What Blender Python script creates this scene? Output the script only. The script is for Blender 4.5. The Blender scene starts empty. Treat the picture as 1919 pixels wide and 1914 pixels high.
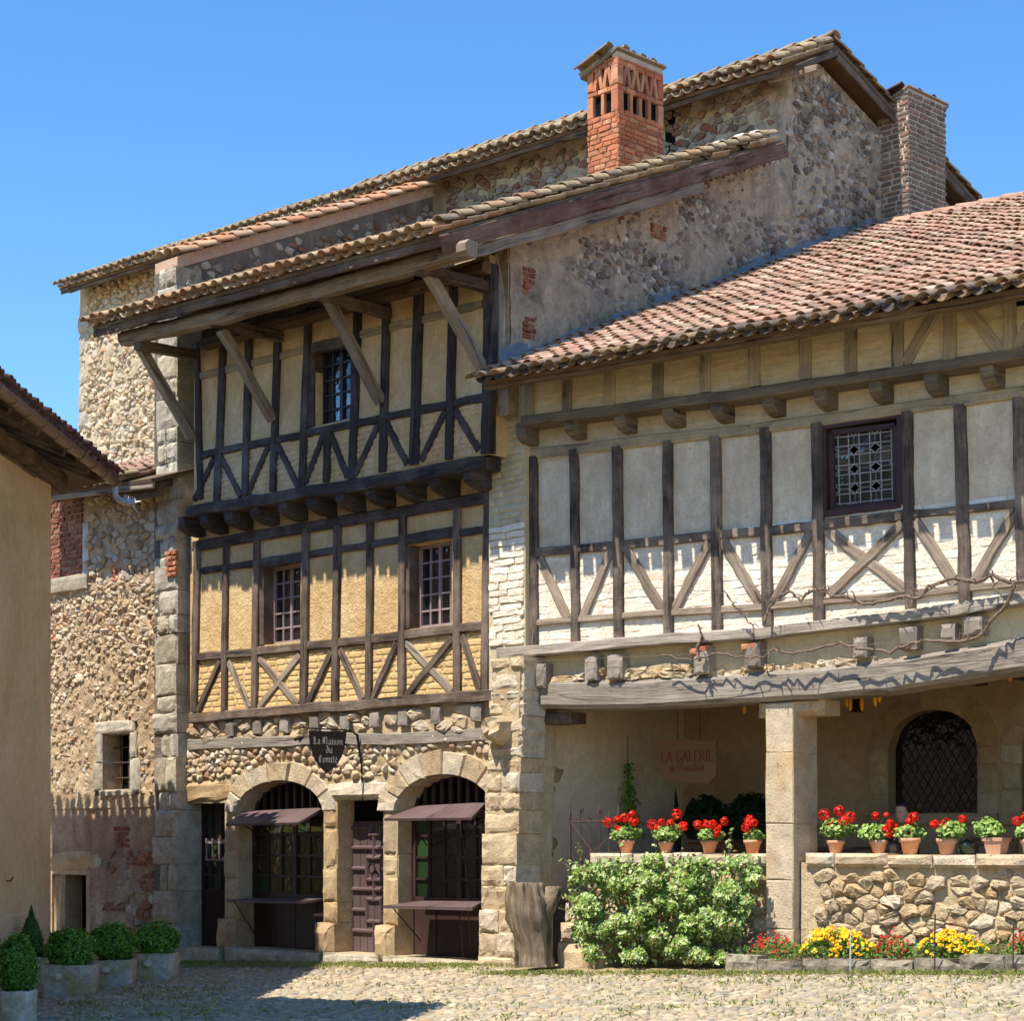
import bpy, math, random
import numpy as np
from mathutils import Vector, Matrix
rng = random.Random(7)
nrg = np.random.default_rng(7)
SC = bpy.context.scene
COL = SC.collection
# ------------------------------------------------------------------ camera
F, CX, HY, EZ = 3700.0, 960.0, 1580.0, 1.6      # focal length, principal column and horizon row in photograph pixels, eye height
cam = bpy.data.cameras.new('camera')
cam.sensor_fit = 'HORIZONTAL'; cam.sensor_width = 36.0
cam.lens = 36.0 * F / 1919.0
cam.shift_y = (HY - 957.0) / 1919.0
cam.clip_end = 5000
camo = bpy.data.objects.new('camera', cam); COL.objects.link(camo)
camo.location = (0, 0, EZ); camo.rotation_euler = (math.radians(90), 0, 0)
SC.camera = camo
# ------------------------------------------------------------------ light
SUN_EL = math.radians(62.0)
SAX, SAY = -0.78, -0.626                      # horizontal direction towards the sun
w = bpy.data.worlds.new('World'); SC.world = w; w.use_nodes = True
nt = w.node_tree
sky = nt.nodes.new('ShaderNodeTexSky'); sky.sky_type = 'NISHITA'; sky.sun_disc = False
sky.sun_elevation = SUN_EL; sky.sun_rotation = math.atan2(SAX, SAY)
sky.air_density = 1.0; sky.dust_density = 0.0; sky.ozone_density = 3.5; sky.altitude = 300
hs = nt.nodes.new('ShaderNodeHueSaturation'); hs.inputs['Saturation'].default_value = 1.24      # clear summer sky as the photograph renders it
nt.links.new(sky.outputs[0], hs.inputs['Color']); nt.links.new(hs.outputs[0], nt.nodes['Background'].inputs[0])
nt.nodes['Background'].inputs[1].default_value = 0.132
sl = bpy.data.lights.new('sun', 'SUN'); sl.energy = 4.4; sl.angle = math.radians(0.5); sl.color = (1.0, 0.93, 0.80)
so = bpy.data.objects.new('sun', sl); COL.objects.link(so)
to_sun = Vector((SAX * math.cos(SUN_EL), SAY * math.cos(SUN_EL), math.sin(SUN_EL)))
so.rotation_euler = to_sun.to_track_quat('Z', 'Y').to_euler(); so.location = (-20, -20, 40)
SC.view_settings.view_transform = 'Standard'; SC.view_settings.look = 'None'
SC.view_settings.exposure = 0.88; SC.view_settings.gamma = 1.0; SC.view_settings.use_curve_mapping = False

# ------------------------------------------------------------------ geometry helpers
class Pl:
    """vertical plane: a along u, z up, d outwards along n"""
    def __init__(s, o, u):
        s.o = np.array(o, float); u = np.array(u, float); s.u = u / np.linalg.norm(u)
        s.n = np.array((s.u[1], -s.u[0]))
    def pt(s, a, z, d=0.0):
        p = s.o + s.u * a + s.n * d
        return Vector((p[0], p[1], z))
    def ab(s, px, py, d=0.0):
        r = np.array(((px - CX) / F, 1.0)); b = s.o + s.n * d
        A = np.array([[s.u[0], -r[0]], [s.u[1], -r[1]]])
        a, Y = np.linalg.solve(A, -b)
        return a, EZ + (HY - py) / F * Y
    def at(s, px, py, d=0.0):
        a, z = s.ab(px, py, d); return s.pt(a, z, d)
    def ad(s, p):
        q = np.array((p[0], p[1])) - s.o; return q @ s.u, q @ s.n
def ray_hit(px, py, p0, nrm):
    r = Vector(((px - CX) / F, 1.0, (HY - py) / F)); e = Vector((0, 0, EZ))
    return e + r * ((p0 - e).dot(nrm) / r.dot(nrm))
def gz(x, y=0): return 0.055 * max(-9.0, min(9.0, x))
def G(px, py, dz=0.0):
    rx, rz = (px - CX) / F, (HY - py) / F
    Y = (EZ - dz) / (0.055 * rx - rz)
    x = rx * Y
    return Vector((x, Y, gz(x) + dz))
def proj(p):
    return CX + F * p[0] / p[1], HY - F * (p[2] - EZ) / p[1]
U1 = (0.7033, -0.7109)
H1 = Pl((-0.322, 26.5), U1)                       # facade of the tall house
U2 = (0.7654, -0.6436)
H2 = Pl((-0.14, 26.4), U2)                        # facade of the gallery house
S1 = Pl((0.176, 26.0), (0.7109, 0.7033))          # right flank of the tall house
PB = Pl((S1.o + S1.u * 5.6), U1)                  # front of the stone building behind

ORG = {}
def thing(name, label, cat, loc, group=None):
    o = bpy.data.objects.new(name, None); COL.objects.link(o)
    o.location = loc; o['label'] = label; o['category'] = cat; o.empty_display_size = 0.3
    if group: o['group'] = group
    ORG[o] = Vector(loc)
    return o
def tag(o, label, cat, group=None):
    o['label'] = label; o['category'] = cat
    if group: o['group'] = group
    return o
class MB:
    def __init__(s): s.v = []; s.f = []; s.uv = []; s.rnd = []; s.mi = []
    def add(s, vs, fs, uvs=None, rnd=0.0, mi=0):
        b = len(s.v); s.v += [tuple(v) for v in vs]
        for i, f in enumerate(fs):
            s.f.append(tuple(b + k for k in f)); s.rnd.append(rnd); s.mi.append(mi)
            s.uv.append(uvs[i] if uvs else None)
        return s
    def box(s, p, ux, uy, uz, rnd=0.0):
        """box with corner p and edge vectors"""
        p, ux, uy, uz = Vector(p), Vector(ux), Vector(uy), Vector(uz)
        vs = [p + ux * i + uy * j + uz * k for k in (0, 1) for j in (0, 1) for i in (0, 1)]
        fs = [(0, 2, 3, 1), (4, 5, 7, 6), (0, 1, 5, 4), (2, 6, 7, 3), (0, 4, 6, 2), (1, 3, 7, 5)]
        if ux.cross(uy).dot(uz) < 0: fs = [f[::-1] for f in fs]
        return s.add(vs, fs, None, rnd)
    def tube(s, pts, r, n=8, rnd=0.0, cap=True):
        pts = [Vector(p) for p in pts]; rr = r if hasattr(r, '__len__') else [r] * len(pts)
        vs = []; up = None
        for i, p in enumerate(pts):
            t = (pts[min(i + 1, len(pts) - 1)] - pts[max(i - 1, 0)]).normalized()
            if up is None: up = Vector((0, 0, 1)) if abs(t.z) < 0.9 else Vector((1, 0, 0))
            sx = t.cross(up).normalized(); up = sx.cross(t).normalized()
            for k in range(n):
                an = 2 * math.pi * k / n
                vs.append(p + (sx * math.cos(an) + up * math.sin(an)) * rr[i])
        fs = []
        for i in range(len(pts) - 1):
            for k in range(n):
                fs.append((i * n + k, i * n + (k + 1) % n, (i + 1) * n + (k + 1) % n, (i + 1) * n + k))
        if cap: fs += [tuple(range(n))[::-1], tuple((len(pts) - 1) * n + k for k in range(n))]
        return s.add(vs, fs, None, rnd)
    def lathe(s, c, prof, n=14, rnd=0.0, jit=0.0):
        c = Vector(c); vs = []
        for r, z in prof:
            for k in range(n):
                an = 2 * math.pi * k / n; q = r * (1 + rng.uniform(-jit, jit))
                vs.append(c + Vector((q * math.cos(an), q * math.sin(an), z)))
        fs = []
        for i in range(len(prof) - 1):
            for k in range(n):
                fs.append((i * n + k, i * n + (k + 1) % n, (i + 1) * n + (k + 1) % n, (i + 1) * n + k))
        fs += [tuple(range(n))[::-1], tuple((len(prof) - 1) * n + k for k in range(n))]
        return s.add(vs, fs, None, rnd)
    def build(s, name, mat, parent=None, smooth=False, kind=None, center=False):
        O = ORG[parent] if parent else Vector((0, 0, 0))
        V = np.array(s.v, float)
        C = V.mean(0) if center else np.array(O)
        me = bpy.data.meshes.new(name)
        me.from_pydata((V - C).tolist(), [], s.f)
        for m in (mat if isinstance(mat, (list, tuple)) else [mat]): me.materials.append(m)
        nf = len(s.f)
        if any(s.mi): me.polygons.foreach_set('material_index', s.mi)
        if smooth: me.polygons.foreach_set('use_smooth', [True] * nf)
        if any(s.rnd):
            at = me.attributes.new('rnd', 'FLOAT', 'FACE'); at.data.foreach_set('value', s.rnd)
        if any(u is not None for u in s.uv):
            ul = me.uv_layers.new(name='UVMap'); fl = []
            for f, u in zip(s.f, s.uv):
                fl += [c for q in (u if u is not None else [(0, 0)] * len(f)) for c in q]
            ul.data.foreach_set('uv', fl)
        o = bpy.data.objects.new(name, me); COL.objects.link(o)
        if parent: o.parent = parent
        o.location = Vector(C) - O if center or parent else Vector((0, 0, 0))
        if parent is None and not center: o.location = (0, 0, 0)
        ORG[o] = Vector(C)
        if kind: o['kind'] = kind
        return o
def shared(name, me, M, parent):
    o = bpy.data.objects.new(name, me); COL.objects.link(o); o.parent = parent
    M2 = M.copy(); M2.translation = M.translation - ORG[parent]
    o.matrix_local = M2
    ORG[o] = Vector(M.translation)
    return o
def score(c, size):
    px, py = proj(c)
    k = size / max(c[1], 1)
    if not (-15 < px < 1935 and -15 < py < 1930): k *= 0.02
    return k
def pieces(parent, name, plural, items, mat, limit=300, smooth=True):
    """items: (verts Nx3, faces[, material]) in world space; the largest in view become objects, the rest one stuff part"""
    sc_ = []
    for it in items:
        V = np.asarray(it[0]); sc_.append((score(V.mean(0), np.ptp(V, axis=0).max()), it))
    sc_.sort(key=lambda t: -t[0])
    for k, it in sc_[:limit]:
        MB().add(it[0], it[1]).build(name, it[2] if len(it) > 2 else mat, parent, smooth, center=True)
    rest = sc_[limit:]
    if rest:
        m = MB()
        for k, it in rest: m.add(it[0], it[1], None, rng.random() * 0.99 + 0.005)
        m.build(plural, mat, parent, smooth, kind='stuff')
# ---- stones
def clip(poly, px, py, nx, ny):
    out = []; n = len(poly)
    ds = [(x - px) * nx + (y - py) * ny for x, y in poly]
    for i in range(n):
        a, b = poly[i], poly[(i + 1) % n]; da, db = ds[i], ds[(i + 1) % n]
        if da <= 0: out.append(a)
        if (da < 0 < db) or (db < 0 < da):
            t = da / (da - db); out.append((a[0] + (b[0] - a[0]) * t, a[1] + (b[1] - a[1]) * t))
    return out
def voronoi(x0, x1, y0, y1, sx, sy, jit=0.42, mask=None, drop=0.0, R=None, kill=0.14):
    R = R or rng
    nx, ny = int((x1 - x0) / sx) + 3, int((y1 - y0) / sy) + 3
    P = {}
    for j in range(-1, ny):
        for i in range(-1, nx):
            if R.random() < kill: continue
            P[i, j] = (i + (0.5 if j % 2 else 0) + R.uniform(-jit, jit), j + R.uniform(-jit, jit))
    out = []
    for (i, j), (cx, cy) in P.items():
        wx, wy = x0 + cx * sx, y0 + cy * sy
        if not (x0 <= wx <= x1 and y0 <= wy <= y1): continue
        if mask and not mask(wx, wy): continue
        if drop and R.random() < drop: continue
        poly = [(cx - 1.3, cy - 1.3), (cx + 1.3, cy - 1.3), (cx + 1.3, cy + 1.3), (cx - 1.3, cy + 1.3)]
        for dj in (-2, -1, 0, 1, 2):
            for di in (-2, -1, 0, 1, 2):
                q = P.get((i + di, j + dj))
                if q is None or (di == 0 and dj == 0): continue
                mx, my = (q[0] + cx) / 2, (q[1] + cy) / 2
                poly = clip(poly, mx, my, q[0] - cx, q[1] - cy)
                if len(poly) < 3: break
            if len(poly) < 3: break
        if len(poly) >= 3: out.append([(x0 + a * sx, y0 + b * sy) for a, b in poly])
    return out
def rounded(poly, shrink=0.9, q=0.25, it=1, jit=0.0):
    c = np.mean(poly, 0); p = [c + (np.array(v) - c) * shrink for v in poly]
    for _ in range(it):
        r = []
        for k in range(len(p)):
            a, b = p[k], p[(k + 1) % len(p)]
            if np.linalg.norm(b - a) < 1e-4: continue
            r.append(a + (b - a) * q); r.append(b + (a - b) * q)
        p = r
    if jit: p = [c + (v - c) * (1 + rng.uniform(-jit, jit)) for v in p]
    return p
def stone(fr, poly, d0, h, dome=True, mid=0.84, tilt=0.15, rough=.08):
    """poly in (a, z) of frame fr -> domed or flat-faced stone; fr(a, z, d) gives a point"""
    n = len(poly); c = np.mean(poly, 0)
    r = max(np.ptp([p[0] for p in poly]), np.ptp([p[1] for p in poly])) / 2 + 1e-6
    tx, ty = rng.uniform(-tilt, tilt), rng.uniform(-tilt, tilt)
    def dd(p, k): return d0 + h * k * (1 + tx * (p[0] - c[0]) / r + ty * (p[1] - c[1]) / r)
    vs = [fr(p[0], p[1], d0 - 0.03) for p in poly]
    if dome:
        vs += [fr(*(c + (p - c) * mid * rng.uniform(.97, 1.03)), dd(p, 0.74 + rng.uniform(-rough, rough))) for p in poly]
        vs += [fr(*(c + (p - c) * mid * rng.uniform(.55, .7)), dd(p, 0.97 + rng.uniform(-rough, rough))) for p in poly]
        k0 = 2
    else:
        vs += [fr(*(c + (p - c) * 0.985), dd(p, 0.55)) for p in poly]
        vs += [fr(*(c + (p - c) * mid), dd(p, 1 + rng.uniform(-.25, .2))) for p in poly]
        k0 = 2
    fs = []
    for ring in range(k0):
        for k in range(n):
            fs.append((ring * n + k, ring * n + (k + 1) % n, (ring + 1) * n + (k + 1) % n, (ring + 1) * n + k))
    vs.append(fr(c[0], c[1], dd(c, 1.0))); m = len(vs) - 1
    for k in range(n): fs.append((k0 * n + k, k0 * n + (k + 1) % n, m))
    return [tuple(v) for v in vs], fs
def inside(poly):
    P = [tuple(p) for p in poly]
    def f(x, y):
        r = False; j = len(P) - 1
        for i in range(len(P)):
            if (P[i][1] > y) != (P[j][1] > y) and x < (P[j][0] - P[i][0]) * (y - P[i][1]) / (P[j][1] - P[i][1]) + P[i][0]: r = not r
            j = i
        return r
    return f
def rubble(pl, pxpoly, d, sx, sz, h, shrink=0.9, drop=0.0, jit=0.42, mask=None, it=1, kill=.2, q=.15, mid=.92, rough=.2):
    """stones over the part of a wall outlined in photograph pixels"""
    az = [pl.ab(x, y, d) for x, y in pxpoly]; ins = inside(az)
    m = (lambda x, y: ins(x, y) and mask(x, y)) if mask else ins
    a0, a1 = min(p[0] for p in az), max(p[0] for p in az); z0, z1 = min(p[1] for p in az), max(p[1] for p in az)
    out = []
    for poly in voronoi(a0, a1, z0, z1, sx, sz, jit, m, drop, None, kill):
        hh = h * rng.uniform(0.45, 1.3)
        out.append(stone(pl.pt, rounded(poly, shrink * rng.uniform(0.84, 1.04), q, it, 0.10), d, hh, True, mid, .4, rough))
    return out
def courses(pl, a0, a1, z0, z1, bw, bh, d, h, gap=0.9, slope=0.0, mask=None, dome=False, wob=0.004):
    out = []; z = z0; r = 0
    while z < z1:
        hh = bh * rng.uniform(0.85, 1.15); a = a0 - rng.random() * bw
        while a < a1:
            ww = bw * rng.uniform(0.65, 1.3); x0, x1 = max(a, a0), min(a + ww, a1)
            if x1 - x0 > bw * 0.2:
                zz = z + slope * ((x0 + x1) / 2 - a0)
                if not mask or mask((x0 + x1) / 2, zz + hh / 2):
                    g = hh * (1 - gap) / 2; s = slope
                    e0, e1 = rng.uniform(-wob, wob), rng.uniform(-wob, wob)
                    q = [(x0 + g, zz + g - s * ww / 2 + e0), ((x0 + x1) / 2, zz + g + rng.uniform(-wob, wob) * .6), (x1 - g, zz + g + s * ww / 2 + e1),
                         (x1 - g, zz + hh - g + s * ww / 2 + e1), ((x0 + x1) / 2, zz + hh - g + rng.uniform(-wob, wob) * .6), (x0 + g, zz + hh - g - s * ww / 2 + e0)]
                    q = [np.array(p) for p in rounded(q, 1.0, 0.14, 1)]
                    out.append(stone(pl.pt, q, d, h * rng.uniform(0.6, 1.2), dome, 0.9 if not dome else .84, 0.1))
            a += ww
        z += hh; r += 1
    return out
# ---- timber
def timber(parent, name, p0, p1, w_, dep, out, mat, n=7, wob=0.010, ch=0.014, center=True, bow=0.0, pts=None):
    """squared beam whose front face runs through p0-p1 (or pts), 'out' is the outward normal"""
    P = [Vector(p) for p in pts] if pts else None
    p0, p1 = (P[0], P[-1]) if P else (Vector(p0), Vector(p1))
    t = (p1 - p0); L = t.length; t.normalize(); out = Vector(out)
    out = (out - t * out.dot(t)).normalized(); s = t.cross(out).normalized()
    cs = [(-.5, -dep), (-.5, -ch), (-.5 + ch / w_, 0), (.5 - ch / w_, 0), (.5, -ch), (.5, -dep)]
    per = [0, dep, dep + ch, dep + w_ - ch, dep + w_, 2 * dep + w_, 2 * dep + 2 * w_]
    uo = rng.random() * 50; m = MB(); vs = []
    for i in range(n + 1):
        k = i / n
        if P:
            q = k * (len(P) - 1); j = min(int(q), len(P) - 2); base = P[j].lerp(P[j + 1], q - j)
        else: base = p0.lerp(p1, k)
        base = base + s * (bow * math.sin(math.pi * k) + rng.uniform(-wob, wob) * .5) + out * rng.uniform(-wob, wob) * .4
        ww = w_ * (1 + rng.uniform(-wob, wob) * 3)
        for c in cs:
            vs.append(base + s * (c[0] * ww + rng.uniform(-wob, wob) * .45) + out * (c[1] + (rng.uniform(-wob, wob) * .3 if c[1] > -dep else 0)))
    fs, uvs = [], []
    for i in range(n):
        for k in range(6):
            k2 = (k + 1) % 6
            fs.append((i * 6 + k, (i + 1) * 6 + k, (i + 1) * 6 + k2, i * 6 + k2))
            a, b = uo + L * i / n, uo + L * (i + 1) / n; c, d = per[k] + uo, per[k + 1] + uo
            uvs.append([(a, c), (b, c), (b, d), (a, d)])
    fs += [tuple(range(6)), tuple(n * 6 + k for k in range(6))[::-1]]
    uvs += [[(uo + x * 0.1, uo + y) for x, y in cs], [(uo + x * .1, uo + y) for x, y in cs][::-1]]
    fs = [f[::-1] for f in fs]; uvs = [u[::-1] for u in uvs]
    m.add(vs, fs, uvs)
    return m.build(name, mat, parent, False, center=center)
def prism(parent, name, pl, poly, d0, d1, mat, center=True, smooth=False):
    """polygon (a, z), counter-clockwise seen from outside, from depth d0 (back) to d1 (front)"""
    n = len(poly); vs = [pl.pt(a, z, d1) for a, z in poly] + [pl.pt(a, z, d0) for a, z in poly]
    fs = [tuple(range(n)), tuple(range(n, 2 * n))[::-1]] + [(k, n + k, n + (k + 1) % n, (k + 1) % n) for k in range(n)]
    return MB().add(vs, fs).build(name, mat, parent, smooth, center=center)
def wall(parent, name, pl, a0, a1, z0, z1, holes, d, dep, mat, top=None, backmat=None):
    """wall face with rectangular or arched holes (a0, a1, z0, zs, zc): straight to zs, arch crown at zc"""
    cuts = {a0, a1}
    for h in holes:
        cuts |= {h[0], h[1]}
        if h[4] > h[3]:
            for k in range(1, 14): cuts.add(h[0] + (h[1] - h[0]) * k / 14)
    cuts = sorted(c for c in cuts if a0 <= c <= a1)
    T = top or (lambda a: z1); m = MB()
    def arch(h, a):
        t = (a - (h[0] + h[1]) / 2) / ((h[1] - h[0]) / 2)
        return h[3] + (h[4] - h[3]) * math.sqrt(max(0, 1 - t * t)) if h[4] > h[3] else h[3]
    for x, y in zip(cuts, cuts[1:]):
        mid = (x + y) / 2; spans = [(lambda a: z0, T)]
        hs = sorted([h for h in holes if h[0] - 1e-6 <= mid <= h[1] + 1e-6], key=lambda h: h[2])
        segs = []; lo = lambda a: z0
        for h in hs:
            segs.append((lo, (lambda a, h=h: h[2]))); lo = (lambda a, h=h: arch(h, a))
            # reveals: soffit and sill
            m.add([pl.pt(x, arch(h, x), d), pl.pt(y, arch(h, y), d), pl.pt(y, arch(h, y), d - dep), pl.pt(x, arch(h, x), d - dep)], [(0, 1, 2, 3)])
            m.add([pl.pt(x, h[2], d), pl.pt(y, h[2], d), pl.pt(y, h[2], d - dep), pl.pt(x, h[2], d - dep)], [(3, 2, 1, 0)])
        segs.append((lo, T))
        for l, t in segs:
            if t(mid) - l(mid) > 1e-4:
                m.add([pl.pt(x, l(x), d), pl.pt(y, l(y), d), pl.pt(y, t(y), d), pl.pt(x, t(x), d)], [(0, 1, 2, 3)])
        m.add([pl.pt(x, T(x), d), pl.pt(y, T(y), d), pl.pt(y, T(y), d - dep), pl.pt(x, T(x), d - dep)], [(0, 1, 2, 3)])
    for h in holes:
        for a, sgn in ((h[0], 1), (h[1], -1)):
            f = (0, 1, 2, 3) if sgn > 0 else (3, 2, 1, 0)
            m.add([pl.pt(a, h[2], d), pl.pt(a, h[2], d - dep), pl.pt(a, h[3], d - dep), pl.pt(a, h[3], d)], [f[::-1]])
    for a, sgn in ((a0, -1), (a1, 1)):
        f = (0, 1, 2, 3) if sgn > 0 else (3, 2, 1, 0)
        m.add([pl.pt(a, z0, d), pl.pt(a, z0, d - dep), pl.pt(a, T(a), d - dep), pl.pt(a, T(a), d)], [f])
    # closed back
    m.add([pl.pt(a0, z0, d - dep), pl.pt(a1, z0, d - dep), pl.pt(a1, T(a1), d - dep), pl.pt(a0, T(a0), d - dep)], [(3, 2, 1, 0)])
    return m.build(name, mat, parent)
# ---- leaves
def leaf_mesh(name, pts, nrm, size, mat, parent, var=0.4, smooth=False, asp=0.62, fold=0.25):
    n = len(pts); pts = np.asarray(pts); nrm = np.asarray(nrm)
    nrm = nrm / np.maximum(1e-6, np.linalg.norm(nrm, axis=1))[:, None]
    t = nrg.normal(size=(n, 3)); t[:, 2] -= 0.25; t -= nrm * (t * nrm).sum(1)[:, None]; t /= np.maximum(1e-6, np.linalg.norm(t, axis=1))[:, None]
    b = np.cross(nrm, t); s = (size * nrg.uniform(1 - var, 1 + var, n))[:, None]
    A = pts - t * s * .5; C = pts + t * s * .5
    L = pts + b * s * asp * .5 + nrm * s * fold * .3; R = pts - b * s * asp * .5 + nrm * s * fold * .3
    V = np.stack([A, R, C, L], 1).reshape(-1, 3)
    O = np.array(ORG[parent]) if parent else np.zeros(3)
    me = bpy.data.meshes.new(name)
    base = np.arange(n)[:, None] * 4
    Fc = np.concatenate([base + np.array([[0, 1, 2]]), base + np.array([[0, 2, 3]])], 1).reshape(-1, 3)
    me.vertices.add(4 * n); me.vertices.foreach_set('co', (V - O).astype(np.float32).ravel())
    me.loops.add(6 * n); me.loops.foreach_set('vertex_index', Fc.ravel().astype(np.int32))
    me.polygons.add(2 * n); me.polygons.foreach_set('loop_start', (np.arange(2 * n) * 3).astype(np.int32))
    me.update(); me.validate()
    at = me.attributes.new('rnd', 'FLOAT', 'FACE'); at.data.foreach_set('value', np.repeat(nrg.random(n) * .98 + .01, 2).astype(np.float32))
    me.materials.append(mat)
    o = bpy.data.objects.new(name, me); COL.objects.link(o)
    if parent: o.parent = parent
    ORG[o] = Vector(O)
    return o
# ------------------------------------------------------------------ materials
def S(r, g, b):
    f = lambda c: (c / 255 / 12.92) if c / 255 <= 0.04045 else ((c / 255 + 0.055) / 1.055) ** 2.4
    return (f(r), f(g), f(b), 1.0)
class NB:
    def __init__(s, name):
        s.m = bpy.data.materials.new(name); s.m.use_nodes = True; s.t = s.m.node_tree; s.b = s.t.nodes['Principled BSDF']
        s.pos = s.n('ShaderNodeNewGeometry').outputs['Position']
    def n(s, ty, **k):
        x = s.t.nodes.new(ty)
        for a, b in k.items(): setattr(x, a, b)
        return x
    def l(s, a, b): s.t.links.new(a, b)
    def inp(s, node, key, v):
        if hasattr(v, 'is_output') or isinstance(v, bpy.types.NodeSocket): s.l(v, node.inputs[key])
        else: node.inputs[key].default_value = v
    def noise(s, scale, detail=5, rough=.6, vec=None, stretch=None, dist=0.0):
        x = s.n('ShaderNodeTexNoise'); x.inputs['Scale'].default_value = scale; x.inputs['Detail'].default_value = detail; x.inputs['Roughness'].default_value = rough
        x.inputs['Distortion'].default_value = dist
        v = vec or s.pos
        if stretch:
            mp = s.n('ShaderNodeVectorMath', operation='MULTIPLY'); s.l(v, mp.inputs[0]); mp.inputs[1].default_value = stretch; v = mp.outputs[0]
        s.l(v, x.inputs['Vector']); return x.outputs['Fac']
    def vor(s, scale, feat='F1', vec=None, out='Distance'):
        x = s.n('ShaderNodeTexVoronoi', feature=feat); x.inputs['Scale'].default_value = scale; s.l(vec or s.pos, x.inputs['Vector']); return x.outputs[out]
    def ramp(s, fac, stops, interp='LINEAR'):
        x = s.n('ShaderNodeValToRGB'); x.color_ramp.interpolation = interp; e = x.color_ramp.elements
        while len(e) < len(stops): e.new(0.5)
        for i, (p, c) in enumerate(stops):
            e[i].position = p; e[i].color = c if hasattr(c, '__len__') else (c, c, c, 1)
        s.l(fac, x.inputs[0]); return x.outputs[0]
    def math(s, op, a, b=0.0, clamp=False):
        x = s.n('ShaderNodeMath', operation=op, use_clamp=clamp); s.inp(x, 0, a); s.inp(x, 1, b); return x.outputs[0]
    def mix(s, fac, a, b, mode='MIX'):
        x = s.n('ShaderNodeMixRGB', blend_type=mode); s.inp(x, 0, fac); s.inp(x, 1, a); s.inp(x, 2, b); return x.outputs[0]
    def rnd(s):
        at = s.n('ShaderNodeAttribute', attribute_name='rnd'); oi = s.n('ShaderNodeObjectInfo')
        return s.math('FRACT', s.math('ADD', at.outputs['Fac'], oi.outputs['Random']))
    def uv(s): return s.n('ShaderNodeUVMap').outputs[0]
    def bump(s, hs, dist=0.02, strength=1.0, prev=None):
        x = s.n('ShaderNodeBump'); x.inputs['Distance'].default_value = dist; x.inputs['Strength'].default_value = strength; s.l(hs, x.inputs['Height'])
        if prev: s.l(prev, x.inputs['Normal'])
        return x.outputs[0]
    def done(s, col, rough=.85, nrm=None, spec=.3):
        s.inp(s.b, 'Base Color', col); s.inp(s.b, 'Roughness', rough); s.inp(s.b, 'Specular IOR Level', spec)
        if nrm is not None: s.l(nrm, s.b.inputs['Normal'])
        return s.m
def even(cols): return [(i / max(1, len(cols) - 1), c) for i, c in enumerate(cols)]
def m_stone(name, cols, var=.35, scale=7, fine=60, bump=.012, pit=0.0, dirt=None, dirt_s=1.2, dirt_a=.5, rough=.92):
    s = NB(name); c = s.ramp(s.rnd(), even(cols))
    n1 = s.noise(scale, 6, .65); c = s.mix(1.0, c, s.ramp(n1, [(.25, 1 - var), (.75, 1 + var * .45)]), 'MULTIPLY')
    n2 = s.noise(fine, 4, .7); c = s.mix(1.0, c, s.ramp(n2, [(.3, .82), (.7, 1.1)]), 'MULTIPLY')
    if dirt: c = s.mix(s.math('MULTIPLY', s.ramp(s.noise(dirt_s, 5, .65), [(.48, 0.0), (.68, 1.0)]), dirt_a), c, dirt)
    h = s.math('ADD', s.math('MULTIPLY', n1, .6), s.math('MULTIPLY', n2, .35))
    if pit:
        p = s.ramp(s.math('ADD', s.vor(28), s.math('MULTIPLY', s.noise(9, 2), .5)), [(.2, 0.0), (.42, 1.0)])
        c = s.mix(1.0, c, s.mix(pit, (1, 1, 1, 1), s.ramp(p, [(0, .45), (1, 1.0)])), 'MULTIPLY'); h = s.math('ADD', h, s.math('MULTIPLY', p, pit))
    return s.done(c, rough, s.bump(h, bump))
def m_plaster(name, cols, big=1.1, fine=40, bump=.012, scratch=0.0, streak=None, streak_a=.5, spots=None, rough=.95, course=0.0):
    s = NB(name); n1 = s.noise(big, 7, .62, dist=.4); c = s.ramp(n1, [(.28 + .44 * p, k) for p, k in even(cols)])
    n2 = s.noise(fine, 5, .7); n3 = s.noise(8, 4, .6)
    c = s.mix(1.0, c, s.ramp(n2, [(.25, .8), (.75, 1.12)]), 'MULTIPLY'); c = s.mix(1.0, c, s.ramp(n3, [(.3, .88), (.7, 1.08)]), 'MULTIPLY')
    h = s.math('ADD', s.math('MULTIPLY', n2, .5), n3)
    if scratch:
        sc = s.noise(6, 3, .6, stretch=(5, 5, 1.0), dist=1.2); h = s.math('ADD', h, s.math('MULTIPLY', sc, scratch))
    if course:
        cz = s.noise(3, 3, .5, stretch=(.8, .8, 6.5)); h = s.math('ADD', h, s.math('MULTIPLY', cz, course))
        c = s.mix(1.0, c, s.ramp(cz, [(.3, .84), (.7, 1.06)]), 'MULTIPLY')
    if streak is not None:
        st = s.ramp(s.noise(1.6, 6, .65, stretch=(2.2, 2.2, .45)), [(.46, 0.0), (.7, 1.0)])
        c = s.mix(s.math('MULTIPLY', st, streak_a), c, streak)
    if spots is not None:
        sp = s.ramp(s.noise(14, 3, .7), [(.66, 0.0), (.72, 1.0)]); c = s.mix(s.math('MULTIPLY', sp, .8), c, spots)
    return s.done(c, rough, s.bump(h, bump))
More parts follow.
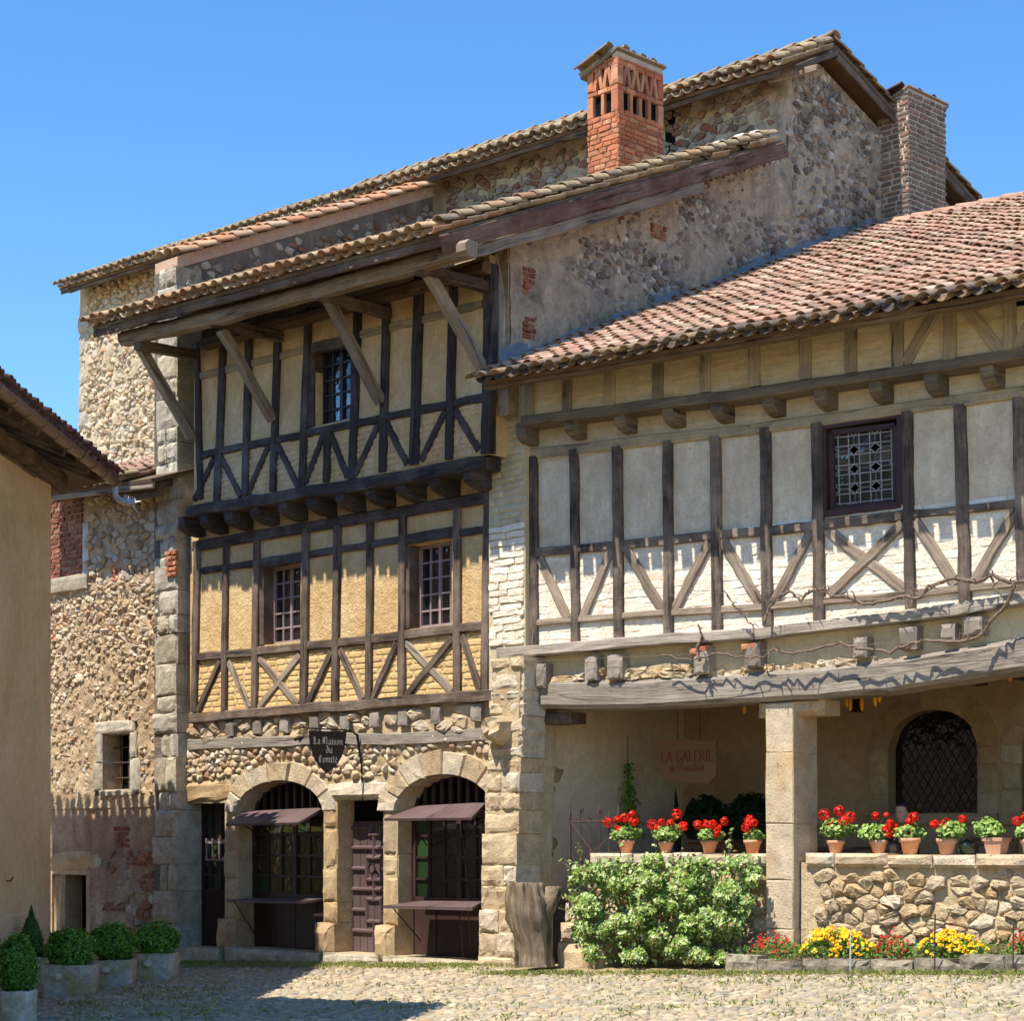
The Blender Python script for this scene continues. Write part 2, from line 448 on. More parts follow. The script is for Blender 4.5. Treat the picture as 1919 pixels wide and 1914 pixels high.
def m_wood(name, dark, light, weather=None, wamt=.5, bump=.008, rough=.85, wlo=.45, whi=.7, ws=1.3, rv=.25):
    s = NB(name); uv = s.uv()
    g = s.noise(1, 7, .7, uv, (1.6, 34, 1), .6); g2 = s.noise(1, 4, .6, uv, (.9, 9, 1), 1.0)
    c = s.mix(s.ramp(s.math('ADD', s.math('MULTIPLY', g, .6), s.math('MULTIPLY', g2, .4)), [(.37, 0.0), (.63, 1.0)]), dark, light)
    if weather is not None:
        wv = s.ramp(s.noise(ws, 6, .7), [(wlo, 0.0), (whi, 1.0)])
        wv = s.math('MULTIPLY', wv, s.ramp(g, [(.3, .45), (.6, 1.0)]))
        c = s.mix(s.math('MULTIPLY', wv, wamt), c, weather)
    c = s.mix(1.0, c, s.ramp(s.rnd(), [(0, 1 - rv), (1, 1 + rv * .6)]), 'MULTIPLY')
    cr = s.ramp(g2, [(.34, 0.0), (.41, 1.0)]); c = s.mix(1.0, c, s.ramp(cr, [(0, .42), (1, 1.0)]), 'MULTIPLY')
    h = s.math('ADD', g, s.math('MULTIPLY', cr, .6))
    return s.done(c, rough, s.bump(h, bump))
def m_plain(name, col, rough=.6, metal=0.0, var=.15, scale=12, bump=0.0, spec=.4, rv=0.0):
    s = NB(name); c = s.mix(1.0, col, s.ramp(s.noise(scale, 4), [(.3, 1 - var), (.7, 1 + var)]), 'MULTIPLY')
    if rv: c = s.mix(1.0, c, s.ramp(s.rnd(), [(0, 1 - rv), (1, 1 + rv)]), 'MULTIPLY')
    s.b.inputs['Metallic'].default_value = metal
    return s.done(c, rough, s.bump(s.noise(scale * 5, 3), bump) if bump else None, spec)
def m_leaf(name, cols, rough=.5, trans=.25):
    s = NB(name); c = s.ramp(s.rnd(), even(cols)); c = s.mix(1.0, c, s.ramp(s.noise(11, 3), [(.3, .7), (.7, 1.3)]), 'MULTIPLY')
    s.done(c, rough, None, .35)
    tr = s.n('ShaderNodeBsdfTranslucent'); s.l(c, tr.inputs[0]); mx = s.n('ShaderNodeMixShader'); mx.inputs[0].default_value = trans
    s.l(s.b.outputs[0], mx.inputs[1]); s.l(tr.outputs[0], mx.inputs[2]); s.l(mx.outputs[0], s.t.nodes['Material Output'].inputs[0])
    return s.m
def m_glass(name, col, ior=1.7, rough=.04, bump=.0015, rv=0.0):
    s = NB(name); s.b.inputs['IOR'].default_value = ior
    c = s.mix(1.0, col, s.ramp(s.rnd(), [(0, 1 - rv), (1, 1 + rv)]), 'MULTIPLY')
    return s.done(c, rough, s.bump(s.noise(5, 2), bump * 8, .5), .5)
M = {}
CREAM = [S(196, 172, 138), S(214, 194, 164), S(176, 156, 128), S(222, 206, 182), S(168, 140, 108), S(200, 188, 172), S(186, 150, 112), S(208, 196, 170)]
M['rub_light'] = m_stone('rubble_limestone', CREAM, .3, 7, 70, .02)
M['rub_fine'] = m_stone('rubble_cobbles', [S(205, 186, 156), S(216, 200, 172), S(186, 160, 128), S(220, 208, 188), S(168, 132, 104), S(190, 176, 156), S(204, 180, 134)], .3, 9, 80, .012)
M['rub_dark'] = m_stone('weathered_rubble', [S(132, 122, 114), S(158, 148, 138), S(112, 104, 98), S(206, 198, 186), S(140, 116, 102), S(172, 162, 150), S(118, 108, 102), S(222, 214, 202), S(104, 96, 92)], .4, 7, 60, .015, dirt=S(62, 56, 54), dirt_a=.6)
M['rub_mid'] = m_stone('grey_rubble', [S(158, 142, 124), S(178, 164, 144), S(134, 116, 102), S(150, 100, 78), S(196, 184, 166), S(146, 132, 118), S(166, 130, 100)], .35, 7, 60, .015, dirt=S(84, 74, 66), dirt_a=.45)
M['pebble'] = m_stone('wall_pebble', [S(196, 184, 168), S(170, 156, 142), S(224, 214, 200), S(142, 128, 118), S(184, 150, 110), S(206, 196, 186)], .25, 10, 60, .006, dirt=S(92, 84, 78), dirt_a=.5, dirt_s=3)
M['ashlar'] = m_stone('pitted_limestone', [S(208, 192, 166), S(220, 206, 184), S(198, 172, 138), S(212, 192, 160), S(192, 168, 138)], .42, 6, 42, .035, pit=.95, dirt=S(168, 132, 92), dirt_a=.35, dirt_s=2)
M['ashlar_grey'] = m_stone('grey_quoin_stone', [S(190, 180, 162), S(204, 194, 176), S(172, 158, 138), S(198, 184, 158), S(182, 174, 162)], .45, 7, 40, .035, pit=.9, dirt=S(128, 114, 96), dirt_a=.5, dirt_s=2)
M['ashlar_tan'] = m_stone('tan_pier_stone', [S(198, 174, 138), S(188, 158, 118), S(206, 188, 158), S(180, 156, 124)], .35, 5, 45, .02, pit=.75, dirt=S(150, 112, 70), dirt_a=.5)
M['column'] = m_stone('pitted_travertine', [S(206, 186, 156), S(200, 178, 146), S(212, 194, 166)], .35, 4, 40, .03, pit=1.0, dirt=S(196, 150, 92), dirt_a=.45, dirt_s=.9)
M['tufa'] = m_stone('rough_tufa', [S(200, 172, 128), S(214, 194, 158), S(190, 160, 116), S(222, 206, 180), S(198, 166, 124), S(208, 186, 150), S(186, 166, 142)], .45, 9, 40, .05, pit=.6)
M['mortar'] = m_plaster('lime_mortar', [S(170, 146, 112), S(190, 168, 134), S(206, 186, 152)], 1.6, 30, .03)
M['mortar_tower'] = m_plaster('tower_mortar', [S(178, 160, 132), S(194, 178, 150), S(206, 192, 166)], 1.6, 30, .03)
M['mortar_dark'] = m_plaster('dark_mortar', [S(92, 83, 76), S(122, 110, 99), S(146, 132, 117)], 1.4, 20, .05, streak=S(72, 66, 66), streak_a=.5)
M['flank'] = m_plaster('weathered_flank_render', [S(112, 101, 90), S(160, 143, 124), S(190, 172, 148), S(168, 149, 127), S(126, 114, 104)], 1.9, 14, .06, streak=S(98, 88, 82), streak_a=.5, spots=S(190, 178, 160))
M['annex_low'] = m_plaster('reddish_low_render', [S(146, 116, 94), S(164, 134, 110), S(184, 160, 134), S(150, 118, 98)], 1.1, 16, .04, streak=S(126, 92, 72), streak_a=.6)
M['annex'] = m_plaster('old_tan_render', [S(168, 144, 116), S(188, 163, 132), S(204, 184, 154)], .8, 18, .04, streak=S(138, 108, 80), streak_a=.5)
M['ochre'] = m_plaster('ochre_plaster', [S(200, 164, 112), S(214, 182, 132), S(226, 200, 154)], 1.3, 32, .026, scratch=.5, streak=S(186, 146, 92), streak_a=.55, spots=S(180, 146, 98))
M['ochre_up'] = m_plaster('upper_ochre_plaster', [S(208, 170, 120), S(222, 188, 140), S(232, 204, 160)], 1.3, 32, .026, scratch=.5, streak=S(188, 152, 104), streak_a=.5)
M['ochre_brick'] = m_stone('ochre_washed_brick', [S(216, 180, 122), S(222, 190, 136), S(208, 172, 114)], .25, 6, 45, .012)
M['grey_plaster'] = m_plaster('grey_plaster', [S(200, 182, 154), S(222, 206, 180), S(234, 221, 198)], 2.2, 30, .02, scratch=.3, streak=S(178, 164, 142), streak_a=.55, spots=S(168, 156, 134))
M['cream_brick'] = m_stone('limewashed_brick', [S(242, 230, 210), S(236, 222, 200), S(246, 238, 224), S(228, 212, 188)], .2, 9, 45, .022)
M['limewash'] = m_plaster('limewash', [S(222, 206, 180), S(234, 220, 198), S(242, 232, 214)], 2.0, 30, .03)
M['frieze'] = m_plaster('tan_frieze_plaster', [S(196, 172, 134), S(208, 188, 150), S(216, 198, 164)], 1.5, 40, .010, course=1.2)
M['frieze_low'] = m_plaster('tan_band_plaster', [S(196, 178, 144), S(206, 190, 158), S(214, 200, 172)], 1.5, 40, .008, course=.7)
M['pilaster'] = m_plaster('pilaster_render', [S(190, 172, 138), S(204, 188, 154), S(214, 200, 168)], 1.5, 40, .012)
M['gallery_back'] = m_plaster('ochre_brown_render', [S(176, 146, 110), S(190, 160, 124), S(198, 172, 138)], .7, 30, .006)
M['floor_dark'] = m_plain('dark_floor_slabs', S(92, 82, 72), .9, var=.3)
M['gallery'] = m_plaster('gallery_render', [S(218, 196, 164), S(230, 210, 180), S(236, 220, 194)], .7, 30, .006)
M['left_render'] = m_plaster('tan_house_render', [S(184, 152, 110), S(206, 178, 140), S(214, 190, 156), S(222, 204, 176)], .45, 60, .010, spots=S(190, 168, 138))
M['render_patch'] = m_plaster('pale_patch', [S(176, 168, 156), S(206, 200, 190), S(222, 218, 208)], 1.6, 35, .012, streak=S(112, 106, 102), streak_a=.8)
M['white_mortar'] = m_plaster('white_mortar', [S(226, 222, 214), S(238, 236, 230)], 3, 30, .03)
M['coping_bed'] = m_plaster('pinkish_bed_mortar', [S(186, 150, 128), S(200, 168, 146)], 2, 30, .02)
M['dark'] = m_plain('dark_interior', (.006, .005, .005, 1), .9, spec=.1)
M['tim_dark'] = m_wood('black_brown_timber', S(44, 37, 36), S(76, 65, 62), S(130, 122, 122), .65, wlo=.47, whi=.72)
M['tim_brown'] = m_wood('brown_timber', S(56, 45, 39), S(108, 90, 77), S(158, 140, 124), .7, wlo=.43, ws=1.6, bump=.012)
M['tim_grey'] = m_wood('weathered_grey_timber', S(92, 78, 66), S(158, 140, 122), S(190, 176, 158), .5)
M['tim_silver'] = m_wood('silvered_beam', S(104, 94, 86), S(178, 166, 152), S(206, 196, 182), .5, bump=.014)
M['tim_faded'] = m_wood('faded_painted_timber', S(142, 126, 102), S(178, 160, 128), S(92, 86, 88), .7, wlo=.46, whi=.66, ws=1.0)
M['tim_worn'] = m_wood('worn_grey_brown_timber', S(88, 78, 68), S(146, 130, 108), S(78, 72, 72), .7, wlo=.44, whi=.62, ws=1.1)
M['tim_post'] = m_wood('two_tone_post', S(50, 45, 46), S(104, 90, 80), S(164, 146, 128), .75, wlo=.42, whi=.66, ws=1.4, bump=.012)
M['tim_roof'] = m_wood('roof_timber', S(78, 60, 46), S(122, 98, 74), S(160, 140, 116), .45)
M['tim_red'] = m_wood('red_brown_board', S(74, 50, 38), S(104, 76, 60), S(150, 130, 112), .6)
M['mauve'] = m_wood('purple_brown_paint', S(84, 66, 66), S(110, 90, 90), S(128, 112, 110), .4, .003, .55, rv=.08)
M['frame'] = m_wood('brown_window_paint', S(52, 36, 36), S(78, 56, 54), S(110, 92, 88), .3, .003, .5)
M['muntin'] = m_plain('lavender_muntin', S(150, 132, 132), .5, var=.1)
M['muntin_dark'] = m_plain('dark_muntin', S(48, 44, 52), .5)
M['lead'] = m_plain('lead_came', S(170, 166, 164), .45, .3, var=.2)
M['iron'] = m_plain('black_iron', S(36, 32, 32), .55, .3, var=.3, scale=30)
M['rust'] = m_plain('rusted_iron', S(78, 60, 54), .75, .1, var=.35, scale=30, bump=.003)
M['zinc'] = m_plain('zinc_sheet', S(196, 200, 208), .55, .3, var=.15)
M['gutter'] = m_plain('brown_gutter', S(128, 108, 94), .55, .2, var=.2)
M['glass_dark'] = m_glass('dark_window_glass', (.014, .014, .016, 1), 1.75, .07, .004, .5)
M['glass_sky'] = m_glass('old_window_glass', (.01, .012, .016, 1), 2.6, .03, .004)
M['green_reflection_bowl'] = m_glass('painted_green_reflection_and_bowl', S(40, 60, 36), 1.5, .15, .003, .5)  # tree reflection in ground-floor panes painted as green; also a bowl's own green
M['olive_reflection'] = m_glass('painted_olive_reflection', S(46, 46, 18), 1.5, .15, .003, .6)  # yellower part of the panes' tree reflection, put into the glass colour
M['tile'] = m_stone('clay_roof_tile', [S(182, 142, 120), S(196, 158, 136), S(170, 128, 108), S(204, 172, 150), S(158, 120, 104), S(192, 162, 142), S(178, 134, 114), S(202, 182, 160), S(150, 122, 108)], .4, 7, 60, .010, dirt=S(112, 100, 82), dirt_s=1.3, dirt_a=.7)
M['tile_old'] = m_stone('lichened_roof_tile', [S(150, 128, 104), S(172, 152, 122), S(132, 116, 100), S(186, 168, 132), S(160, 120, 94), S(176, 164, 140)], .4, 12, 60, .008, dirt=S(82, 76, 66), dirt_s=5, dirt_a=.6)
M['tile_tan'] = m_stone('tan_roof_tile', [S(186, 148, 114), S(172, 130, 100), S(198, 168, 132), S(160, 132, 106), S(190, 172, 142)], .35, 9, 70, .006, dirt=S(120, 106, 90), dirt_s=4, dirt_a=.5)
M['tile_eave'] = m_stone('mossy_eave_tile', [S(110, 100, 90), S(138, 118, 100), S(92, 86, 80), S(156, 128, 100), S(150, 132, 104)], .5, 16, 60, .012, dirt=S(58, 54, 50), dirt_s=9, dirt_a=.75)
M['tile_plum'] = m_stone('plum_roof_tile', [S(96, 70, 70), S(116, 84, 80), S(84, 62, 64), S(128, 96, 88)], .4, 12, 60, .008)
M['tile_red'] = m_stone('orange_roof_tile', [S(200, 146, 110), S(184, 128, 98), S(208, 168, 132), S(172, 138, 112), S(196, 174, 146)], .3, 9, 70, .006, dirt=S(130, 112, 98), dirt_a=.4)
M['brick_or'] = m_stone('orange_brick', [S(192, 116, 80), S(204, 132, 94), S(174, 98, 70), S(204, 148, 110), S(158, 96, 74), S(214, 154, 114)], .3, 10, 70, .006, dirt=S(110, 84, 70), dirt_a=.35)
M['brick_red'] = m_stone('dull_red_brick', [S(158, 92, 72), S(138, 80, 66), S(176, 112, 86), S(124, 78, 68), S(184, 132, 104)], .35, 9, 70, .008, dirt=S(100, 84, 76), dirt_a=.4)
M['brick_mix'] = m_stone('grey_red_brick', [S(142, 106, 92), S(126, 108, 98), S(158, 122, 106), S(112, 100, 94), S(156, 134, 118), S(134, 118, 106)], .35, 9, 70, .008)
M['mortar_brick'] = m_plaster('brick_mortar', [S(176, 146, 116), S(190, 164, 134)], 2, 40, .02)
M['mortar_pale'] = m_plaster('pale_brick_mortar', [S(186, 172, 154), S(204, 192, 174)], 2, 40, .02)
M['terracotta'] = m_stone('terracotta_pot', [S(206, 136, 98), S(216, 152, 116), S(198, 146, 116), S(210, 164, 134)], .18, 9, 60, .003, dirt=S(216, 196, 174), dirt_s=6, dirt_a=.35)
M['trough'] = m_stone('lichened_trough_stone', [S(204, 196, 180), S(216, 208, 192), S(190, 180, 164)], .5, 10, 45, .03, dirt=S(158, 140, 66), dirt_s=2.4, dirt_a=.8)
M['kerb'] = m_stone('mossy_kerb_stone', [S(150, 140, 122), S(128, 120, 106), S(170, 158, 138)], .55, 11, 45, .035, dirt=S(66, 64, 52), dirt_s=7, dirt_a=.85)
M['cobble'] = m_stone('river_cobble', [S(160, 146, 122), S(180, 166, 140), S(142, 130, 112), S(192, 178, 150), S(170, 148, 116), S(154, 146, 134), S(178, 160, 126)], .25, 12, 60, .006)
M['soil'] = m_plain('bed_soil', S(92, 72, 52), .95, var=.4, bump=.02)
M['box_leaf'] = m_leaf('boxwood_leaf', [S(62, 106, 36), S(92, 140, 50), S(124, 170, 66), S(76, 120, 42), S(150, 186, 88)], .45, .35)
M['con_leaf'] = m_leaf('conifer_leaf', [S(56, 92, 36), S(80, 118, 46), S(104, 136, 58)])
M['ivy_leaf'] = m_leaf('creeper_leaf', [S(140, 116, 58), S(58, 90, 30), S(100, 132, 44), S(142, 168, 70), S(162, 186, 108), S(84, 122, 40), S(196, 210, 152), S(118, 150, 52), S(208, 216, 170)], .42, .2)
M['ger_leaf'] = m_leaf('geranium_leaf', [S(92, 128, 48), S(128, 160, 72), S(158, 182, 96), S(112, 146, 52), S(176, 192, 120)], .5, .2)
M['ger_red'] = m_leaf('geranium_petal', [S(214, 22, 10), S(232, 34, 14), S(240, 58, 30), S(196, 14, 10)], .5, .2)
M['yellow'] = m_leaf('yellow_petal', [S(244, 190, 16), S(250, 206, 30), S(236, 168, 10)], .5, .2)
M['salvia'] = m_leaf('red_salvia_petal', [S(196, 30, 24), S(212, 52, 40), S(176, 24, 24)], .5, .2)
M['bed_leaf'] = m_leaf('bed_leaf', [S(70, 104, 40), S(104, 140, 56), S(88, 124, 44), S(132, 156, 84)])
M['grass'] = m_leaf('grass_blade', [S(112, 122, 54), S(140, 142, 72), S(92, 110, 44), S(168, 156, 92)], .6, .2)
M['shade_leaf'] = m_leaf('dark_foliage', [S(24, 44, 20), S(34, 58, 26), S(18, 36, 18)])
M['stump'] = m_wood('weathered_stump', S(96, 80, 62), S(170, 150, 126), S(190, 176, 154), .5, bump=.06)
M['corn'] = m_stone('dried_corn', [S(226, 152, 40), S(214, 134, 30), S(232, 170, 62)], .3, 20, 90, .004)
M['table'] = m_wood('brown_table_wood', S(108, 74, 52), S(150, 108, 80), S(176, 146, 120), .4)
M['vine'] = m_wood('grey_vine_bark', S(96, 78, 66), S(140, 122, 106), None, bump=.006)
M['vine2'] = m_plain('grey_brown_vine_bark', S(118, 100, 86), .9, var=.35, scale=30, bump=.006)
M['skin'] = m_plain('skin', S(196, 148, 122), .55, var=.06)
M['hair'] = m_plain('dark_hair', S(40, 30, 26), .6)
M['cloth'] = m_plain('dark_cloth', S(40, 42, 52), .85)
M['sign_dark'] = m_plain('sign_brown_black', S(44, 34, 34), .6, var=.3, scale=8)
M['sign_white'] = m_plain('sign_white_paint', S(206, 196, 184), .7)
M['sign_tan'] = m_wood('sign_board', S(134, 104, 76), S(150, 120, 92), None)
M['sign_red'] = m_plain('sign_red_paint', S(132, 62, 44), .7)
M['glass_dome'] = m_glass('smoked_glass', S(60, 64, 66), 1.6, .05)
# ------------------------------------------------------------------ shared builders
from mathutils import noise as mnoise
def V3(n): return Vector((n[0], n[1], 0))
def block(parent, name, pl, a0, a1, z0, z1, d0, d1, mat, ch=.02, jit=.012):
    if jit >= .01: return rough_block(parent, name, pl, a0, a1, z0, z1, d0, d1, mat, ch, jit)
    return plain_block(parent, name, pl, a0, a1, z0, z1, d0, d1, mat, ch, jit)
def rough_block(parent, name, pl, a0, a1, z0, z1, d0, d1, mat, ch, jit):
    """hewn stone: uneven front, worn edges"""
    N = 5; sd = Vector((rng.uniform(0, 90), rng.uniform(0, 90), rng.uniform(0, 90))); tx, tz = rng.uniform(-jit, jit) * .6, rng.uniform(-jit, jit) * .6
    vs = []; idx = {}
    for j in range(N):
        for i in range(N):
            u, v = i / (N - 1), j / (N - 1); e = (i in (0, N - 1)) + (j in (0, N - 1))
            ia = (ch * rng.uniform(.5, 1.4) + jit * rng.random()) * ((i == 0) - (i == N - 1)); iz = (ch * rng.uniform(.5, 1.4) + jit * rng.random()) * ((j == 0) - (j == N - 1))
            a, z = a0 + (a1 - a0) * u + ia, z0 + (z1 - z0) * v + iz
            if not e: a += rng.uniform(-.1, .1) * (a1 - a0) / N; z += rng.uniform(-.1, .1) * (z1 - z0) / N
            n = mnoise.fractal(Vector((a * 7, z * 7, 0)) + sd, 1.0, 2.0, 3)
            d = d1 + n * jit * 1.3 + tx * (u - .5) * 2 + tz * (v - .5) * 2 - ch * (.35 * e + (.5 * rng.random() if e == 2 else 0))
            idx[i, j] = len(vs); vs.append(pl.pt(a, z, d))
    fs = [(idx[i, j], idx[i + 1, j], idx[i + 1, j + 1], idx[i, j + 1]) for j in range(N - 1) for i in range(N - 1)]
    loop = [(i, 0) for i in range(N - 1)] + [(N - 1, j) for j in range(N - 1)] + [(N - 1 - i, N - 1) for i in range(N - 1)] + [(0, N - 1 - j) for j in range(N - 1)]
    n = len(loop); base = len(vs)
    for ring, dd in enumerate((d1 - ch * 1.3, d0)):
        for (i, j) in loop:
            a, z = a0 + (a1 - a0) * i / (N - 1), z0 + (z1 - z0) * j / (N - 1)
            if ring == 0: a += rng.uniform(-jit, jit) * .4; z += rng.uniform(-jit, jit) * .4
            vs.append(pl.pt(a, z, dd))
    for k in range(n):
        k2 = (k + 1) % n
        fs.append((base + k, base + k2, idx[loop[k2]], idx[loop[k]])); fs.append((base + n + k, base + n + k2, base + k2, base + k))
    fs.append(tuple(base + n + k for k in range(n))[::-1])
    return MB().add(vs, fs).build(name, mat, parent, False, center=True)
def plain_block(parent, name, pl, a0, a1, z0, z1, d0, d1, mat, ch=.02, jit=.012, build=True, mid=False):
    j = lambda: rng.uniform(-jit, jit)
    q = [(a0 + j(), z0 + j()), ((a0 + a1) / 2, z0 + j()), (a1 + j(), z0 + j()), (a1 + j(), (z0 + z1) / 2), (a1 + j(), z1 + j()), ((a0 + a1) / 2, z1 + j()), (a0 + j(), z1 + j()), (a0 + j(), (z0 + z1) / 2)]
    q = [np.array(p) for p in q]; n = 8; c = np.mean(q, 0)
    def ins(p, k):
        return np.array((p[0] - math.copysign(min(k, abs(p[0] - c[0])), p[0] - c[0]), p[1] - math.copysign(min(k, abs(p[1] - c[1])), p[1] - c[1])))
    tx, tz = j() * .5, j() * .5
    vs = [pl.pt(p[0], p[1], d0) for p in q] + [pl.pt(p[0], p[1], d1 - ch * rng.uniform(.8, 1.3)) for p in q] + [pl.pt(*ins(p, ch * rng.uniform(.7, 1.3)), d1 + j() * .25 + tx * (p[0] > c[0]) + tz * (p[1] > c[1])) for p in q]
    vs.append(pl.pt(c[0], c[1], d1 + j() * .2 + (tx + tz) / 2))
    fs = [(r * n + k, r * n + (k + 1) % n, (r + 1) * n + (k + 1) % n, (r + 1) * n + k) for r in (0, 1) for k in range(n)]
    fs += [(2 * n + k, 2 * n + (k + 1) % n, 3 * n) for k in range(n)] + [tuple(range(n))[::-1]]
    if not build: return [tuple(v) for v in vs], fs
    return MB().add(vs, fs).build(name, mat, parent, False, center=True)
def stack(parent, name, pl, f0, f1, z0, z1, hmin, hmax, d0, d1, mat, ch=.025, jit=.014, djit=.02, split=0.0, gap=.008):
    """courses of blocks between a = f0(z) and a = f1(z)"""
    z = z0
    while z < z1 - .02:
        h = rng.uniform(hmin, hmax)
        if z1 - z - h < hmin * .6: h = z1 - z
        zm = z + h / 2; a, b = f0(zm), f1(zm); dj = rng.uniform(-djit, djit)
        if rng.random() < split:
            c = a + (b - a) * rng.uniform(.35, .65)
            block(parent, name, pl, a, c - gap, z + gap, z + h - gap, d0, d1 + dj, mat, ch, jit)
            block(parent, name, pl, c + gap, b, z + gap, z + h - gap, d0, d1 + rng.uniform(-djit, djit), mat, ch, jit)
        else: block(parent, name, pl, a, b, z + gap, z + h - gap, d0, d1 + dj, mat, ch, jit)
        z += h
def tile_geo(r0, r1, L, th, seg, convex, lift):
    """half-round tile: x across, y up the slope, z out"""
    vs = []
    for y, r, z in ((0, r0, lift), (L, r1, 0)):
        for rr in (r, r - th):
            for k in range(seg + 1):
                an = math.radians(12 + 156 * k / seg)
                vs.append((rr * math.cos(an), y, (rr * math.sin(an) * (1 if convex else -1)) + z + (0 if convex else r * .72)))
    n = seg + 1; fs = []
    for k in range(seg):
        fs += [(k, k + 1, 2 * n + k + 1, 2 * n + k), (n + k + 1, n + k, 3 * n + k, 3 * n + k + 1), (k + 1, k, n + k, n + k + 1)]
    fs += [(0, 2 * n, 3 * n, n), (seg, n + seg, 3 * n + seg, 2 * n + seg)]
    return vs, fs
TGEO = {}
def roof_tiles(roofpart, E, U, V, W, ulen, vlen, sp, row, mask, mat, eave_mat=None, limit=300, plural='tiles', rows=None, chan=True, j=.018, sag=.03, ov=.0):
    U, V, W = U.normalized(), V.normalized(), W.normalized()
    key = (round(sp, 3), round(row, 3))
    if key not in TGEO:
        TGEO[key] = (tile_geo(sp * .40, sp * .33, row * 1.32, sp * .06, 6, True, sp * .13), tile_geo(sp * .42, sp * .36, row * 1.32, sp * .06, 6, False, sp * .07))
    its = []
    nr = rows or int(vlen / row)
    for r in range(nr):
        for c in range(int(ulen / sp) + 1):
            for kind in (0, 1):
                if kind and not chan: continue
                u = c * sp + (sp / 2 if kind else 0) + rng.uniform(-j, j); v = r * row + rng.uniform(-j, j) * 1.5 - (ov * rng.uniform(.8, 1.15) if r == 0 and not kind else .0)
                u += .02 * math.sin(v * 1.3 + c * .05) + .012 * math.sin(v * 4.1 + c)
                sg_ = mnoise.noise(Vector((u * .5, v * .5, sp * 100))) * sag + (rng.uniform(.0, .02) if rng.random() < .08 else 0)
                p = E + U * u + V * (v - (rng.uniform(.02, .07) if rng.random() < .06 else 0)) + W * sg_ + W * ((.045 if not kind else .0) * sp / .24 + .01 + rng.uniform(0, .008))
                if mask and not mask(p + V * row * .5): continue
                an = rng.uniform(-.05, .05) * (2.2 if rng.random() < .06 else 1)
                uu = U * math.cos(an) + V * math.sin(an); vv = V * math.cos(an) - U * math.sin(an)
                Mx = Matrix(((uu.x, vv.x, W.x, p.x), (uu.y, vv.y, W.y, p.y), (uu.z, vv.z, W.z, p.z), (0, 0, 0, 1)))
                sc_ = score(p, row * (1.0 if kind == 0 else .6) * (1.6 if r == 0 else 1))
                its.append((sc_, kind, Mx, r == 0))
    its.sort(key=lambda t: -t[0])
    mes = {}
    for k, (s_, kind, Mx, e) in enumerate(its[:limit]):
        mm = eave_mat if (e and eave_mat) else mat
        mk = (kind, mm.name)
        if mk not in mes:
            me = bpy.data.meshes.new('tile'); me.from_pydata(TGEO[key][kind][0], [], TGEO[key][kind][1]); me.materials.append(mm)
            me.polygons.foreach_set('use_smooth', [True] * len(me.polygons)); mes[mk] = me
        shared('roof_tile', mes[mk], Mx, roofpart)
    rest = its[limit:]
    if rest:
        m = MB()
        G_ = [(np.array(g[0]), g[1]) for g in TGEO[key]]
        for s_, kind, Mx, e in rest:
            A = np.array(Mx); vs = G_[kind][0] @ A[:3, :3].T + A[:3, 3]
            m.add(vs, G_[kind][1], None, rng.random() * .98 + .01, 1 if (e and eave_mat) else 0)
        m.build(plural, [mat] + ([eave_mat] if eave_mat else []), roofpart, True, kind='stuff')
def deck(parent, name, poly, W, th, mat):
    """roof boards: polygon of world points, thickness below"""
    n = len(poly); W = W.normalized(); vs = [Vector(p) for p in poly] + [Vector(p) - W * th for p in poly]
    fs = [tuple(range(n)), tuple(range(n, 2 * n))[::-1]] + [(k, n + k, n + (k + 1) % n, (k + 1) % n) for k in range(n)]
    return MB().add(vs, fs).build(name, mat, parent)
def bars(m, pl, P, Q, w_, d0, d1):
    """flat bar between two (a, z) points"""
    P, Q = np.array(P), np.array(Q); t = Q - P; t = t / np.linalg.norm(t); s = np.array((-t[1], t[0])) * w_ / 2
    q = [P - s, Q - s, Q + s, P + s]; n = 4
    vs = [pl.pt(*c, d1) for c in q] + [pl.pt(*c, d0) for c in q]
    m.add(vs, [(0, 1, 2, 3), (7, 6, 5, 4)] + [(k, n + k, n + (k + 1) % 4, (k + 1) % 4) for k in range(4)])
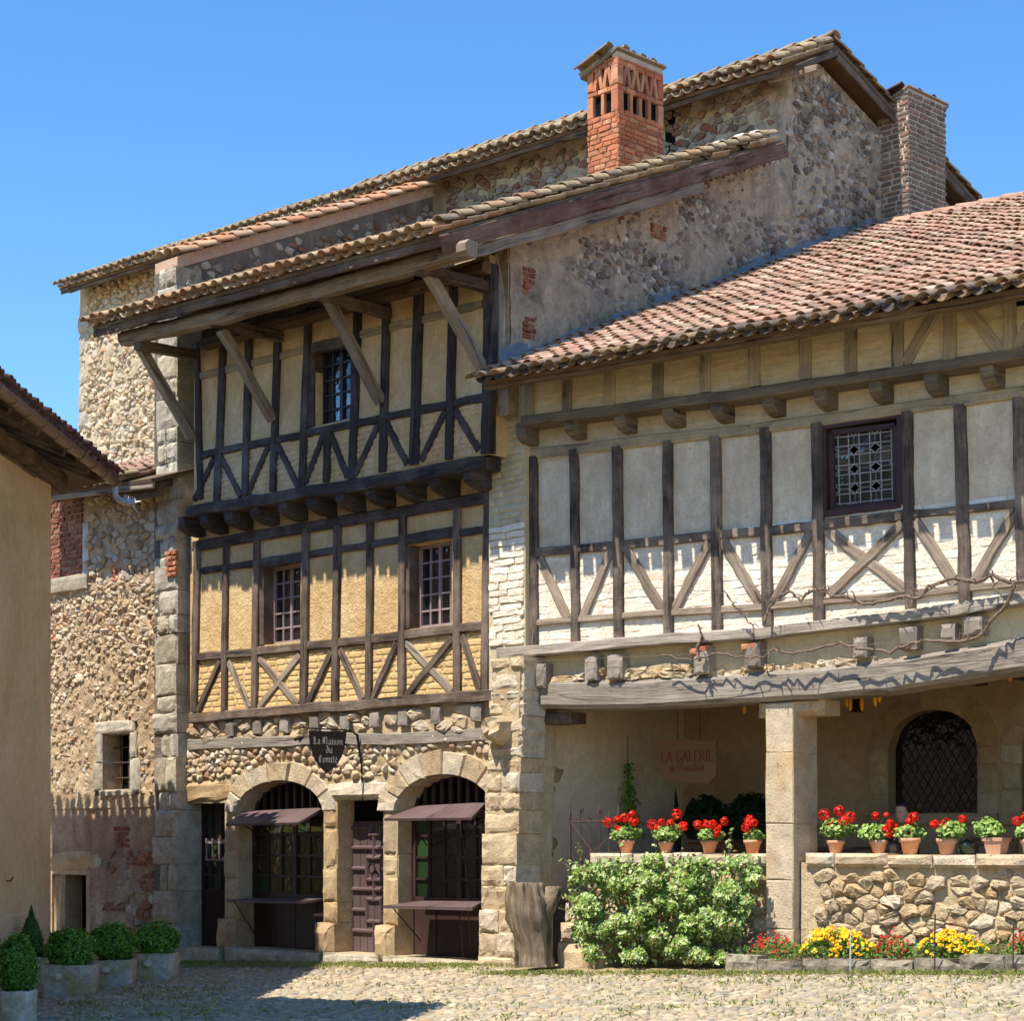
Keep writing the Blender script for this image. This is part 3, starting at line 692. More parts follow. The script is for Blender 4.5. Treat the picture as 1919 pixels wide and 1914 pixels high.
def casement(parent, pl, qd, d, leaves, cols, rows, fmat, mmat, gmat, fw=.06, mw=.022, name='window', gsel=None, tilt=.01):
    """qd: four (a, z) corners bl, br, tr, tl"""
    bl, br, tr, tl = [np.array(p) for p in qd]
    B = lambda s, t: (bl * (1 - s) + br * s) * (1 - t) + (tl * (1 - s) + tr * s) * t
    m = MB()
    for P, Q in ((bl, br), (br, tr), (tr, tl), (tl, bl)): bars(m, pl, P, Q, fw, d - .05, d + .03)
    fr = m.build(name, fmat, parent, center=True)
    for k in range(1, leaves):
        m = MB(); bars(m, pl, B(k / leaves, 0), B(k / leaves, 1), fw * .9, d - .045, d + .026); m.build('stile', mmat, fr, center=True)
    N = leaves * cols
    for i in range(1, N):
        if i % cols == 0: continue
        m = MB(); bars(m, pl, B(i / N, 0), B(i / N, 1), mw, d - .03, d + .012); m.build('mullion', mmat, fr, center=True)
    for jx in range(1, rows):
        m = MB(); bars(m, pl, B(0, jx / rows), B(1, jx / rows), mw, d - .028, d + .015); m.build('muntin', mmat, fr, center=True)
    for i in range(N):
        for jx in range(rows):
            e = [B((i + s) / N, (jx + t) / rows) for s, t in ((0, 0), (1, 0), (1, 1), (0, 1))]
            tx, ty = rng.uniform(-tilt, tilt), rng.uniform(-tilt, tilt)
            vs = [pl.pt(*p, d - .012 + tx * (s - .5) * .3 + ty * (t - .5) * .3) for p, (s, t) in zip(e, ((0, 0), (1, 0), (1, 1), (0, 1)))]
            vs += [pl.pt(*p, d - .026) for p in e]
            g = gsel(i, jx) if gsel else gmat
            MB().add(vs, [(0, 1, 2, 3), (7, 6, 5, 4)]).build('pane', g, fr, center=True)
    return fr
def quad(pl, pts, d): return [pl.ab(x, y, d) for x, y in pts]
def corbel(parent, pl, px, ytop, d0, d1, w_, h, mat, name='corbel'):
    """joist end with quarter-round underside, top at ytop px on the plane d1"""
    a, zt = pl.ab(px, ytop, (d0 + d1) / 2); L = d1 - d0; pr = [(d0, zt), (d0, zt - h)]
    for k in range(0, 7):
        t = math.pi / 2 * k / 6; pr.append((d0 + L * .25 + L * .75 * math.sin(t), zt - h * .42 - h * .58 * math.cos(t)))
    pr.append((d1, zt)); n = len(pr)
    vs = [pl.pt(a - w_ / 2, z, d) for d, z in pr] + [pl.pt(a + w_ / 2, z, d) for d, z in pr]
    fs = [tuple(range(n)), tuple(range(n, 2 * n))[::-1]] + [((k + 1) % n, k, n + k, n + (k + 1) % n) for k in range(n)]
    uv = [[(d + a, z) for d, z in pr], [(d + a, z) for d, z in pr][::-1]] + [[(a, k * .1), (a, k * .1 + .1), (a + .3, k * .1 + .1), (a + .3, k * .1)] for k in range(n)]
    MB().add(vs, fs, uv).build(name, mat, parent, center=True)
def skin_(parent, name, pl, a0, a1, z0, z1, d, amp, step, mat, fs=5.0, skip=None, patch=0.0, pf=1.3):
    """uneven mortar or render surface"""
    na, nz = max(1, int((a1 - a0) / step)), max(1, int((z1 - z0) / step)); m = MB(); vs = []
    for j in range(nz + 1):
        for i in range(na + 1):
            a, z = a0 + (a1 - a0) * i / na, z0 + (z1 - z0) * j / nz; p = pl.pt(a, z, 0)
            n = mnoise.fractal(p * fs, 1.0, 2.0, 4) * .6 + mnoise.noise(p * fs * 3.1) * .3
            vs.append(pl.pt(a, z, d + amp * max(-.3, n) + (patch * mnoise.fractal(p * pf, 1.0, 2.0, 3) if patch else 0)))
    w_ = na + 1; fs_ = []
    for j in range(nz):
        for i in range(na):
            a, z = a0 + (a1 - a0) * (i + .5) / na, z0 + (z1 - z0) * (j + .5) / nz
            if skip and skip(a, z): continue
            fs_.append((j * w_ + i, j * w_ + i + 1, (j + 1) * w_ + i + 1, (j + 1) * w_ + i))
    m.add(vs, fs_); return m.build(name, mat, parent, True)
# ------------------------------------------------------------------ ground
gs = MB()
xs = sorted(set([-2500, -400, -60, -20, -9, 9, 20, 60, 400, 2500] + [i for i in range(-8, 9, 2)])); ys = [-400, -60, 0, 8, 14, 18, 22, 26, 30, 36, 60, 400, 3000]
vs = [(x, y, gz(x) - .03) for y in ys for x in xs]; nx_ = len(xs)
gs.add(vs, [(j * nx_ + i, j * nx_ + i + 1, (j + 1) * nx_ + i + 1, (j + 1) * nx_ + i) for j in range(len(ys) - 1) for i in range(nx_ - 1)])
sg = NB('cobbled_ground')
gc = sg.ramp(sg.noise(1.1, 6, .65), [(.3, S(140, 120, 90)), (.5, S(172, 152, 114)), (.7, S(132, 126, 78))])
gc = sg.mix(1.0, gc, sg.ramp(sg.noise(30, 4), [(.3, .7), (.7, 1.15)]), 'MULTIPLY')
vg = sg.vor(6.5)
M['ground'] = sg.done(gc, .95, sg.bump(sg.math('ADD', sg.math('MULTIPLY', vg, -1.0), sg.noise(40, 3)), .03))
ground = gs.build('ground', M['ground'], None); ground['kind'] = 'structure'; ground['label'] = 'cobbled square of pale river stones with grass in the joints'
def gfr(a, b, d): return Vector((a, b, gz(a) - .03 + d))
cob = []
def cobmask(x, y):
    px, py = proj((x, y, gz(x)))
    if not (-40 < px < 1960 and py < 1950): return False
    a, d = H1.ad((x, y)); a2, d2 = H2.ad((x, y))
    if (d < .1 and a < .8): return False
    if x > 0 and d2 < 1.55: return False
    if x < -6.4 and y < 28: return False
    # grass strip along the houses thins the stones out
    if px < 700 and d < 2.2: return rng.random() < .25 + .2 * d
    return True
for poly in voronoi(-7.5, 6.6, 14.8, 31, .115, .10, .45, cobmask):
    s_ = rng.uniform(.8, 1.0)
    cob.append(stone(gfr, rounded(poly, s_ * .93, .27, 1, .05), 0.0, rng.uniform(.012, .036), True, .88, .3))
pieces(ground, 'cobble', 'cobbles', cob, M['cobble'], 300)
# grass between the stones and along the walls
gp, gn = [], []
def blade(x, y, n, spr):
    for _ in range(n):
        xx, yy = x + rng.gauss(0, spr), y + rng.gauss(0, spr); gp.append((xx, yy, gz(xx) + rng.uniform(0, .035))); gn.append((rng.gauss(0, 1), rng.gauss(0, 1) - .6, .25))
for _ in range(1500):
    px, py = rng.uniform(0, 1919), 1805 + 110 * rng.random() ** 1.4
    p = G(px, py)
    a, d = H1.ad(p); a2, d2 = H2.ad(p)
    if (p.x < 0 and d < .3) or (p.x >= 0 and d2 < 1.5): continue
    near = max(0, 1 - (d if p.x < 0 else d2 - 1.4) / 1.6)
    k = .12 + .8 * near + (.35 if px < 420 else 0)
    if rng.random() < k: blade(p.x, p.y, 14, .10)
for _ in range(260):
    a = rng.uniform(-8, .7); d = abs(rng.gauss(.35, .3)) + .12; p = H1.pt(a, 0, d); blade(p.x, p.y, 22, .10)
for _ in range(240):
    a = rng.uniform(1.2, 9); p = H2.pt(a, 0, 1.62 + abs(rng.gauss(0, .12))); blade(p.x, p.y, 16, .07)
g_ = leaf_mesh('grass', gp, gn, .045, M['grass'], None, .5, asp=.3); g_['kind'] = 'stuff'; g_['label'] = 'short dry grass in the joints and along the house walls'; g_['category'] = 'grass'
# ------------------------------------------------------------------ tall half-timbered house
n1 = V3(H1.n)
h1 = thing('half_timbered_house', 'tall narrow half-timbered house with ochre panels, bracketed eave and arched ground floor', 'house', H1.pt(-3.5, -.3, 0))
def A1(px, py, d=0.0): return H1.ab(px, py, d)
def t1(name, x0, y0, x1, y1, w_, d, mat, dep=.13, **k):
    return timber(h1, name, H1.at(x0, y0, d), H1.at(x1, y1, d), w_, dep, n1, mat, **k)
DG, D1, D2 = 0.0, .06, .45
aL = A1(344, 1500)[0]; aR = A1(925, 1500)[0] + .35
# ground floor masonry
holes = []
def hole(xl, xr, yb, ys, yc=None, xm=None):
    a0, a1 = A1(xl, ys)[0], A1(xr, ys)[0]; am = (xl + xr) / 2
    zs = A1(am, ys)[1]; zb = A1(am, yb)[1]; zc = A1(xm or am, yc)[1] if yc else zs
    return (a0, a1, zb, zs, zc)
hW = hole(350, 422, 1776, 1506); hA = hole(447, 607, 1780, 1522, 1464); hD = hole(632, 719, 1788, 1499); hB = hole(745, 925, 1797, 1520, 1452, 850)
gw = wall(h1, 'ground_floor_wall', H1, aL, aR, -.6, A1(640, 1386)[1], [hW, hA, hD, hB], DG, .36, M['mortar'])
# piers of dressed blocks
def pier(l, r, z0, z1, mat, flare=.14):
    zz = z0
    block(gw, 'pier_base', H1, l - flare * .7, r + .02, zz - .12, zz + .42, -.3, DG + .16, mat, .07, .025)
    stack(gw, 'pier_stone', H1, lambda z: l, lambda z: r + .01, zz + .42, z1, .3, .75, -.31, DG + .035, mat, .03, .012, .015)
zs0 = hA[3]
pier(hW[1], hA[0], hA[2], zs0 + .02, M['ashlar_tan']); pier(hA[1], hD[0], hD[2], zs0 + .12, M['ashlar_tan']); pier(hD[1], hB[0], hB[2], zs0 + .05, M['ashlar_tan'])
stack(gw, 'pier_stone', H1, lambda z: hW[0] - .3, lambda z: hW[0] + .02, hW[2] - .3, hW[3] + .02, .4, .8, -.31, DG + .03, M['ashlar_grey'])
def lintel(h, t, mat): block(gw, 'lintel', H1, h[0] - .22, h[1] + .14, h[3] - .005, h[3] + t, -.31, DG + .05, mat, .05, .02)
lintel(hW, .36, M['ashlar_tan']); lintel(hD, .30, M['ashlar'])
def vouss(h, n, t, mat, a_max=9):
    am, hw = (h[0] + h[1]) / 2, (h[1] - h[0]) / 2; ri = h[4] - h[3]
    for k in range(n):
        t0, t1 = math.pi * (1 - k / n) - .012, math.pi * (1 - (k + 1) / n) + .012
        tt = t * rng.uniform(.85, 1.2)
        if am + hw * math.cos((t0 + t1) / 2) > a_max: continue
        q = [(am + hw * math.cos(t0 + (t1 - t0) * i / 3), h[3] + ri * math.sin(t0 + (t1 - t0) * i / 3)) for i in range(4)]
        o = [(am + (hw + tt) * math.cos(t0 + (t1 - t0) * i / 3), h[3] + (ri + tt) * math.sin(t0 + (t1 - t0) * i / 3)) for i in range(4)]
        poly = [np.array(p) for p in (o + q[::-1])][::-1]
        vs, fs = stone(H1.pt, poly, DG, .05 * rng.uniform(.7, 1.3), False, .93, .1)
        MB().add(vs, fs).build('voussoir', mat, gw, center=True)
        # soffit slab of the same stone
        vs = [H1.pt(*p, DG + .02) for p in q] + [H1.pt(*p, -.33) for p in q]
        vs = [Vector((v.x, v.y, v.z - .012)) for v in vs]
        MB().add(vs, [(i, i + 1, 4 + i + 1, 4 + i) for i in range(3)]).build('soffit_stone', mat, gw, center=True)
vouss(hA, 7, .30, M['ashlar']); vouss(hB, 8, .34, M['ashlar'])
# rounded cobbles above the arches
def nohole(a, z):
    for h, t in ((hA, .34), (hB, .38)):
        am, hw = (h[0] + h[1]) / 2, (h[1] - h[0]) / 2
        if z < h[3] and h[0] - .05 < a < h[1] + .05: return False
        if ((a - am) / (hw + t)) ** 2 + ((z - h[3]) / (h[4] - h[3] + t)) ** 2 < 1: return False
    for h, t in ((hW, .38), (hD, .33)):
        if h[0] - .24 < a < h[1] + .16 and z < h[3] + t: return False
    return True
skin_(gw, 'mortar_face', H1, aL, aR - .35, A1(640, 1520)[1], A1(640, 1390)[1], DG + .005, .04, .05, M['mortar'], 6.0, lambda a, z: not nohole(a, z))
st = rubble(H1, [(346, 1398), (640, 1392), (928, 1382), (928, 1560), (344, 1560)], DG, .12, .09, .055, .97, .04, .47, nohole, 1, .28, .22, .86, .14)
pieces(gw, 'cobble_stone', 'cobble_stones', st, M['rub_fine'], 300)
# band between the two lower beams: joist ends and small stones
prism(h1, 'band_mortar', H1, [A1(346, 1392), A1(926, 1376), A1(926, 1306), A1(346, 1348)], -.2, .01, M['mortar'])
jx = [(438, 1367), (489, 1363), (540, 1359), (596, 1356), (653, 1353), (709, 1349), (762, 1346), (824, 1342), (900, 1336)]
jxa = [A1(x, y)[0] for x, y in jx]
for (x, y) in jx:
    a, z = A1(x, y); block(h1, 'joist_end', H1, a - .10, a + .10, z - .12, z + .12, -.1, .09, M['tim_silver'], .01, .012)
st = rubble(H1, [(350, 1388), (924, 1372), (924, 1318), (350, 1352)], .01, .26, .15, .07, .95, 0, .38, lambda a, z: all(abs(a - q) > .15 for q in jxa))
pieces(h1, 'packing_stone', 'packing_stones', st, M['rub_light'], 300, False)
timber(h1, 'lower_beam', None, None, .17, .2, n1, M['tim_silver'], n=16, wob=.02, pts=[H1.at(352, 1397, .07), H1.at(500, 1391, .07), H1.at(640, 1385, .07), H1.at(760, 1386, .07), H1.at(922, 1375, .07)])
timber(h1, 'sill_beam', None, None, .15, .25, n1, M['tim_brown'], n=16, wob=.018, pts=[H1.at(353, 1347, .12), H1.at(640, 1323, .12), H1.at(922, 1302, .12)])
# first floor
w1L = quad(H1, [(488, 1209), (564, 1203), (564, 1052), (488, 1066)], D1); w1R = quad(H1, [(760, 1180), (847, 1171), (847, 1009), (760, 1024)], D1)
def rect(q): return (min(q[0][0], q[3][0]), max(q[1][0], q[2][0]), (q[0][1] + q[1][1]) / 2, (q[2][1] + q[3][1]) / 2, (q[2][1] + q[3][1]) / 2)
rL, rR = rect(w1L), rect(w1R)
aU = A1(357, 1200, D1)[0]
f1 = wall(h1, 'first_floor_wall', H1, aU, aR, A1(640, 1335)[1], A1(640, 935, D1)[1] + .35, [rL, rR], D1, .34, M['ochre'])
br = courses(H1, aU + .05, A1(912, 1200, D1)[0], A1(640, 1330, D1)[1], A1(640, 1212, D1)[1], .34, .088, D1, .005, .95, 0.0, None, True, .010)
pieces(f1, 'washed_brick', 'washed_bricks', br, M['ochre_brick'], 300)
PD = D1 + .045
for x0, y0, x1, y1 in ((367, 1030, 361, 1335), (421, 1020, 417, 1335), (479, 1008, 474, 1327), (571, 992, 566, 1325), (630, 985, 625, 1318), (691, 975, 688, 1312), (752, 966, 750, 1308), (854, 948, 854, 1300), (912, 938, 906, 1296)):
    t1('post', x0, y0, x1, y1, rng.uniform(.13, .155), PD + .012, M['tim_brown'])
for x0, y0, x1, y1 in ((378, 1070, 486, 1054), (572, 1040, 752, 1011), (854, 1001, 909, 991)): t1('rail', x0, y0, x1, y1, .10, PD, M['tim_dark'])
for x0, y0, x1, y1 in ((486, 1056, 570, 1043), (754, 1012, 854, 995)): t1('lintel', x0, y0, x1, y1, .15, PD + .004, M['tim_dark'])
for x0, y0, x1, y1 in ((364, 1232, 474, 1223), (474, 1222, 568, 1212), (570, 1211, 752, 1192), (752, 1191, 854, 1178), (854, 1178, 904, 1173)): t1('rail', x0, y0, x1, y1, .13, PD + .002, M['tim_brown'])
z8 = lambda x, y: (330 + x / 3.046, 850 + y / 3.046)
for x0, y0, x1, y1, g in ((245, 1185, 118, 1475, 0), (295, 1190, 415, 1455, 1), (470, 1170, 692, 1435, 1), (700, 1150, 465, 1455, 1), (880, 1135, 748, 1425, 0), (930, 1120, 1058, 1408, 0), (1255, 1080, 1115, 1398, 0), (1305, 1080, 1572, 1360, 1), (1575, 1050, 1308, 1385, 0), (1625, 1040, 1728, 1348, 0)):
    t1('brace', *z8(x0, y0), *z8(x1, y1), .115, PD - (.014 if g else .004), M['tim_grey' if g else 'tim_brown'], dep=.09)
WD = D1 - .2
for r, q in ((rL, w1L), (rR, w1R)):
    block(h1, 'window_jamb', H1, r[0] - .0, r[0] + .10, r[2], r[3], WD - .03, D1 + .02, M['tim_brown'], .01, .004)
    casement(h1, H1, [(r[0] + .11, r[2] + .03), (r[1] - .02, r[2] + .03), (r[1] - .02, r[3] - .02), (r[0] + .11, r[3] - .02)], WD, 2, 2, 5, M['muntin'], M['muntin'], M['glass_dark'], .05, .024)
# jetty
t1('top_plate', 360, 1024, 920, 930, .16, .12, M['tim_dark'], dep=.16, n=14)
prism(h1, 'jetty_soffit', H1, [A1(352, 985, D1), A1(922, 888, D1), A1(922, 870, D1), A1(352, 968, D1)], D1 - .2, D1 + .02, M['ochre'])
for x, y in ((364, 972), (407, 966), (453, 958), (502, 949), (555, 940), (609, 931), (663, 922), (719, 912), (776, 902), (839, 892), (904, 880)):
    corbel(h1, H1, x, y + 1, D1 - .1, D2 + .02, .20, .27, M['tim_dark'])
timber(h1, 'jetty_beam', None, None, .17, .42, n1, M['tim_dark'], n=18, wob=.02, pts=[H1.at(350, 959, D2 + .05), H1.at(500, 934, D2 + .07), H1.at(760, 893, D2 + .07), H1.at(902, 865, D2 + .05)])
# second floor
w2 = quad(H1, [(592, 797), (659, 786), (661, 640), (594, 656)], D2); r2 = rect(w2)
aS = A1(364, 800, D2)[0]; aSR = A1(918, 700, D2)[0]
ztop = lambda a: 10.0
f2 = wall(h1, 'second_floor_wall', H1, aS, aSR, A1(640, 908, D2)[1], 9.3, [r2], D2, .5, M['ochre_up'])
br = courses(H1, aS + .03, aSR, A1(640, 905, D2)[1], A1(640, 806, D2)[1], .3, .088, D2, .012, .82, 0, None, True, .008)
pieces(f2, 'washed_brick', 'washed_bricks', br, M['ochre_up'], 300)
P2 = D2 + .045
for x0, y0, x1, y1, w_ in ((366, 640, 373, 935, .12), (417, 612, 404, 940, .15), (465, 605, 456, 928, .145), (519, 595, 509, 920, .14), (576, 575, 563, 912, .14), (668, 560, 657, 897, .15), (722, 545, 714, 884, .14), (783, 515, 773, 870, .17), (847, 510, 839, 860, .14), (914, 495, 908, 850, .16), (611, 810, 609, 903, .13)):
    t1('post', x0, y0, x1, y1, w_, P2 + .012, M['tim_dark'])
for x0, y0, x1, y1 in ((369, 706, 576, 653), (668, 628, 783, 600), (783, 600, 903, 568)): t1('rail', x0, y0, x1, y1, .11, P2 - .01, M['tim_faded'], dep=.08)
for x0, y0, x1, y1 in ((371, 855, 404, 846), (404, 846, 563, 815), (563, 814, 660, 794), (660, 795, 714, 783), (714, 782, 905, 745)): t1('rail', x0, y0, x1, y1, .11, P2 + .002, M['tim_dark'])
z7 = lambda x, y: (330 + x / 3.046, 430 + y / 3.046)
for x0, y0, x1, y1 in ((212, 1305, 100, 1545), (255, 1305, 362, 1525), (522, 1235, 405, 1505), (572, 1225, 692, 1470), (838, 1165, 733, 1445), (875, 1165, 972, 1410), (1148, 1115, 1018, 1398), (1198, 1105, 1312, 1340), (1532, 1035, 1393, 1318), (1588, 1035, 1722, 1258)):
    t1('brace', *z7(x0, y0), *z7(x1, y1), .105, P2 - .004, M['tim_dark'], dep=.09)
t1('lintel', 583, 652, 664, 634, .15, P2 + .01, M['tim_brown'])
block(h1, 'window_jamb', H1, r2[0] - .16, r2[0], r2[2], r2[3], D2 - .2, D2 + .03, M['tim_brown'], .01, .005)
casement(h1, H1, [(r2[0], r2[2] + .02), (r2[1], r2[2] + .02), (r2[1], r2[3]), (r2[0], r2[3])], D2 - .16, 2, 2, 5, M['muntin_dark'], M['muntin_dark'], M['glass_dark'], .07, .03,
         gsel=lambda i, j: M['glass_sky'] if (i == 3 and j < 4) or (i == 1 and j in (0, 1, 2)) else (M['glass_sky'] if (i, j) == (2, 1) else M['glass_dark']))
# eave: roof plane through the eave line and the right verge
DE = 1.97
VS = Pl(S1.o + S1.n * .45, S1.u)
E1, E2, TV = H1.at(174, 612, DE), H1.at(824, 436, DE), VS.at(1465, 262)
U_ = (E2 - E1).normalized(); W_ = U_.cross(TV - E2).normalized(); W_ = W_ if W_.z > 0 else -W_; V_ = W_.cross(U_).normalized()
LP = Pl(H1.pt(A1(332, 1200, .2)[0], 0, .2)[:2], S1.u)        # inner face of the party wall on the left
dirB = (TV - E2).normalized()
def on_roof1(a, v): return E2 + U_ * a + dirB * v
lenV = (TV - E2).length
k0 = on_roof1(0, 0); L1 = (E2 - E1).length
lw = LP.ad(E2)[1]                                     # distance from the verge to the party wall
rf1 = deck(h1, 'roof', [E1, E2, TV, on_roof1(-lw - .5, lenV), on_roof1(-lw - .5, 2.0), E1 + dirB * 2.0], W_, .05, M['tim_roof'])
def m1(p):
    q = p - E2; v = q.dot(V_) ; a_, d_ = LP.ad(p)
    e = VS.ad(p)[1]
    return e < .03 and (d_ > .05 or v < 1.7) and v < lenV * .99
roof_tiles(rf1, E1 - V_ * .06, U_, V_, W_, L1 + lenV, lenV * 1.0, .235, .30, m1, M['tile_old'], M['tile_tan'], 260, ov=.07)
# verge: tiles laid along the slope above the fascia board
vt = MB()
tg = tile_geo(.115, .10, .40, .014, 6, True, .03)
me_v = bpy.data.meshes.new('verge_tile'); me_v.from_pydata(*(tg[0], [], tg[1])); me_v.materials.append(M['tile_old']); me_v.polygons.foreach_set('use_smooth', [True] * len(me_v.polygons))
side = -U_
for k in range(int(lenV / .30)):
    p = on_roof1(-.08, .1 + k * .30) + W_ * (.07 + rng.uniform(0, .012))
    v = dirB; wv = W_; uv_ = v.cross(wv).normalized()
    Mx = Matrix(((uv_.x, v.x, wv.x, p.x), (uv_.y, v.y, wv.y, p.y), (uv_.z, v.z, wv.z, p.z), (0, 0, 0, 1)))
    shared('verge_tile', me_v, Mx, rf1)
nS = V3(S1.n)
timber(h1, 'verge_board', on_roof1(.05, -.05) - W_ * .14, on_roof1(.05, lenV) - W_ * .14, .22, .04, nS, M['tim_red'], n=20, wob=.012)
timber(h1, 'verge_rafter', on_roof1(.02, .3) - W_ * .33, on_roof1(.02, lenV * .72) - W_ * .33, .15, .12, nS, M['tim_grey'], n=20, wob=.016)
timber(h1, 'eave_board', E1 - W_ * .10 - V_ * .02, E2 - W_ * .10 - V_ * .02, .11, .03, n1, M['tim_red'], n=18, wob=.012)
for k in range(15):
    p = E1.lerp(E2, (k + .6) / 15.2) - W_ * .06
    timber(h1, 'rafter', p + dirB * .08 - W_ * .11, p + dirB * 2.0 - W_ * .11, .12, .12, -W_, M['tim_roof'], n=4)
# purlin log, arms and struts
pp = [H1.at(232, 634, 1.64), H1.at(420, 590, 1.64), H1.at(640, 531, 1.64), H1.at(884, 466, 1.64)]
timber(h1, 'purlin', None, None, .21, .2, n1, M['tim_grey'], n=18, wob=.022, ch=.06, pts=[p + n1 * .1 for p in pp])
timber(h1, 'wall_plate', None, None, .16, .16, n1, M['tim_roof'], n=12, wob=.018, ch=.04, pts=[H1.at(372, 645, .66), H1.at(760, 540, .66), H1.at(905, 498, .66)])
for (ax, ay, bx, by, cx_, cy_, ex, ey) in ((256, 637, 364, 657, 268, 648, 364, 818), (398, 592, 527, 624, 421, 616, 517, 786), (596, 541, 730, 579, 620, 556, 720, 752), (782, 493, 914, 528, 809, 511, 911, 688)):
    A = H1.at(ax, ay, 1.66); B = H1.at(bx, by, D2 + .02); timber(h1, 'bracket_arm', A, B, .14, .14, Vector((0, 0, 1)), M['tim_brown'], n=6)
    A = H1.at(cx_, cy_, 1.45); B = H1.at(ex, ey, D2 + .06); timber(h1, 'bracket_strut', A, B, .14, .12, nS, M['tim_grey'], n=6)
# right flank wall and its front end
def fl_top(a):
    b = VS.ab(1465, 262)[0]; z0_ = E2.z - .2; a0_ = VS.ad(E2)[0]
    return z0_ + (TV.z - .16 - z0_) * (a - a0_) / (b - a0_) - .1
s_end = S1.ab(1480, 300)[0]
fk = wall(h1, 'flank_wall', S1, -.32, s_end, 7.2, 12, [], 0.0, .62, M['flank'], fl_top)
st = rubble(S1, [(984, 440), (1250, 350), (1479, 285), (1479, 490), (1300, 570), (984, 690)], 0.0, .10, .075, .042, .95, .05, .47)
pieces(fk, 'wall_stone', 'wall_stones', st, M['rub_dark'], 300, False)
fz0 = S1.ab(990, 690)[1]
skin_(fk, 'worn_render', S1, -.3, s_end, fz0 - .1, S1.ab(1479, 285)[1] + .1, .036, .02, .055, M['flank'], 6.0, lambda a, z: z > fl_top(a) - .03, .05, 1.0)
for (x0, y0, x1, y1) in ((1105, 375, 1165, 415), (975, 505, 998, 560), (975, 600, 998, 640), (1215, 425, 1245, 455), (1300, 330, 1318, 360)):
    a0, z1 = S1.ab(x0, y0); a1, z0 = S1.ab(x1, y1)
    pieces(fk, 'brick', 'bricks', courses(S1, a0, a1, z0, z1, .17, .075, 0.02, .05, .8, 0), M['brick_red'], 60, False)
fe = Pl(S1.pt(-.325, 0)[:2], U1)                       # front end face of the flank wall
prism(h1, 'render_patch', fe, [(-.56, fe.ab(930, 690)[1]), (-.08, fe.ab(960, 690)[1]), (-.05, fe.ab(960, 560)[1]), (-.2, fe.ab(950, 470)[1]), (-.5, fe.ab(940, 480)[1])], -.05, .012, M['render_patch'])
# mortar fillet behind the verge tiles
fm = MB(); N = 34; vs = []
for k in range(N + 1):
    v = lenV * (.42 + .58 * k / N); b = on_roof1(-.28, v) + W_ * .03
    hgt = (.06 + .16 * (k / N)) * rng.uniform(.7, 1.25)
    vs += [b, b + Vector((0, 0, hgt)) - U_ * .05, b + Vector((0, 0, hgt)) - U_ * .2, b - U_ * .24]
fm.add(vs, [(4 * k + i, 4 * k + 4 + i, 4 * k + 5 + i, 4 * k + 1 + i) for k in range(N) for i in range(3)])
fm.build('mortar_fillet', M['white_mortar'], rf1)
# pilaster between the houses (limewashed brick courses)
pa0, pa1 = H1.ab(917, 1000, .12)[0], H1.ab(985, 1000, .12)[0]
prism(h1, 'pilaster', H1, [(pa0, 3.4), (pa1, 3.4), (pa1, 7.8), (pa0, 7.8)], -.4, .12, M['pilaster'])
pz1 = H1.ab(950, 985, .12)[1]
br = courses(H1, pa0 + .01, pa1 - .01, H1.ab(950, 1210, .12)[1], pz1, .42, .095, .12, .026, .9, 0, None, False, .016)
pieces(h1, 'rendered_brick', 'rendered_bricks', br, M['cream_brick'], 200, False)
br = courses(H1, pa0 + .01, pa1 - .01, pz1, H1.ab(950, 800, .12)[1], .42, .095, .12, .012, .9, 0, None, False, .016)
pieces(h1, 'rendered_brick', 'rendered_bricks', br, M['pilaster'], 200)
# stone buttress under it
BD = .42
def bl(z): return H1.ab(893, 1790, BD)[0] + (H1.ab(918, 1240, BD)[0] - H1.ab(893, 1790, BD)[0]) * (z + .1) / 4.0
def brr(z): return H1.ab(960, 1790, BD)[0] + (H1.ab(978, 1240, BD)[0] - H1.ab(960, 1790, BD)[0]) * (z + .1) / 4.0
zt = H1.ab(950, 1232, BD)[1]
bt = prism(h1, 'buttress', H1, [(bl(-.3) + .06, -.4), (brr(-.3) - .05, -.4), (brr(zt) - .05, zt), (bl(zt) + .06, zt)], -.3, BD - .03, M['mortar'])
stack(bt, 'buttress_stone', H1, bl, brr, -.15, 2.7, .22, .44, -.05, BD, M['ashlar'], .022, .02, .015, .55, .003)
stack(bt, 'buttress_stone', H1, bl, brr, 2.7, zt, .13, .28, -.05, BD - .02, M['ashlar'], .025, .025, .02, .8, .003)
# carved corbel stone on the buttress
cpx = [np.array(H1.ab(x, y, BD)) for x, y in ((918, 1384), (926, 1396), (940, 1400), (951, 1390), (957, 1370), (958, 1352), (950, 1343), (932, 1341), (916, 1346), (910, 1360))]
cpx = [p for p in cpx]; cs_, cf_ = stone(H1.pt, cpx, BD - .05, .22, True, .86, .5, .3); MB().add(cs_, cf_).build('corbel_stone', M['ashlar_tan'], bt, False, center=True)
# steps and thresholds
for h, y in ((hW, 0), (hA, 0), (hD, 0), (hB, 0)):
    block(gw, 'threshold', H1, h[0] - .1, h[1] + .1, h[2] - .3, h[2] - .004, -.3, .22, M['ashlar_grey'], .03, .012)
# joinery
RD = -.29
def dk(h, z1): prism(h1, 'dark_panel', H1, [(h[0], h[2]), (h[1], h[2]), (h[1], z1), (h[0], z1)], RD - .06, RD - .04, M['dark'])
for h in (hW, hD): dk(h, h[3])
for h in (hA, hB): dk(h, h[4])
zA = lambda y, x=530: A1(x, y, RD)[1]
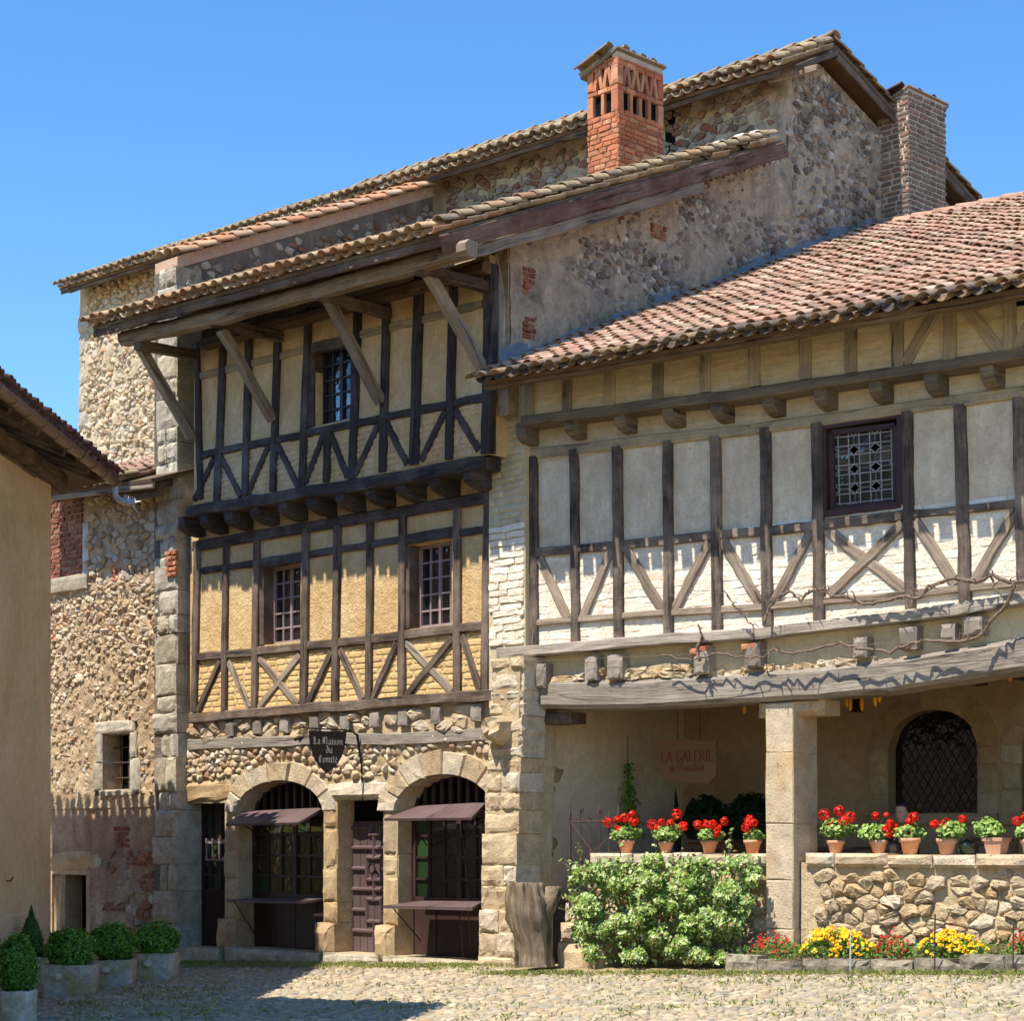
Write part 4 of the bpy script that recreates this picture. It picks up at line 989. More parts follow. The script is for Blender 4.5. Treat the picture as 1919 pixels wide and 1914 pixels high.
# glazed door on the left
casement(h1, H1, [(hW[0] + .05, zA(1672, 395)), (hW[1] - .02, zA(1672, 395)), (hW[1] - .02, hW[3] - .05), (hW[0] + .05, hW[3] - .05)], RD, 2, 2, 5, M['frame'], M['frame'], M['green_reflection_bowl'], .08, .03, 'glazed_door', lambda i, j: M['green_reflection_bowl'] if i in (1, 2) and j < 5 else M['glass_dark'])  # green panes carry a painted reflection of foliage
block(h1, 'door_panel', H1, hW[0] + .03, hW[1], hW[2], zA(1674, 395), RD - .03, RD + .02, M['frame'], .01, .003)
gr = MB()
for k in range(5): bars(gr, H1, (hW[0] + .22 + .17 * k, zA(1612, 395)), (hW[0] + .22 + .17 * k, zA(1572, 395)), .025, RD + .05, RD + .07)
for y in (1612, 1580): bars(gr, H1, (hW[0] + .2, zA(y, 395)), (hW[1], zA(y, 395)), .03, RD + .052, RD + .075)
gr.build('door_grille', M['muntin'], h1)
# arched shop windows
for h, x, ysill, ytop in ((hA, 540, 1682, 1540), (hB, 840, 1690, 1540)):
    z0, z1 = zA(ysill, x), zA(ytop - 14, x)
    casement(h1, H1, [(h[0] + .04, z0), (h[1] - .02, z0), (h[1] - .02, z1), (h[0] + .04, z1)], RD, 2, 3, 4, M['frame'], M['frame'], M['glass_dark'], .10, .035, 'shop_window', (lambda i, j: M['olive_reflection'] if (i + j) % 3 else M['green_reflection_bowl']) if h is hA else (lambda i, j: M['green_reflection_bowl'] if i == 0 else M['glass_dark']))  # green and olive panes stand in for reflected foliage
    fl = MB()
    for k in range(11):
        a = h[0] + (h[1] - h[0]) * (k + .5) / 11; t = (a - (h[0] + h[1]) / 2) / ((h[1] - h[0]) / 2)
        zt_ = h[3] + (h[4] - h[3]) * math.sqrt(1 - t * t)
        if zt_ > z1 + .03: bars(fl, H1, (a, z1), (a, zt_), .05, RD - .02, RD + .015)
    fl.build('fanlight_bars', M['frame'], h1)
    for k in range(4):
        q0, q1 = h[0] + (h[1] - h[0]) * k / 4 + .008, h[0] + (h[1] - h[0]) * (k + 1) / 4 - .008
        block(h1, 'stall_board', H1, q0, q1, h[2], z0 - .06, RD - .03, RD + .0, M['frame'], .008, .002)
def flap(name, pts, th, mat, nb=3):
    """board awning or shelf: back-left, back-right, front-right, front-left as (px, py, d)"""
    P = [H1.at(x, y, d) for x, y, d in pts]
    root = None
    for k in range(nb):
        s0, s1 = k / nb + .004, (k + 1) / nb - .004
        q = [P[0].lerp(P[1], s0), P[0].lerp(P[1], s1), P[3].lerp(P[2], s1), P[3].lerp(P[2], s0)]
        nn = (q[1] - q[0]).cross(q[3] - q[0]).normalized(); nn = nn if nn.z < 0 else -nn
        vs = q + [p + nn * th for p in q]
        uv = [[(0, 0), (0, .4), (.6, .4), (.6, 0)]] * 6
        fs = [(0, 1, 2, 3), (7, 6, 5, 4), (0, 4, 5, 1), (1, 5, 6, 2), (2, 6, 7, 3), (3, 7, 4, 0)]
        MB().add(vs, fs, uv).build(name, mat, h1, center=True)
    return P
f1p = flap('awning_board', ((460, 1521, -.12), (607, 1514, -.12), (560, 1542, .42), (422, 1545, .42)), .035, M['mauve'], 2)
f2p = flap('awning_board', ((785, 1511, -.12), (912, 1504, -.12), (884, 1533, .42), (719, 1535, .42)), .035, M['mauve'], 2)
s1p = flap('shelf_board', ((470, 1684, -.15), (607, 1685, -.15), (565, 1690, .40), (424, 1687, .40)), .04, M['mauve'], 2)
s2p = flap('shelf_board', ((790, 1689, -.15), (906, 1690, -.15), (886, 1702, .40), (717, 1698, .40)), .04, M['mauve'], 2)
rods = [(f1p[3].lerp(f1p[2], .25), H1.at(496, 1575, -.25)), (f1p[3].lerp(f1p[2], .8), H1.at(600, 1570, -.25)), (s1p[3].lerp(s1p[2], .1), H1.at(478, 1752, -.2)),
        (f2p[3].lerp(f2p[2], .3), H1.at(800, 1585, -.25)), (s2p[3].lerp(s2p[2], .1), H1.at(790, 1765, -.2)), (s2p[3].lerp(s2p[2], .95), H1.at(884, 1790, -.05))]
for a, b in rods: MB().tube([a, b], .009, 6).build('stay_rod', M['iron'], h1, center=True)
# studded door
dz = lambda y: A1(690, y, RD)[1]
dx0, dx1 = hD[0] + .03, hD[1] - .02; dw = dx1 - dx0
door = None
m = MB()
door = block(h1, 'door', H1, dx0, dx1, hD[2], dz(1540), RD - .03, RD + .01, M['mauve'], .004, .001)
for k in range(1, 6):
    m = MB(); bars(m, H1, (dx0 + dw * k / 6, hD[2] + .02), (dx0 + dw * k / 6, dz(1545)), .008, RD + .008, RD + .014); m.build('door_groove', M['frame'], door, center=True)
def mould(P, Q, w_=.075, dd=.05):
    P, Q = np.array(P), np.array(Q); t = (Q - P) / np.linalg.norm(Q - P); s = np.array((-t[1], t[0])) * w_ / 2
    vs = [H1.pt(*c, RD + .008) for c in (P - s, Q - s, Q + s, P + s)] + [H1.pt(*c, RD + dd) for c in (P - s * .3, Q - s * .3, Q + s * .3, P + s * .3)]
    MB().add(vs, [(4, 5, 6, 7), (0, 1, 5, 4), (1, 2, 6, 5), (2, 3, 7, 6), (3, 0, 4, 7)]).build('door_moulding', M['mauve'], door, center=True)
cxd = (dx0 + dx1) / 2
for y in (1552, 1590, 1629, 1668, 1707, 1746):
    z = dz(y)
    if y in (1629, 1707):
        mould((dx0, z), (cxd - .16, z)); mould((cxd + .16, z), (dx1, z))
        for s in (-1, 1):
            mould((cxd - .17, z + s * .16), (cxd + .17, z + s * .16)); mould((cxd + s * .16, z - .17), (cxd + s * .16, z + .17))
    elif y == 1552: mould((dx0, z), (cxd - .1, z)); mould((cxd + .12, z), (dx1, z)); mould((cxd - .1, z + .04), (cxd - .1, z - .12)); mould((cxd + .12, z + .04), (cxd + .12, z - .12)); mould((cxd - .1, z - .1), (cxd + .12, z - .1))
    else: mould((dx0, z), (dx1, z))
for y0, y1 in ((1568, 1588), (1592, 1612), (1646, 1666), (1670, 1690), (1724, 1744), (1748, 1785)): mould((cxd, dz(y1)), (cxd, dz(y0)), .06)
kn = MB(); c = H1.pt(cxd, dz(1629), RD + .07)
kn.tube([c + V3(H1.u) * .07 * math.cos(t) + Vector((0, 0, .07 * math.sin(t))) for t in [i * math.pi / 8 for i in range(17)]], .014, 6); kn.build('door_knocker', M['iron'], door)
# brick chimney with openwork top
c_s = S1.ab(1158, 320, -.02)[0]; cw, cd = .58, .97
CB = Pl(S1.pt(c_s, 0, -.02)[:2], U1)                    # front face, a from -cw to 0
CS = Pl(S1.pt(c_s, 0, -.02)[:2], S1.u)                  # right face, a from 0 to cd
cz0, cz1, cz2 = CB.ab(1158, 345)[1], CB.ab(1158, 205)[1], CB.ab(1158, 103)[1]
ch = prism(h1, 'chimney', CB, [(-cw + .02, cz0 - .8), (-.02, cz0 - .8), (-.02, cz1), (-cw + .02, cz1)], -cd + .02, -.02, M['mortar_brick'], center=False)
its = courses(CB, -cw, 0, cz0 - .1, cz1, .22, .075, -.02, .025, .84) + courses(CS, 0, cd, cz0 - .1, cz1, .22, .075, -.02, .025, .84)
pieces(ch, 'brick', 'bricks', its, M['brick_or'], 300, False)
zm = cz1 + (cz2 - cz1) * .40; ze = cz1 + (cz2 - cz1) * .50; zf = cz1 + (cz2 - cz1) * .86
def cbr(pl, a0, a1, z0, z1, d0=-.12, d1=0.0): block(ch, 'brick', pl, a0, a1, z0, z1, d0, d1, M['brick_or'], .008, .004)
for pl, w0, w1, n in ((CB, -cw, 0, 2), (CS, 0, cd, 4)):
    W = w1 - w0
    e = .11
    for z0, z1 in ((zm, zm + .065), (zm + .07, ze), (zf, zf + .07), (zf + .075, cz2)):
        for k in range(n + 1): cbr(pl, w0 + W * k / (n + 1) + .004, w0 + W * (k + 1) / (n + 1) - .004, z0, z1)
    for x0, x1 in ((w0, w0 + e), (w1 - e, w1)):
        cbr(pl, x0, x1, cz1 + .005, zm - .005); cbr(pl, x0, x1, ze + .005, zf - .005)
    iw = (W - 2 * e) / n
    for k in range(1, n): cbr(pl, w0 + e + iw * k - .03, w0 + e + iw * k + .03, cz1 + .005, zm - .005)
    for k in range(n):
        x = w0 + e + iw * k
        for p, q in (((x + .02, ze), (x + iw * .5 - .015, zf)), ((x + iw - .02, ze), (x + iw * .5 + .015, zf))):
            m = MB(); bars(m, pl, p, q, .055, -.11, -.005); m.build('brick', M['brick_or'], ch, center=True)
lin = prism(ch, 'dark_void_box', CB, [(-cw + .06, cz1 - .02), (-.06, cz1 - .02), (-.06, cz2), (-cw + .06, cz2)], -cd + .06, -.06, M['dark'], center=True)  # black box behind the bricks; the openings' inner shade put into its colour
# tiled cap, a single slope rising to the right
cu, cv = -V3(H1.u), V3(S1.u)
ct = CB.pt(0.03, cz2 + .12, .04); capdir = (CB.pt(-cw - .1, cz2 - .14, .04) - ct).normalized()
cW = capdir.cross(cv); cW = cW if cW.z > 0 else -cW
cap = deck(h1, 'chimney_cap', [ct, ct + capdir * .75, ct + capdir * .75 + cv * (cd + .06), ct + cv * (cd + .06)], cW, .03, M['tile_old'])
prism(cap, 'cap_mortar', CS, [(0, cz2 - .005), (cd, cz2 - .005), (cd, cz2 + .08), (0, cz2 + .08)], -.1, -.015, M['mortar_pale'])
vdir = -capdir
roof_tiles(cap, ct + capdir * .75, (cv if vdir.cross(cv).dot(cW) < 0 else cv), vdir, cW, cd + .1, .8, .22, .30, None, M['tile_old'], None, 40, rows=2)
# left party wall rising above the roof, tile coping, quoin pillar
lp_top0 = H1.at(316, 492, .2); lb_end = LP.ab(812, 352)[0]
def lp_top(a): z0_, z1_ = lp_top0.z - .12, LP.ab(812, 366)[1]; return z0_ + (z1_ - z0_) * a / lb_end
pw = wall(h1, 'party_wall', LP, 0.0, lb_end, -.5, 13, [], 0.0, .62, M['mortar_dark'], lp_top)
st = rubble(LP, [(345, 505), (812, 385), (812, 430), (345, 575)], 0.0, .16, .12, .05, .86, .3)
pieces(pw, 'pebble', 'pebbles', st, M['rub_mid'], 200, False)
pd = (LP.pt(lb_end, lp_top(lb_end), 0) - LP.pt(0, lp_top(0), 0)).normalized()
me_c = bpy.data.meshes.new('coping_tile'); tg = tile_geo(.135, .115, .46, .015, 6, True, .03); me_c.from_pydata(tg[0], [], tg[1]); me_c.materials.append(M['tile_red']); me_c.polygons.foreach_set('use_smooth', [True] * len(me_c.polygons))
cpw = Vector((0, 0, 1)) - pd * pd.z; cpw.normalize(); cpu = pd.cross(cpw)
prism(pw, 'coping_mortar', LP, [(0, lp_top(0) - .02), (lb_end, lp_top(lb_end) - .02), (lb_end, lp_top(lb_end) + .17), (0, lp_top(0) + .17)], -.6, .015, M['coping_bed'])
for row_d, lift in ((.03, .12), (-.2, .16), (-.44, .16)):
    for k in range(int(lb_end / .36)):
        a = k * .36; p = LP.pt(a, lp_top(a) + .03 + lift, row_d)
        shared('coping_tile', me_c, Matrix(((cpu.x, pd.x, cpw.x, p.x), (cpu.y, pd.y, cpw.y, p.y), (cpu.z, pd.z, cpw.z, p.z), (0, 0, 0, 1))), pw)
def q0(z): return H1.ab(300, 1200, .2)[0] + rng.uniform(-.2, .08)
def q1(z): return H1.ab(332, 1200, .2)[0] + .035
stack(pw, 'quoin', H1, q0, q1, -.4, lp_top0.z - .1, .22, .6, -.25, .26, M['ashlar_grey'], .03, .016, .02, .35, .003)
# ------------------------------------------------------------------ gallery house
n2 = V3(H2.n); S2 = None
h2 = thing('gallery_house', 'half-timbered house with whitewashed brick panels over an open ground-floor gallery', 'house', H2.pt(3.5, 0, 0))
def A2(px, py, d=0.0): return H2.ab(px, py, d)
def t2(name, x0, y0, x1, y1, w_, d, mat, dep=.12, **k):
    return timber(h2, name, H2.at(x0, y0, d), H2.at(x1, y1, d), w_, dep, n2, mat, **k)
DW, DF = .10, .42                                   # main wall face, frieze face
b0 = A2(990, 1100, DW)[0]; b1 = A2(1919, 1100, DW)[0] + 3.0
zsill = A2(1400, 1195, DW)[1]; zpl = A2(1400, 800, DW)[1]
wq = quad(H2, [(1549, 962), (1689, 948), (1686, 780), (1545, 797)], DW); rw = rect(wq)
mw_ = wall(h2, 'main_wall', H2, b0, b1, zsill - .1, zpl + .45, [rw], DW, .4, M['grey_plaster'])
zr = A2(1400, 992, DW)[1]
its = courses(H2, b0, A2(1919, 1000, DW)[0] + .3, zsill, zr, .46, .088, DW, .012, .94, 0, lambda a, z: not (rw[0] - .05 < a < rw[1] + .05 and z > rw[2] - .06), False, .016)
pieces(mw_, 'limewashed_brick', 'limewashed_bricks', its, M['cream_brick'], 300, False)
skin_(h2, 'limewash_skin', H2, b0 + .02, A2(1919, 1000, DW)[0] + .5, zsill - .04, rw[2] - .1, DW + .006, .016, .05, M['limewash'], 9.0)
prism(h2, 'limewash_ground', H2, [(b0, zsill - .05), (b1, zsill - .05), (b1, rw[2] - .08), (b0, rw[2] - .08)], DW - .02, DW + .004, M['limewash'])
PW = DW + .055
for x0, y0, x1, y1 in ((997, 855, 998, 1212), (1073, 842, 1076, 1206), (1154, 836, 1157, 1202), (1248, 826, 1251, 1190), (1338, 817, 1342, 1182), (1431, 801, 1436, 1173), (1529, 792, 1533, 1168), (1697, 770, 1704, 1146), (1796, 758, 1807, 1135), (1905, 745, 1915, 1122)):
    t2('post', x0, y0, x1, y1, rng.uniform(.12, .148), PW + .014, M['tim_post'], n=10)
for k in range(2): t2('post', 2010 + k * 110, 730 - k * 16, 2022 + k * 110, 1105 - k * 14, .165, PW + .014, M['tim_post'])
def poly2(name, pts, w_, d, mat, dep, **k): return timber(h2, name, None, None, w_, dep, n2, mat, pts=[H2.at(x, y, d) for x, y in pts], **k)
poly2('rail', ((1000, 1036), (1160, 1022), (1340, 1003), (1545, 985)), .115, PW, M['tim_post'], .1, n=12)
poly2('rail', ((1690, 966), (1800, 955), (1919, 942), (2200, 905)), .09, PW, M['tim_post'], .1, n=10)
t2('window_sill', 1545, 982, 1692, 966, .12, PW + .006, M['tim_post'])
poly2('low_rail', ((1000, 1168), (1240, 1149), (1436, 1137), (1692, 1115), (1890, 1095), (2150, 1068)), .09, PW, M['tim_grey'], .1, n=16)
zc_ = lambda x, y: (1380 + x / 3.56, 850 + y / 3.56)
for x0, y0, x1, y1 in ((1010, 1046, 1062, 1160), (1145, 1028, 1090, 1160), (1170, 1026, 1240, 1144), (1328, 1015, 1262, 1144), (1352, 1012, 1424, 1132), (1518, 996, 1448, 1130), (1547, 992, 1696, 1106), (1692, 980, 1556, 1112), (1714, 976, 1790, 1095), (1903, 956, 1824, 1092)):
    t2('brace', x0, y0, x1, y1, .125, PW - .004 - (.012 if x0 == 1547 else 0), M['tim_grey'], dep=.08)
# leaded window
lq = [A2(x, y, DW - .06) for x, y in ((1564, 955), (1683, 942), (1680, 798), (1560, 812))]
m = MB(); ring = [(rw[0], rw[2]), (rw[1], rw[2]), (rw[1], rw[3]), (rw[0], rw[3])]
for P, Q in zip(ring, ring[1:] + ring[:1]): bars(m, H2, P, Q, .075, DW - .1, DW + .03)
fr = m.build('leaded_window', M['frame'], h2, center=True)
m = MB()
for P, Q in zip(lq, lq[1:] + lq[:1]): bars(m, H2, P, Q, .06, DW - .14, DW - .02)
m.build('sash', M['frame'], fr, center=True)
bl_, br_, tr_, tl_ = [np.array(p) for p in lq]
B = lambda s, t: (bl_ * (1 - s) + br_ * s) * (1 - t) + (tl_ * (1 - s) + tr_ * s) * t
nx_, ny_ = 3, 4; lead = MB(); dG = DW - .075
def lb(p, q): bars(lead, H2, B(*p), B(*q), .010, dG - .004, dG + .012)
def pane(poly, g):
    tx, ty = rng.uniform(-.010, .010), rng.uniform(-.010, .010); c = np.mean(poly, 0)
    vs = [H2.pt(*B(*p), dG + tx * (p[0] - c[0]) * 3 + ty * (p[1] - c[1]) * 3) for p in poly]
    MB().add(vs, [tuple(range(len(poly)))]).build('pane', g, fr, center=True)
for i in range(nx_):
    for j in range(ny_):
        x0, y0 = i / nx_, j / ny_; cx_, cy_ = x0 + .5 / nx_, y0 + .5 / ny_; hx, hy = .5 / nx_, .5 / ny_
        k = .46; o = [(cx_ - hx, cy_ - hy * k), (cx_ - hx * k, cy_ - hy), (cx_ + hx * k, cy_ - hy), (cx_ + hx, cy_ - hy * k), (cx_ + hx, cy_ + hy * k), (cx_ + hx * k, cy_ + hy), (cx_ - hx * k, cy_ + hy), (cx_ - hx, cy_ + hy * k)]
        s = [(cx_ - hx * .5, cy_ - hy * .5), (cx_ + hx * .5, cy_ - hy * .5), (cx_ + hx * .5, cy_ + hy * .5), (cx_ - hx * .5, cy_ + hy * .5)]
        for a in range(8): lb(o[a], o[(a + 1) % 8])
        for a in range(4): lb(s[a], s[(a + 1) % 4])
        for a, b in ((0, 0), (1, 0), (2, 1), (3, 1), (4, 2), (5, 2), (6, 3), (7, 3)): lb(o[a], s[b])
        g = lambda: M['glass_sky'] if (j == 2 and rng.random() < .7) else M['glass_dark']
        pane(s, g())
        for q in ([o[1], o[2], s[1], s[0]], [o[3], o[4], s[2], s[1]], [o[5], o[6], s[3], s[2]], [o[7], o[0], s[0], s[3]], [o[0], o[1], s[0]], [o[2], o[3], s[1]], [o[4], o[5], s[2]], [o[6], o[7], s[3]]): pane(q, g())
lead.build('lead_cames', M['lead'], fr)
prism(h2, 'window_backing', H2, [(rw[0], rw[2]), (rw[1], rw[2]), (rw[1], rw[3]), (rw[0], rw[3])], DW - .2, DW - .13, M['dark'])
# plate, corbels, jetty beam, frieze
poly2('plate', ((985, 850), (1400, 805), (1650, 771), (1919, 733), (2250, 688)), .13, DW + .05, M['tim_faded'], .12, n=20)
zc0, zc1 = A2(1400, 798, DW)[1], A2(1400, 742, DF)[1]
prism(h2, 'corbel_band', H2, [(b0, zc0 - .05), (b1, zc0 - .05), (b1, zc1 + .15), (b0, zc1 + .15)], DW - .3, DW + .015, M['frieze_low'])
for x, y in ((992, 796), (1082, 783), (1176, 771), (1267, 759), (1358, 749), (1454, 737), (1551, 724), (1655, 710), (1758, 697), (1863, 682), (1975, 668), (2090, 652)):
    corbel(h2, H2, x, y, DW - .05, DF - .02, .165, .27, M['tim_worn'])
poly2('jetty_beam', ((976, 789), (1220, 757), (1400, 737), (1650, 700), (1919, 660), (2250, 612)), .125, DF + .05, M['tim_worn'], .45, n=22)
zf0, zf1 = A2(1400, 745, DF)[1], A2(1400, 635, DF)[1] + .12
fzb = [A2(x, y, DF) for x, y in ((982, 788), (1220, 757), (1400, 737), (1650, 700), (1919, 660), (2250, 612))]
fz = prism(h2, 'frieze_wall', H2, fzb + [(fzb[-1][0], zf1 + .02), (fzb[0][0], zf1 + .02)], DF - .4, DF, M['frieze'])
for x0, y0, x1, y1 in ((990, 705, 990, 778), (1060, 692, 1060, 770), (1141, 684, 1141, 762), (1231, 666, 1231, 748), (1320, 650, 1320, 735), (1411, 628, 1413, 724), (1506, 605, 1508, 710), (1592, 588, 1593, 698), (1679, 571, 1681, 688), (1777, 555, 1779, 674), (1890, 535, 1891, 658), (2000, 520, 2000, 640)):
    t2('frieze_post', x0, y0, x1, y1, .15, DF + .045, M['tim_faded'], dep=.09)
for x0, y0, x1, y1 in ((1760, 568, 1696, 680), (1797, 562, 1876, 660), (1955, 560, 1902, 650)): t2('frieze_brace', x0, y0, x1, y1, .13, DF + .035, M['tim_faded'], dep=.07)
# dark opening at the far right of the frieze
prism(h2, 'loft_opening', H2, [A2(1900, 575, DF), A2(1985, 565, DF), A2(1985, 525, DF), A2(1900, 540, DF)], DF - .02, DF + .006, M['dark'])
# roof
DE2 = 1.12
F1, F2 = H2.at(905, 716, DE2), H2.at(1919, 539, DE2); TP = S1.at(1690, 415, 0.0)
u2 = (F2 - F1).normalized(); w2_ = u2.cross(TP - F1).normalized(); w2_ = w2_ if w2_.z > 0 else -w2_; v2 = w2_.cross(u2).normalized()
rdg = ray_hit(1850, 392, F1, w2_); vr = (rdg - F1).dot(v2); Lr = (F2 - F1).length + 2.2
rt = h2
def xs1(v):  # where the roof meets the flank wall, along u at height v
    p = F1 + v2 * v; q = S1.ad(p)[1]; dn = Vector((S1.n[0], S1.n[1], 0)).dot(u2); return -q / dn
left = [F1 + u2 * max(0.0, xs1(v)) + v2 * v for v in (0, .6, 1.2, vr)]
rf2 = deck(h2, 'roof', [F1, F1 + u2 * Lr, F1 + u2 * Lr + v2 * vr] + [F1 + u2 * max(xs1(v), 0 if v < 1 else -9) + v2 * v for v in (vr, vr * .5, 1.6)] + [F1 + v2 * 1.0], w2_, .05, M['tim_roof'])
def m2(p):
    a_, d_ = S1.ad(p); return d_ > .06 or a_ < -.34
roof_tiles(rf2, F1 - v2 * .10, u2, v2, w2_, Lr, vr, .22, .255, m2, M['tile'], M['tile_eave'], 300, ov=.13)
me_r = bpy.data.meshes.new('ridge_tile'); tg = tile_geo(.15, .14, .46, .015, 6, True, .025); me_r.from_pydata(tg[0], [], tg[1]); me_r.materials.append(M['tile']); me_r.polygons.foreach_set('use_smooth', [True] * len(me_r.polygons))
k = xs1(vr)
while k < Lr:
    p = F1 + u2 * k + v2 * vr; z_ = Vector((0, 0, 1)); x_ = u2.cross(z_)
    shared('ridge_tile', me_r, Matrix(((x_.x, u2.x, 0, p.x), (x_.y, u2.y, 0, p.y), (x_.z, u2.z, 1, p.z), (0, 0, 0, 1))), rf2); k += .38
# back slope
bs = deck(h2, 'back_roof', [F1 + u2 * xs1(vr) + v2 * vr, F1 + u2 * Lr + v2 * vr, F1 + u2 * Lr + v2 * vr + Vector((v2.x, v2.y, -.4)) * 6, F1 + u2 * xs1(vr) + v2 * vr + Vector((v2.x, v2.y, -.4)) * 6], Vector((0, 0, 1)), .05, M['tile_old'])
timber(h2, 'eave_board', F1 - w2_ * .07, F1 + u2 * Lr - w2_ * .07, .05, .14, n2, M['tim_roof'], n=24, wob=.02)
for k in range(14):
    p = F1 + u2 * (.35 + k * .72) - w2_ * .13; timber(h2, 'rafter', p + v2 * .1, p + v2 * 1.15, .12, .10, -w2_, M['tim_roof'], n=3)
# cement flashing where the roof meets the flank wall
fl = MB(); N = 30; vs = []
for k in range(N + 1):
    v = .55 + (vr - .6) * k / N; p = F1 + u2 * xs1(v) + v2 * v; nn = Vector((S1.n[0], S1.n[1], 0)); hh = (.30 + .06 * math.sin(k * 1.7)) * rng.uniform(.88, 1.1)
    vs += [p + nn * .015 + Vector((0, 0, hh)), p + nn * .05 + Vector((0, 0, hh * .6)), p + nn * .16 + Vector((0, 0, .06)), p + nn * .24 - Vector((0, 0, .05))]
fl.add(vs, [(4 * k + i, 4 * k + 1 + i, 4 * k + 5 + i, 4 * k + 4 + i) for k in range(N) for i in range(3)])
M['cement'] = m_plaster('blue_grey_cement', [S(104, 112, 122), S(124, 130, 138), S(112, 116, 120)], 2, 40, .01)
fl.build('flashing', M['cement'], rf2, True)
# sill beam, joist ends, lintel beam over the gallery
poly2('sill_beam', ((930, 1226), (1150, 1206), (1400, 1188), (1717, 1153), (1919, 1120), (2250, 1060)), .135, DW + .22, M['tim_silver'], .4, n=24, wob=.018)
zb0 = A2(1400, 1275, DW)[1]
prism(h2, 'joist_band', H2, [A2(x, y, DW) for x, y in ((985, 1300), (1390, 1289), (1660, 1267), (1919, 1224), (2250, 1170), (2250, 1052), (1919, 1112), (1400, 1184), (985, 1215))], DW - .5, DW + .02, M['pilaster'])
for x, y, w_, h in ((960, 1262, .2, .3), (1010, 1268, .2, .32), (1105, 1252, .19, .32), (1150, 1250, .24, .32), (1312, 1238, .22, .34), (1408, 1228, .22, .3), (1610, 1214, .18, .24), (1700, 1196, .22, .26), (1775, 1186, .17, .2), (1822, 1172, .22, .2)):
    a, z = A2(x, y, DW + .2); block(h2, 'joist_end', H2, a - w_ / 2, a + w_ / 2, z - h / 2, z + h / 2, DW - .1, DW + .2, M['tim_silver'], .02, .015)
its = []
for x0, x1, y in ((1020, 1100, 1272), (1125, 1300, 1270), (1165, 1250, 1262), (1325, 1400, 1262), (1430, 1520, 1250), (1530, 1640, 1243)):
    a0, z = A2(x0, y, DW + .1); a1, _ = A2(x1, y, DW + .1); its += courses(H2, a0, a1, z - .07, z + .02, .3, .1, DW + .02, .10, .95, 0, None, False, .03)
pieces(h2, 'packing_stone', 'packing_stones', its, M['tufa'], 100, False)
for x, y in ((1303, 1222), (1322, 1218), (1400, 1215), (1415, 1213), (988, 1285)):
    a, z = A2(x, y, DW + .15); block(h2, 'brick', H2, a - .06, a + .06, z - .04, z + .05, DW, DW + .2, M['brick_or'], .015, .01)
poly2('lintel_beam', ((1012, 1303), (1200, 1300), (1390, 1289), (1530, 1280), (1660, 1267), (1790, 1246), (1919, 1224), (2250, 1170)), .36, DW + .14, M['tim_silver'], .5, n=21, wob=.014, ch=.05)
a, z = A2(1052, 1348, -.1); block(h2, 'bolster', H2, a - .38, a + .30, z - .075, z + .075, -.25, .10, M['tim_brown'], .015, .01)
# column with bolster capital
ca, cz = A2(1435, 1600, DW + .06); cb = A2(1487, 1600, DW + .06)[0]; zc_top = A2(1470, 1318, DW)[1]; zc_bot = gz(H2.pt(ca, 0)[0]) - .15
colm = block(h2, 'column', H2, ca + .02, cb - .02, zc_bot, zc_top, -.33, DW + .04, M['ashlar_tan'], .03, .01)
z = zc_bot
while z < zc_top - .05:
    h = min(rng.uniform(.45, .9), zc_top - z)
    block(colm, 'column_stone', H2, ca, cb, z + .0015, z + h - .0015, -.38, DW + .06 + rng.uniform(-.004, .004), M['column'], .012, .007); z += h
block(colm, 'capital', H2, ca - .17, cb + .36, zc_top - .16, zc_top + .06, -.30, DW + .02, M['column'], .06, .015)
# parapet wall with rubble facing and coping
dP = .02
pa_l, pa_c0, pa_c1 = A2(1112, 1600, dP)[0], ca, cb; pz = A2(1700, 1602, dP)[1]; pend = A2(1919, 1600, dP)[0] + 2.2
par = MB()
for a0, a1 in ((pa_l, pa_c0 - .02), (pa_c1 + .02, pend)):
    par.box(H2.pt(a0, -.2, dP - .42), V3(H2.u) * (a1 - a0), -n2 * -.42, Vector((0, 0, pz - .1 + .2)))
par = par.build('parapet', M['mortar'], h2)
st = rubble(H2, [(1530, 1640), (1985, 1636), (1985, 1800), (1530, 1800)], dP, .175, .12, .07, 1.0, .02, .47, None, 1, .26, .2, .9, .14) + rubble(H2, [(1112, 1630), (1428, 1630), (1428, 1800), (1112, 1800)], dP, .175, .12, .07, 1.0, .02, .47, None, 1, .26, .2, .9, .14)
skin_(par, 'parapet_mortar', H2, A2(1530, 1700, dP)[0] - .1, pend, .1, pz - .12, dP - .004, .035, .05, M['mortar'], 5.0)
pieces(par, 'parapet_stone', 'parapet_stones', st, M['tufa'], 300, False)
for a0, a1 in ((pa_l, pa_c0 - .01), (A2(1512, 1600, dP)[0], pend)):
    a = a0
    while a < a1 - .05:
        L = min(rng.uniform(.3, .75), a1 - a)
        if a1 - a - L < .15: L = a1 - a
        block(par, 'coping_stone', H2, a + .006, a + L - .006, pz - .15, pz + rng.uniform(-.012, .01), dP - .45, dP + .10 + rng.uniform(-.02, .025), M['ashlar'], .04, .014); a += L
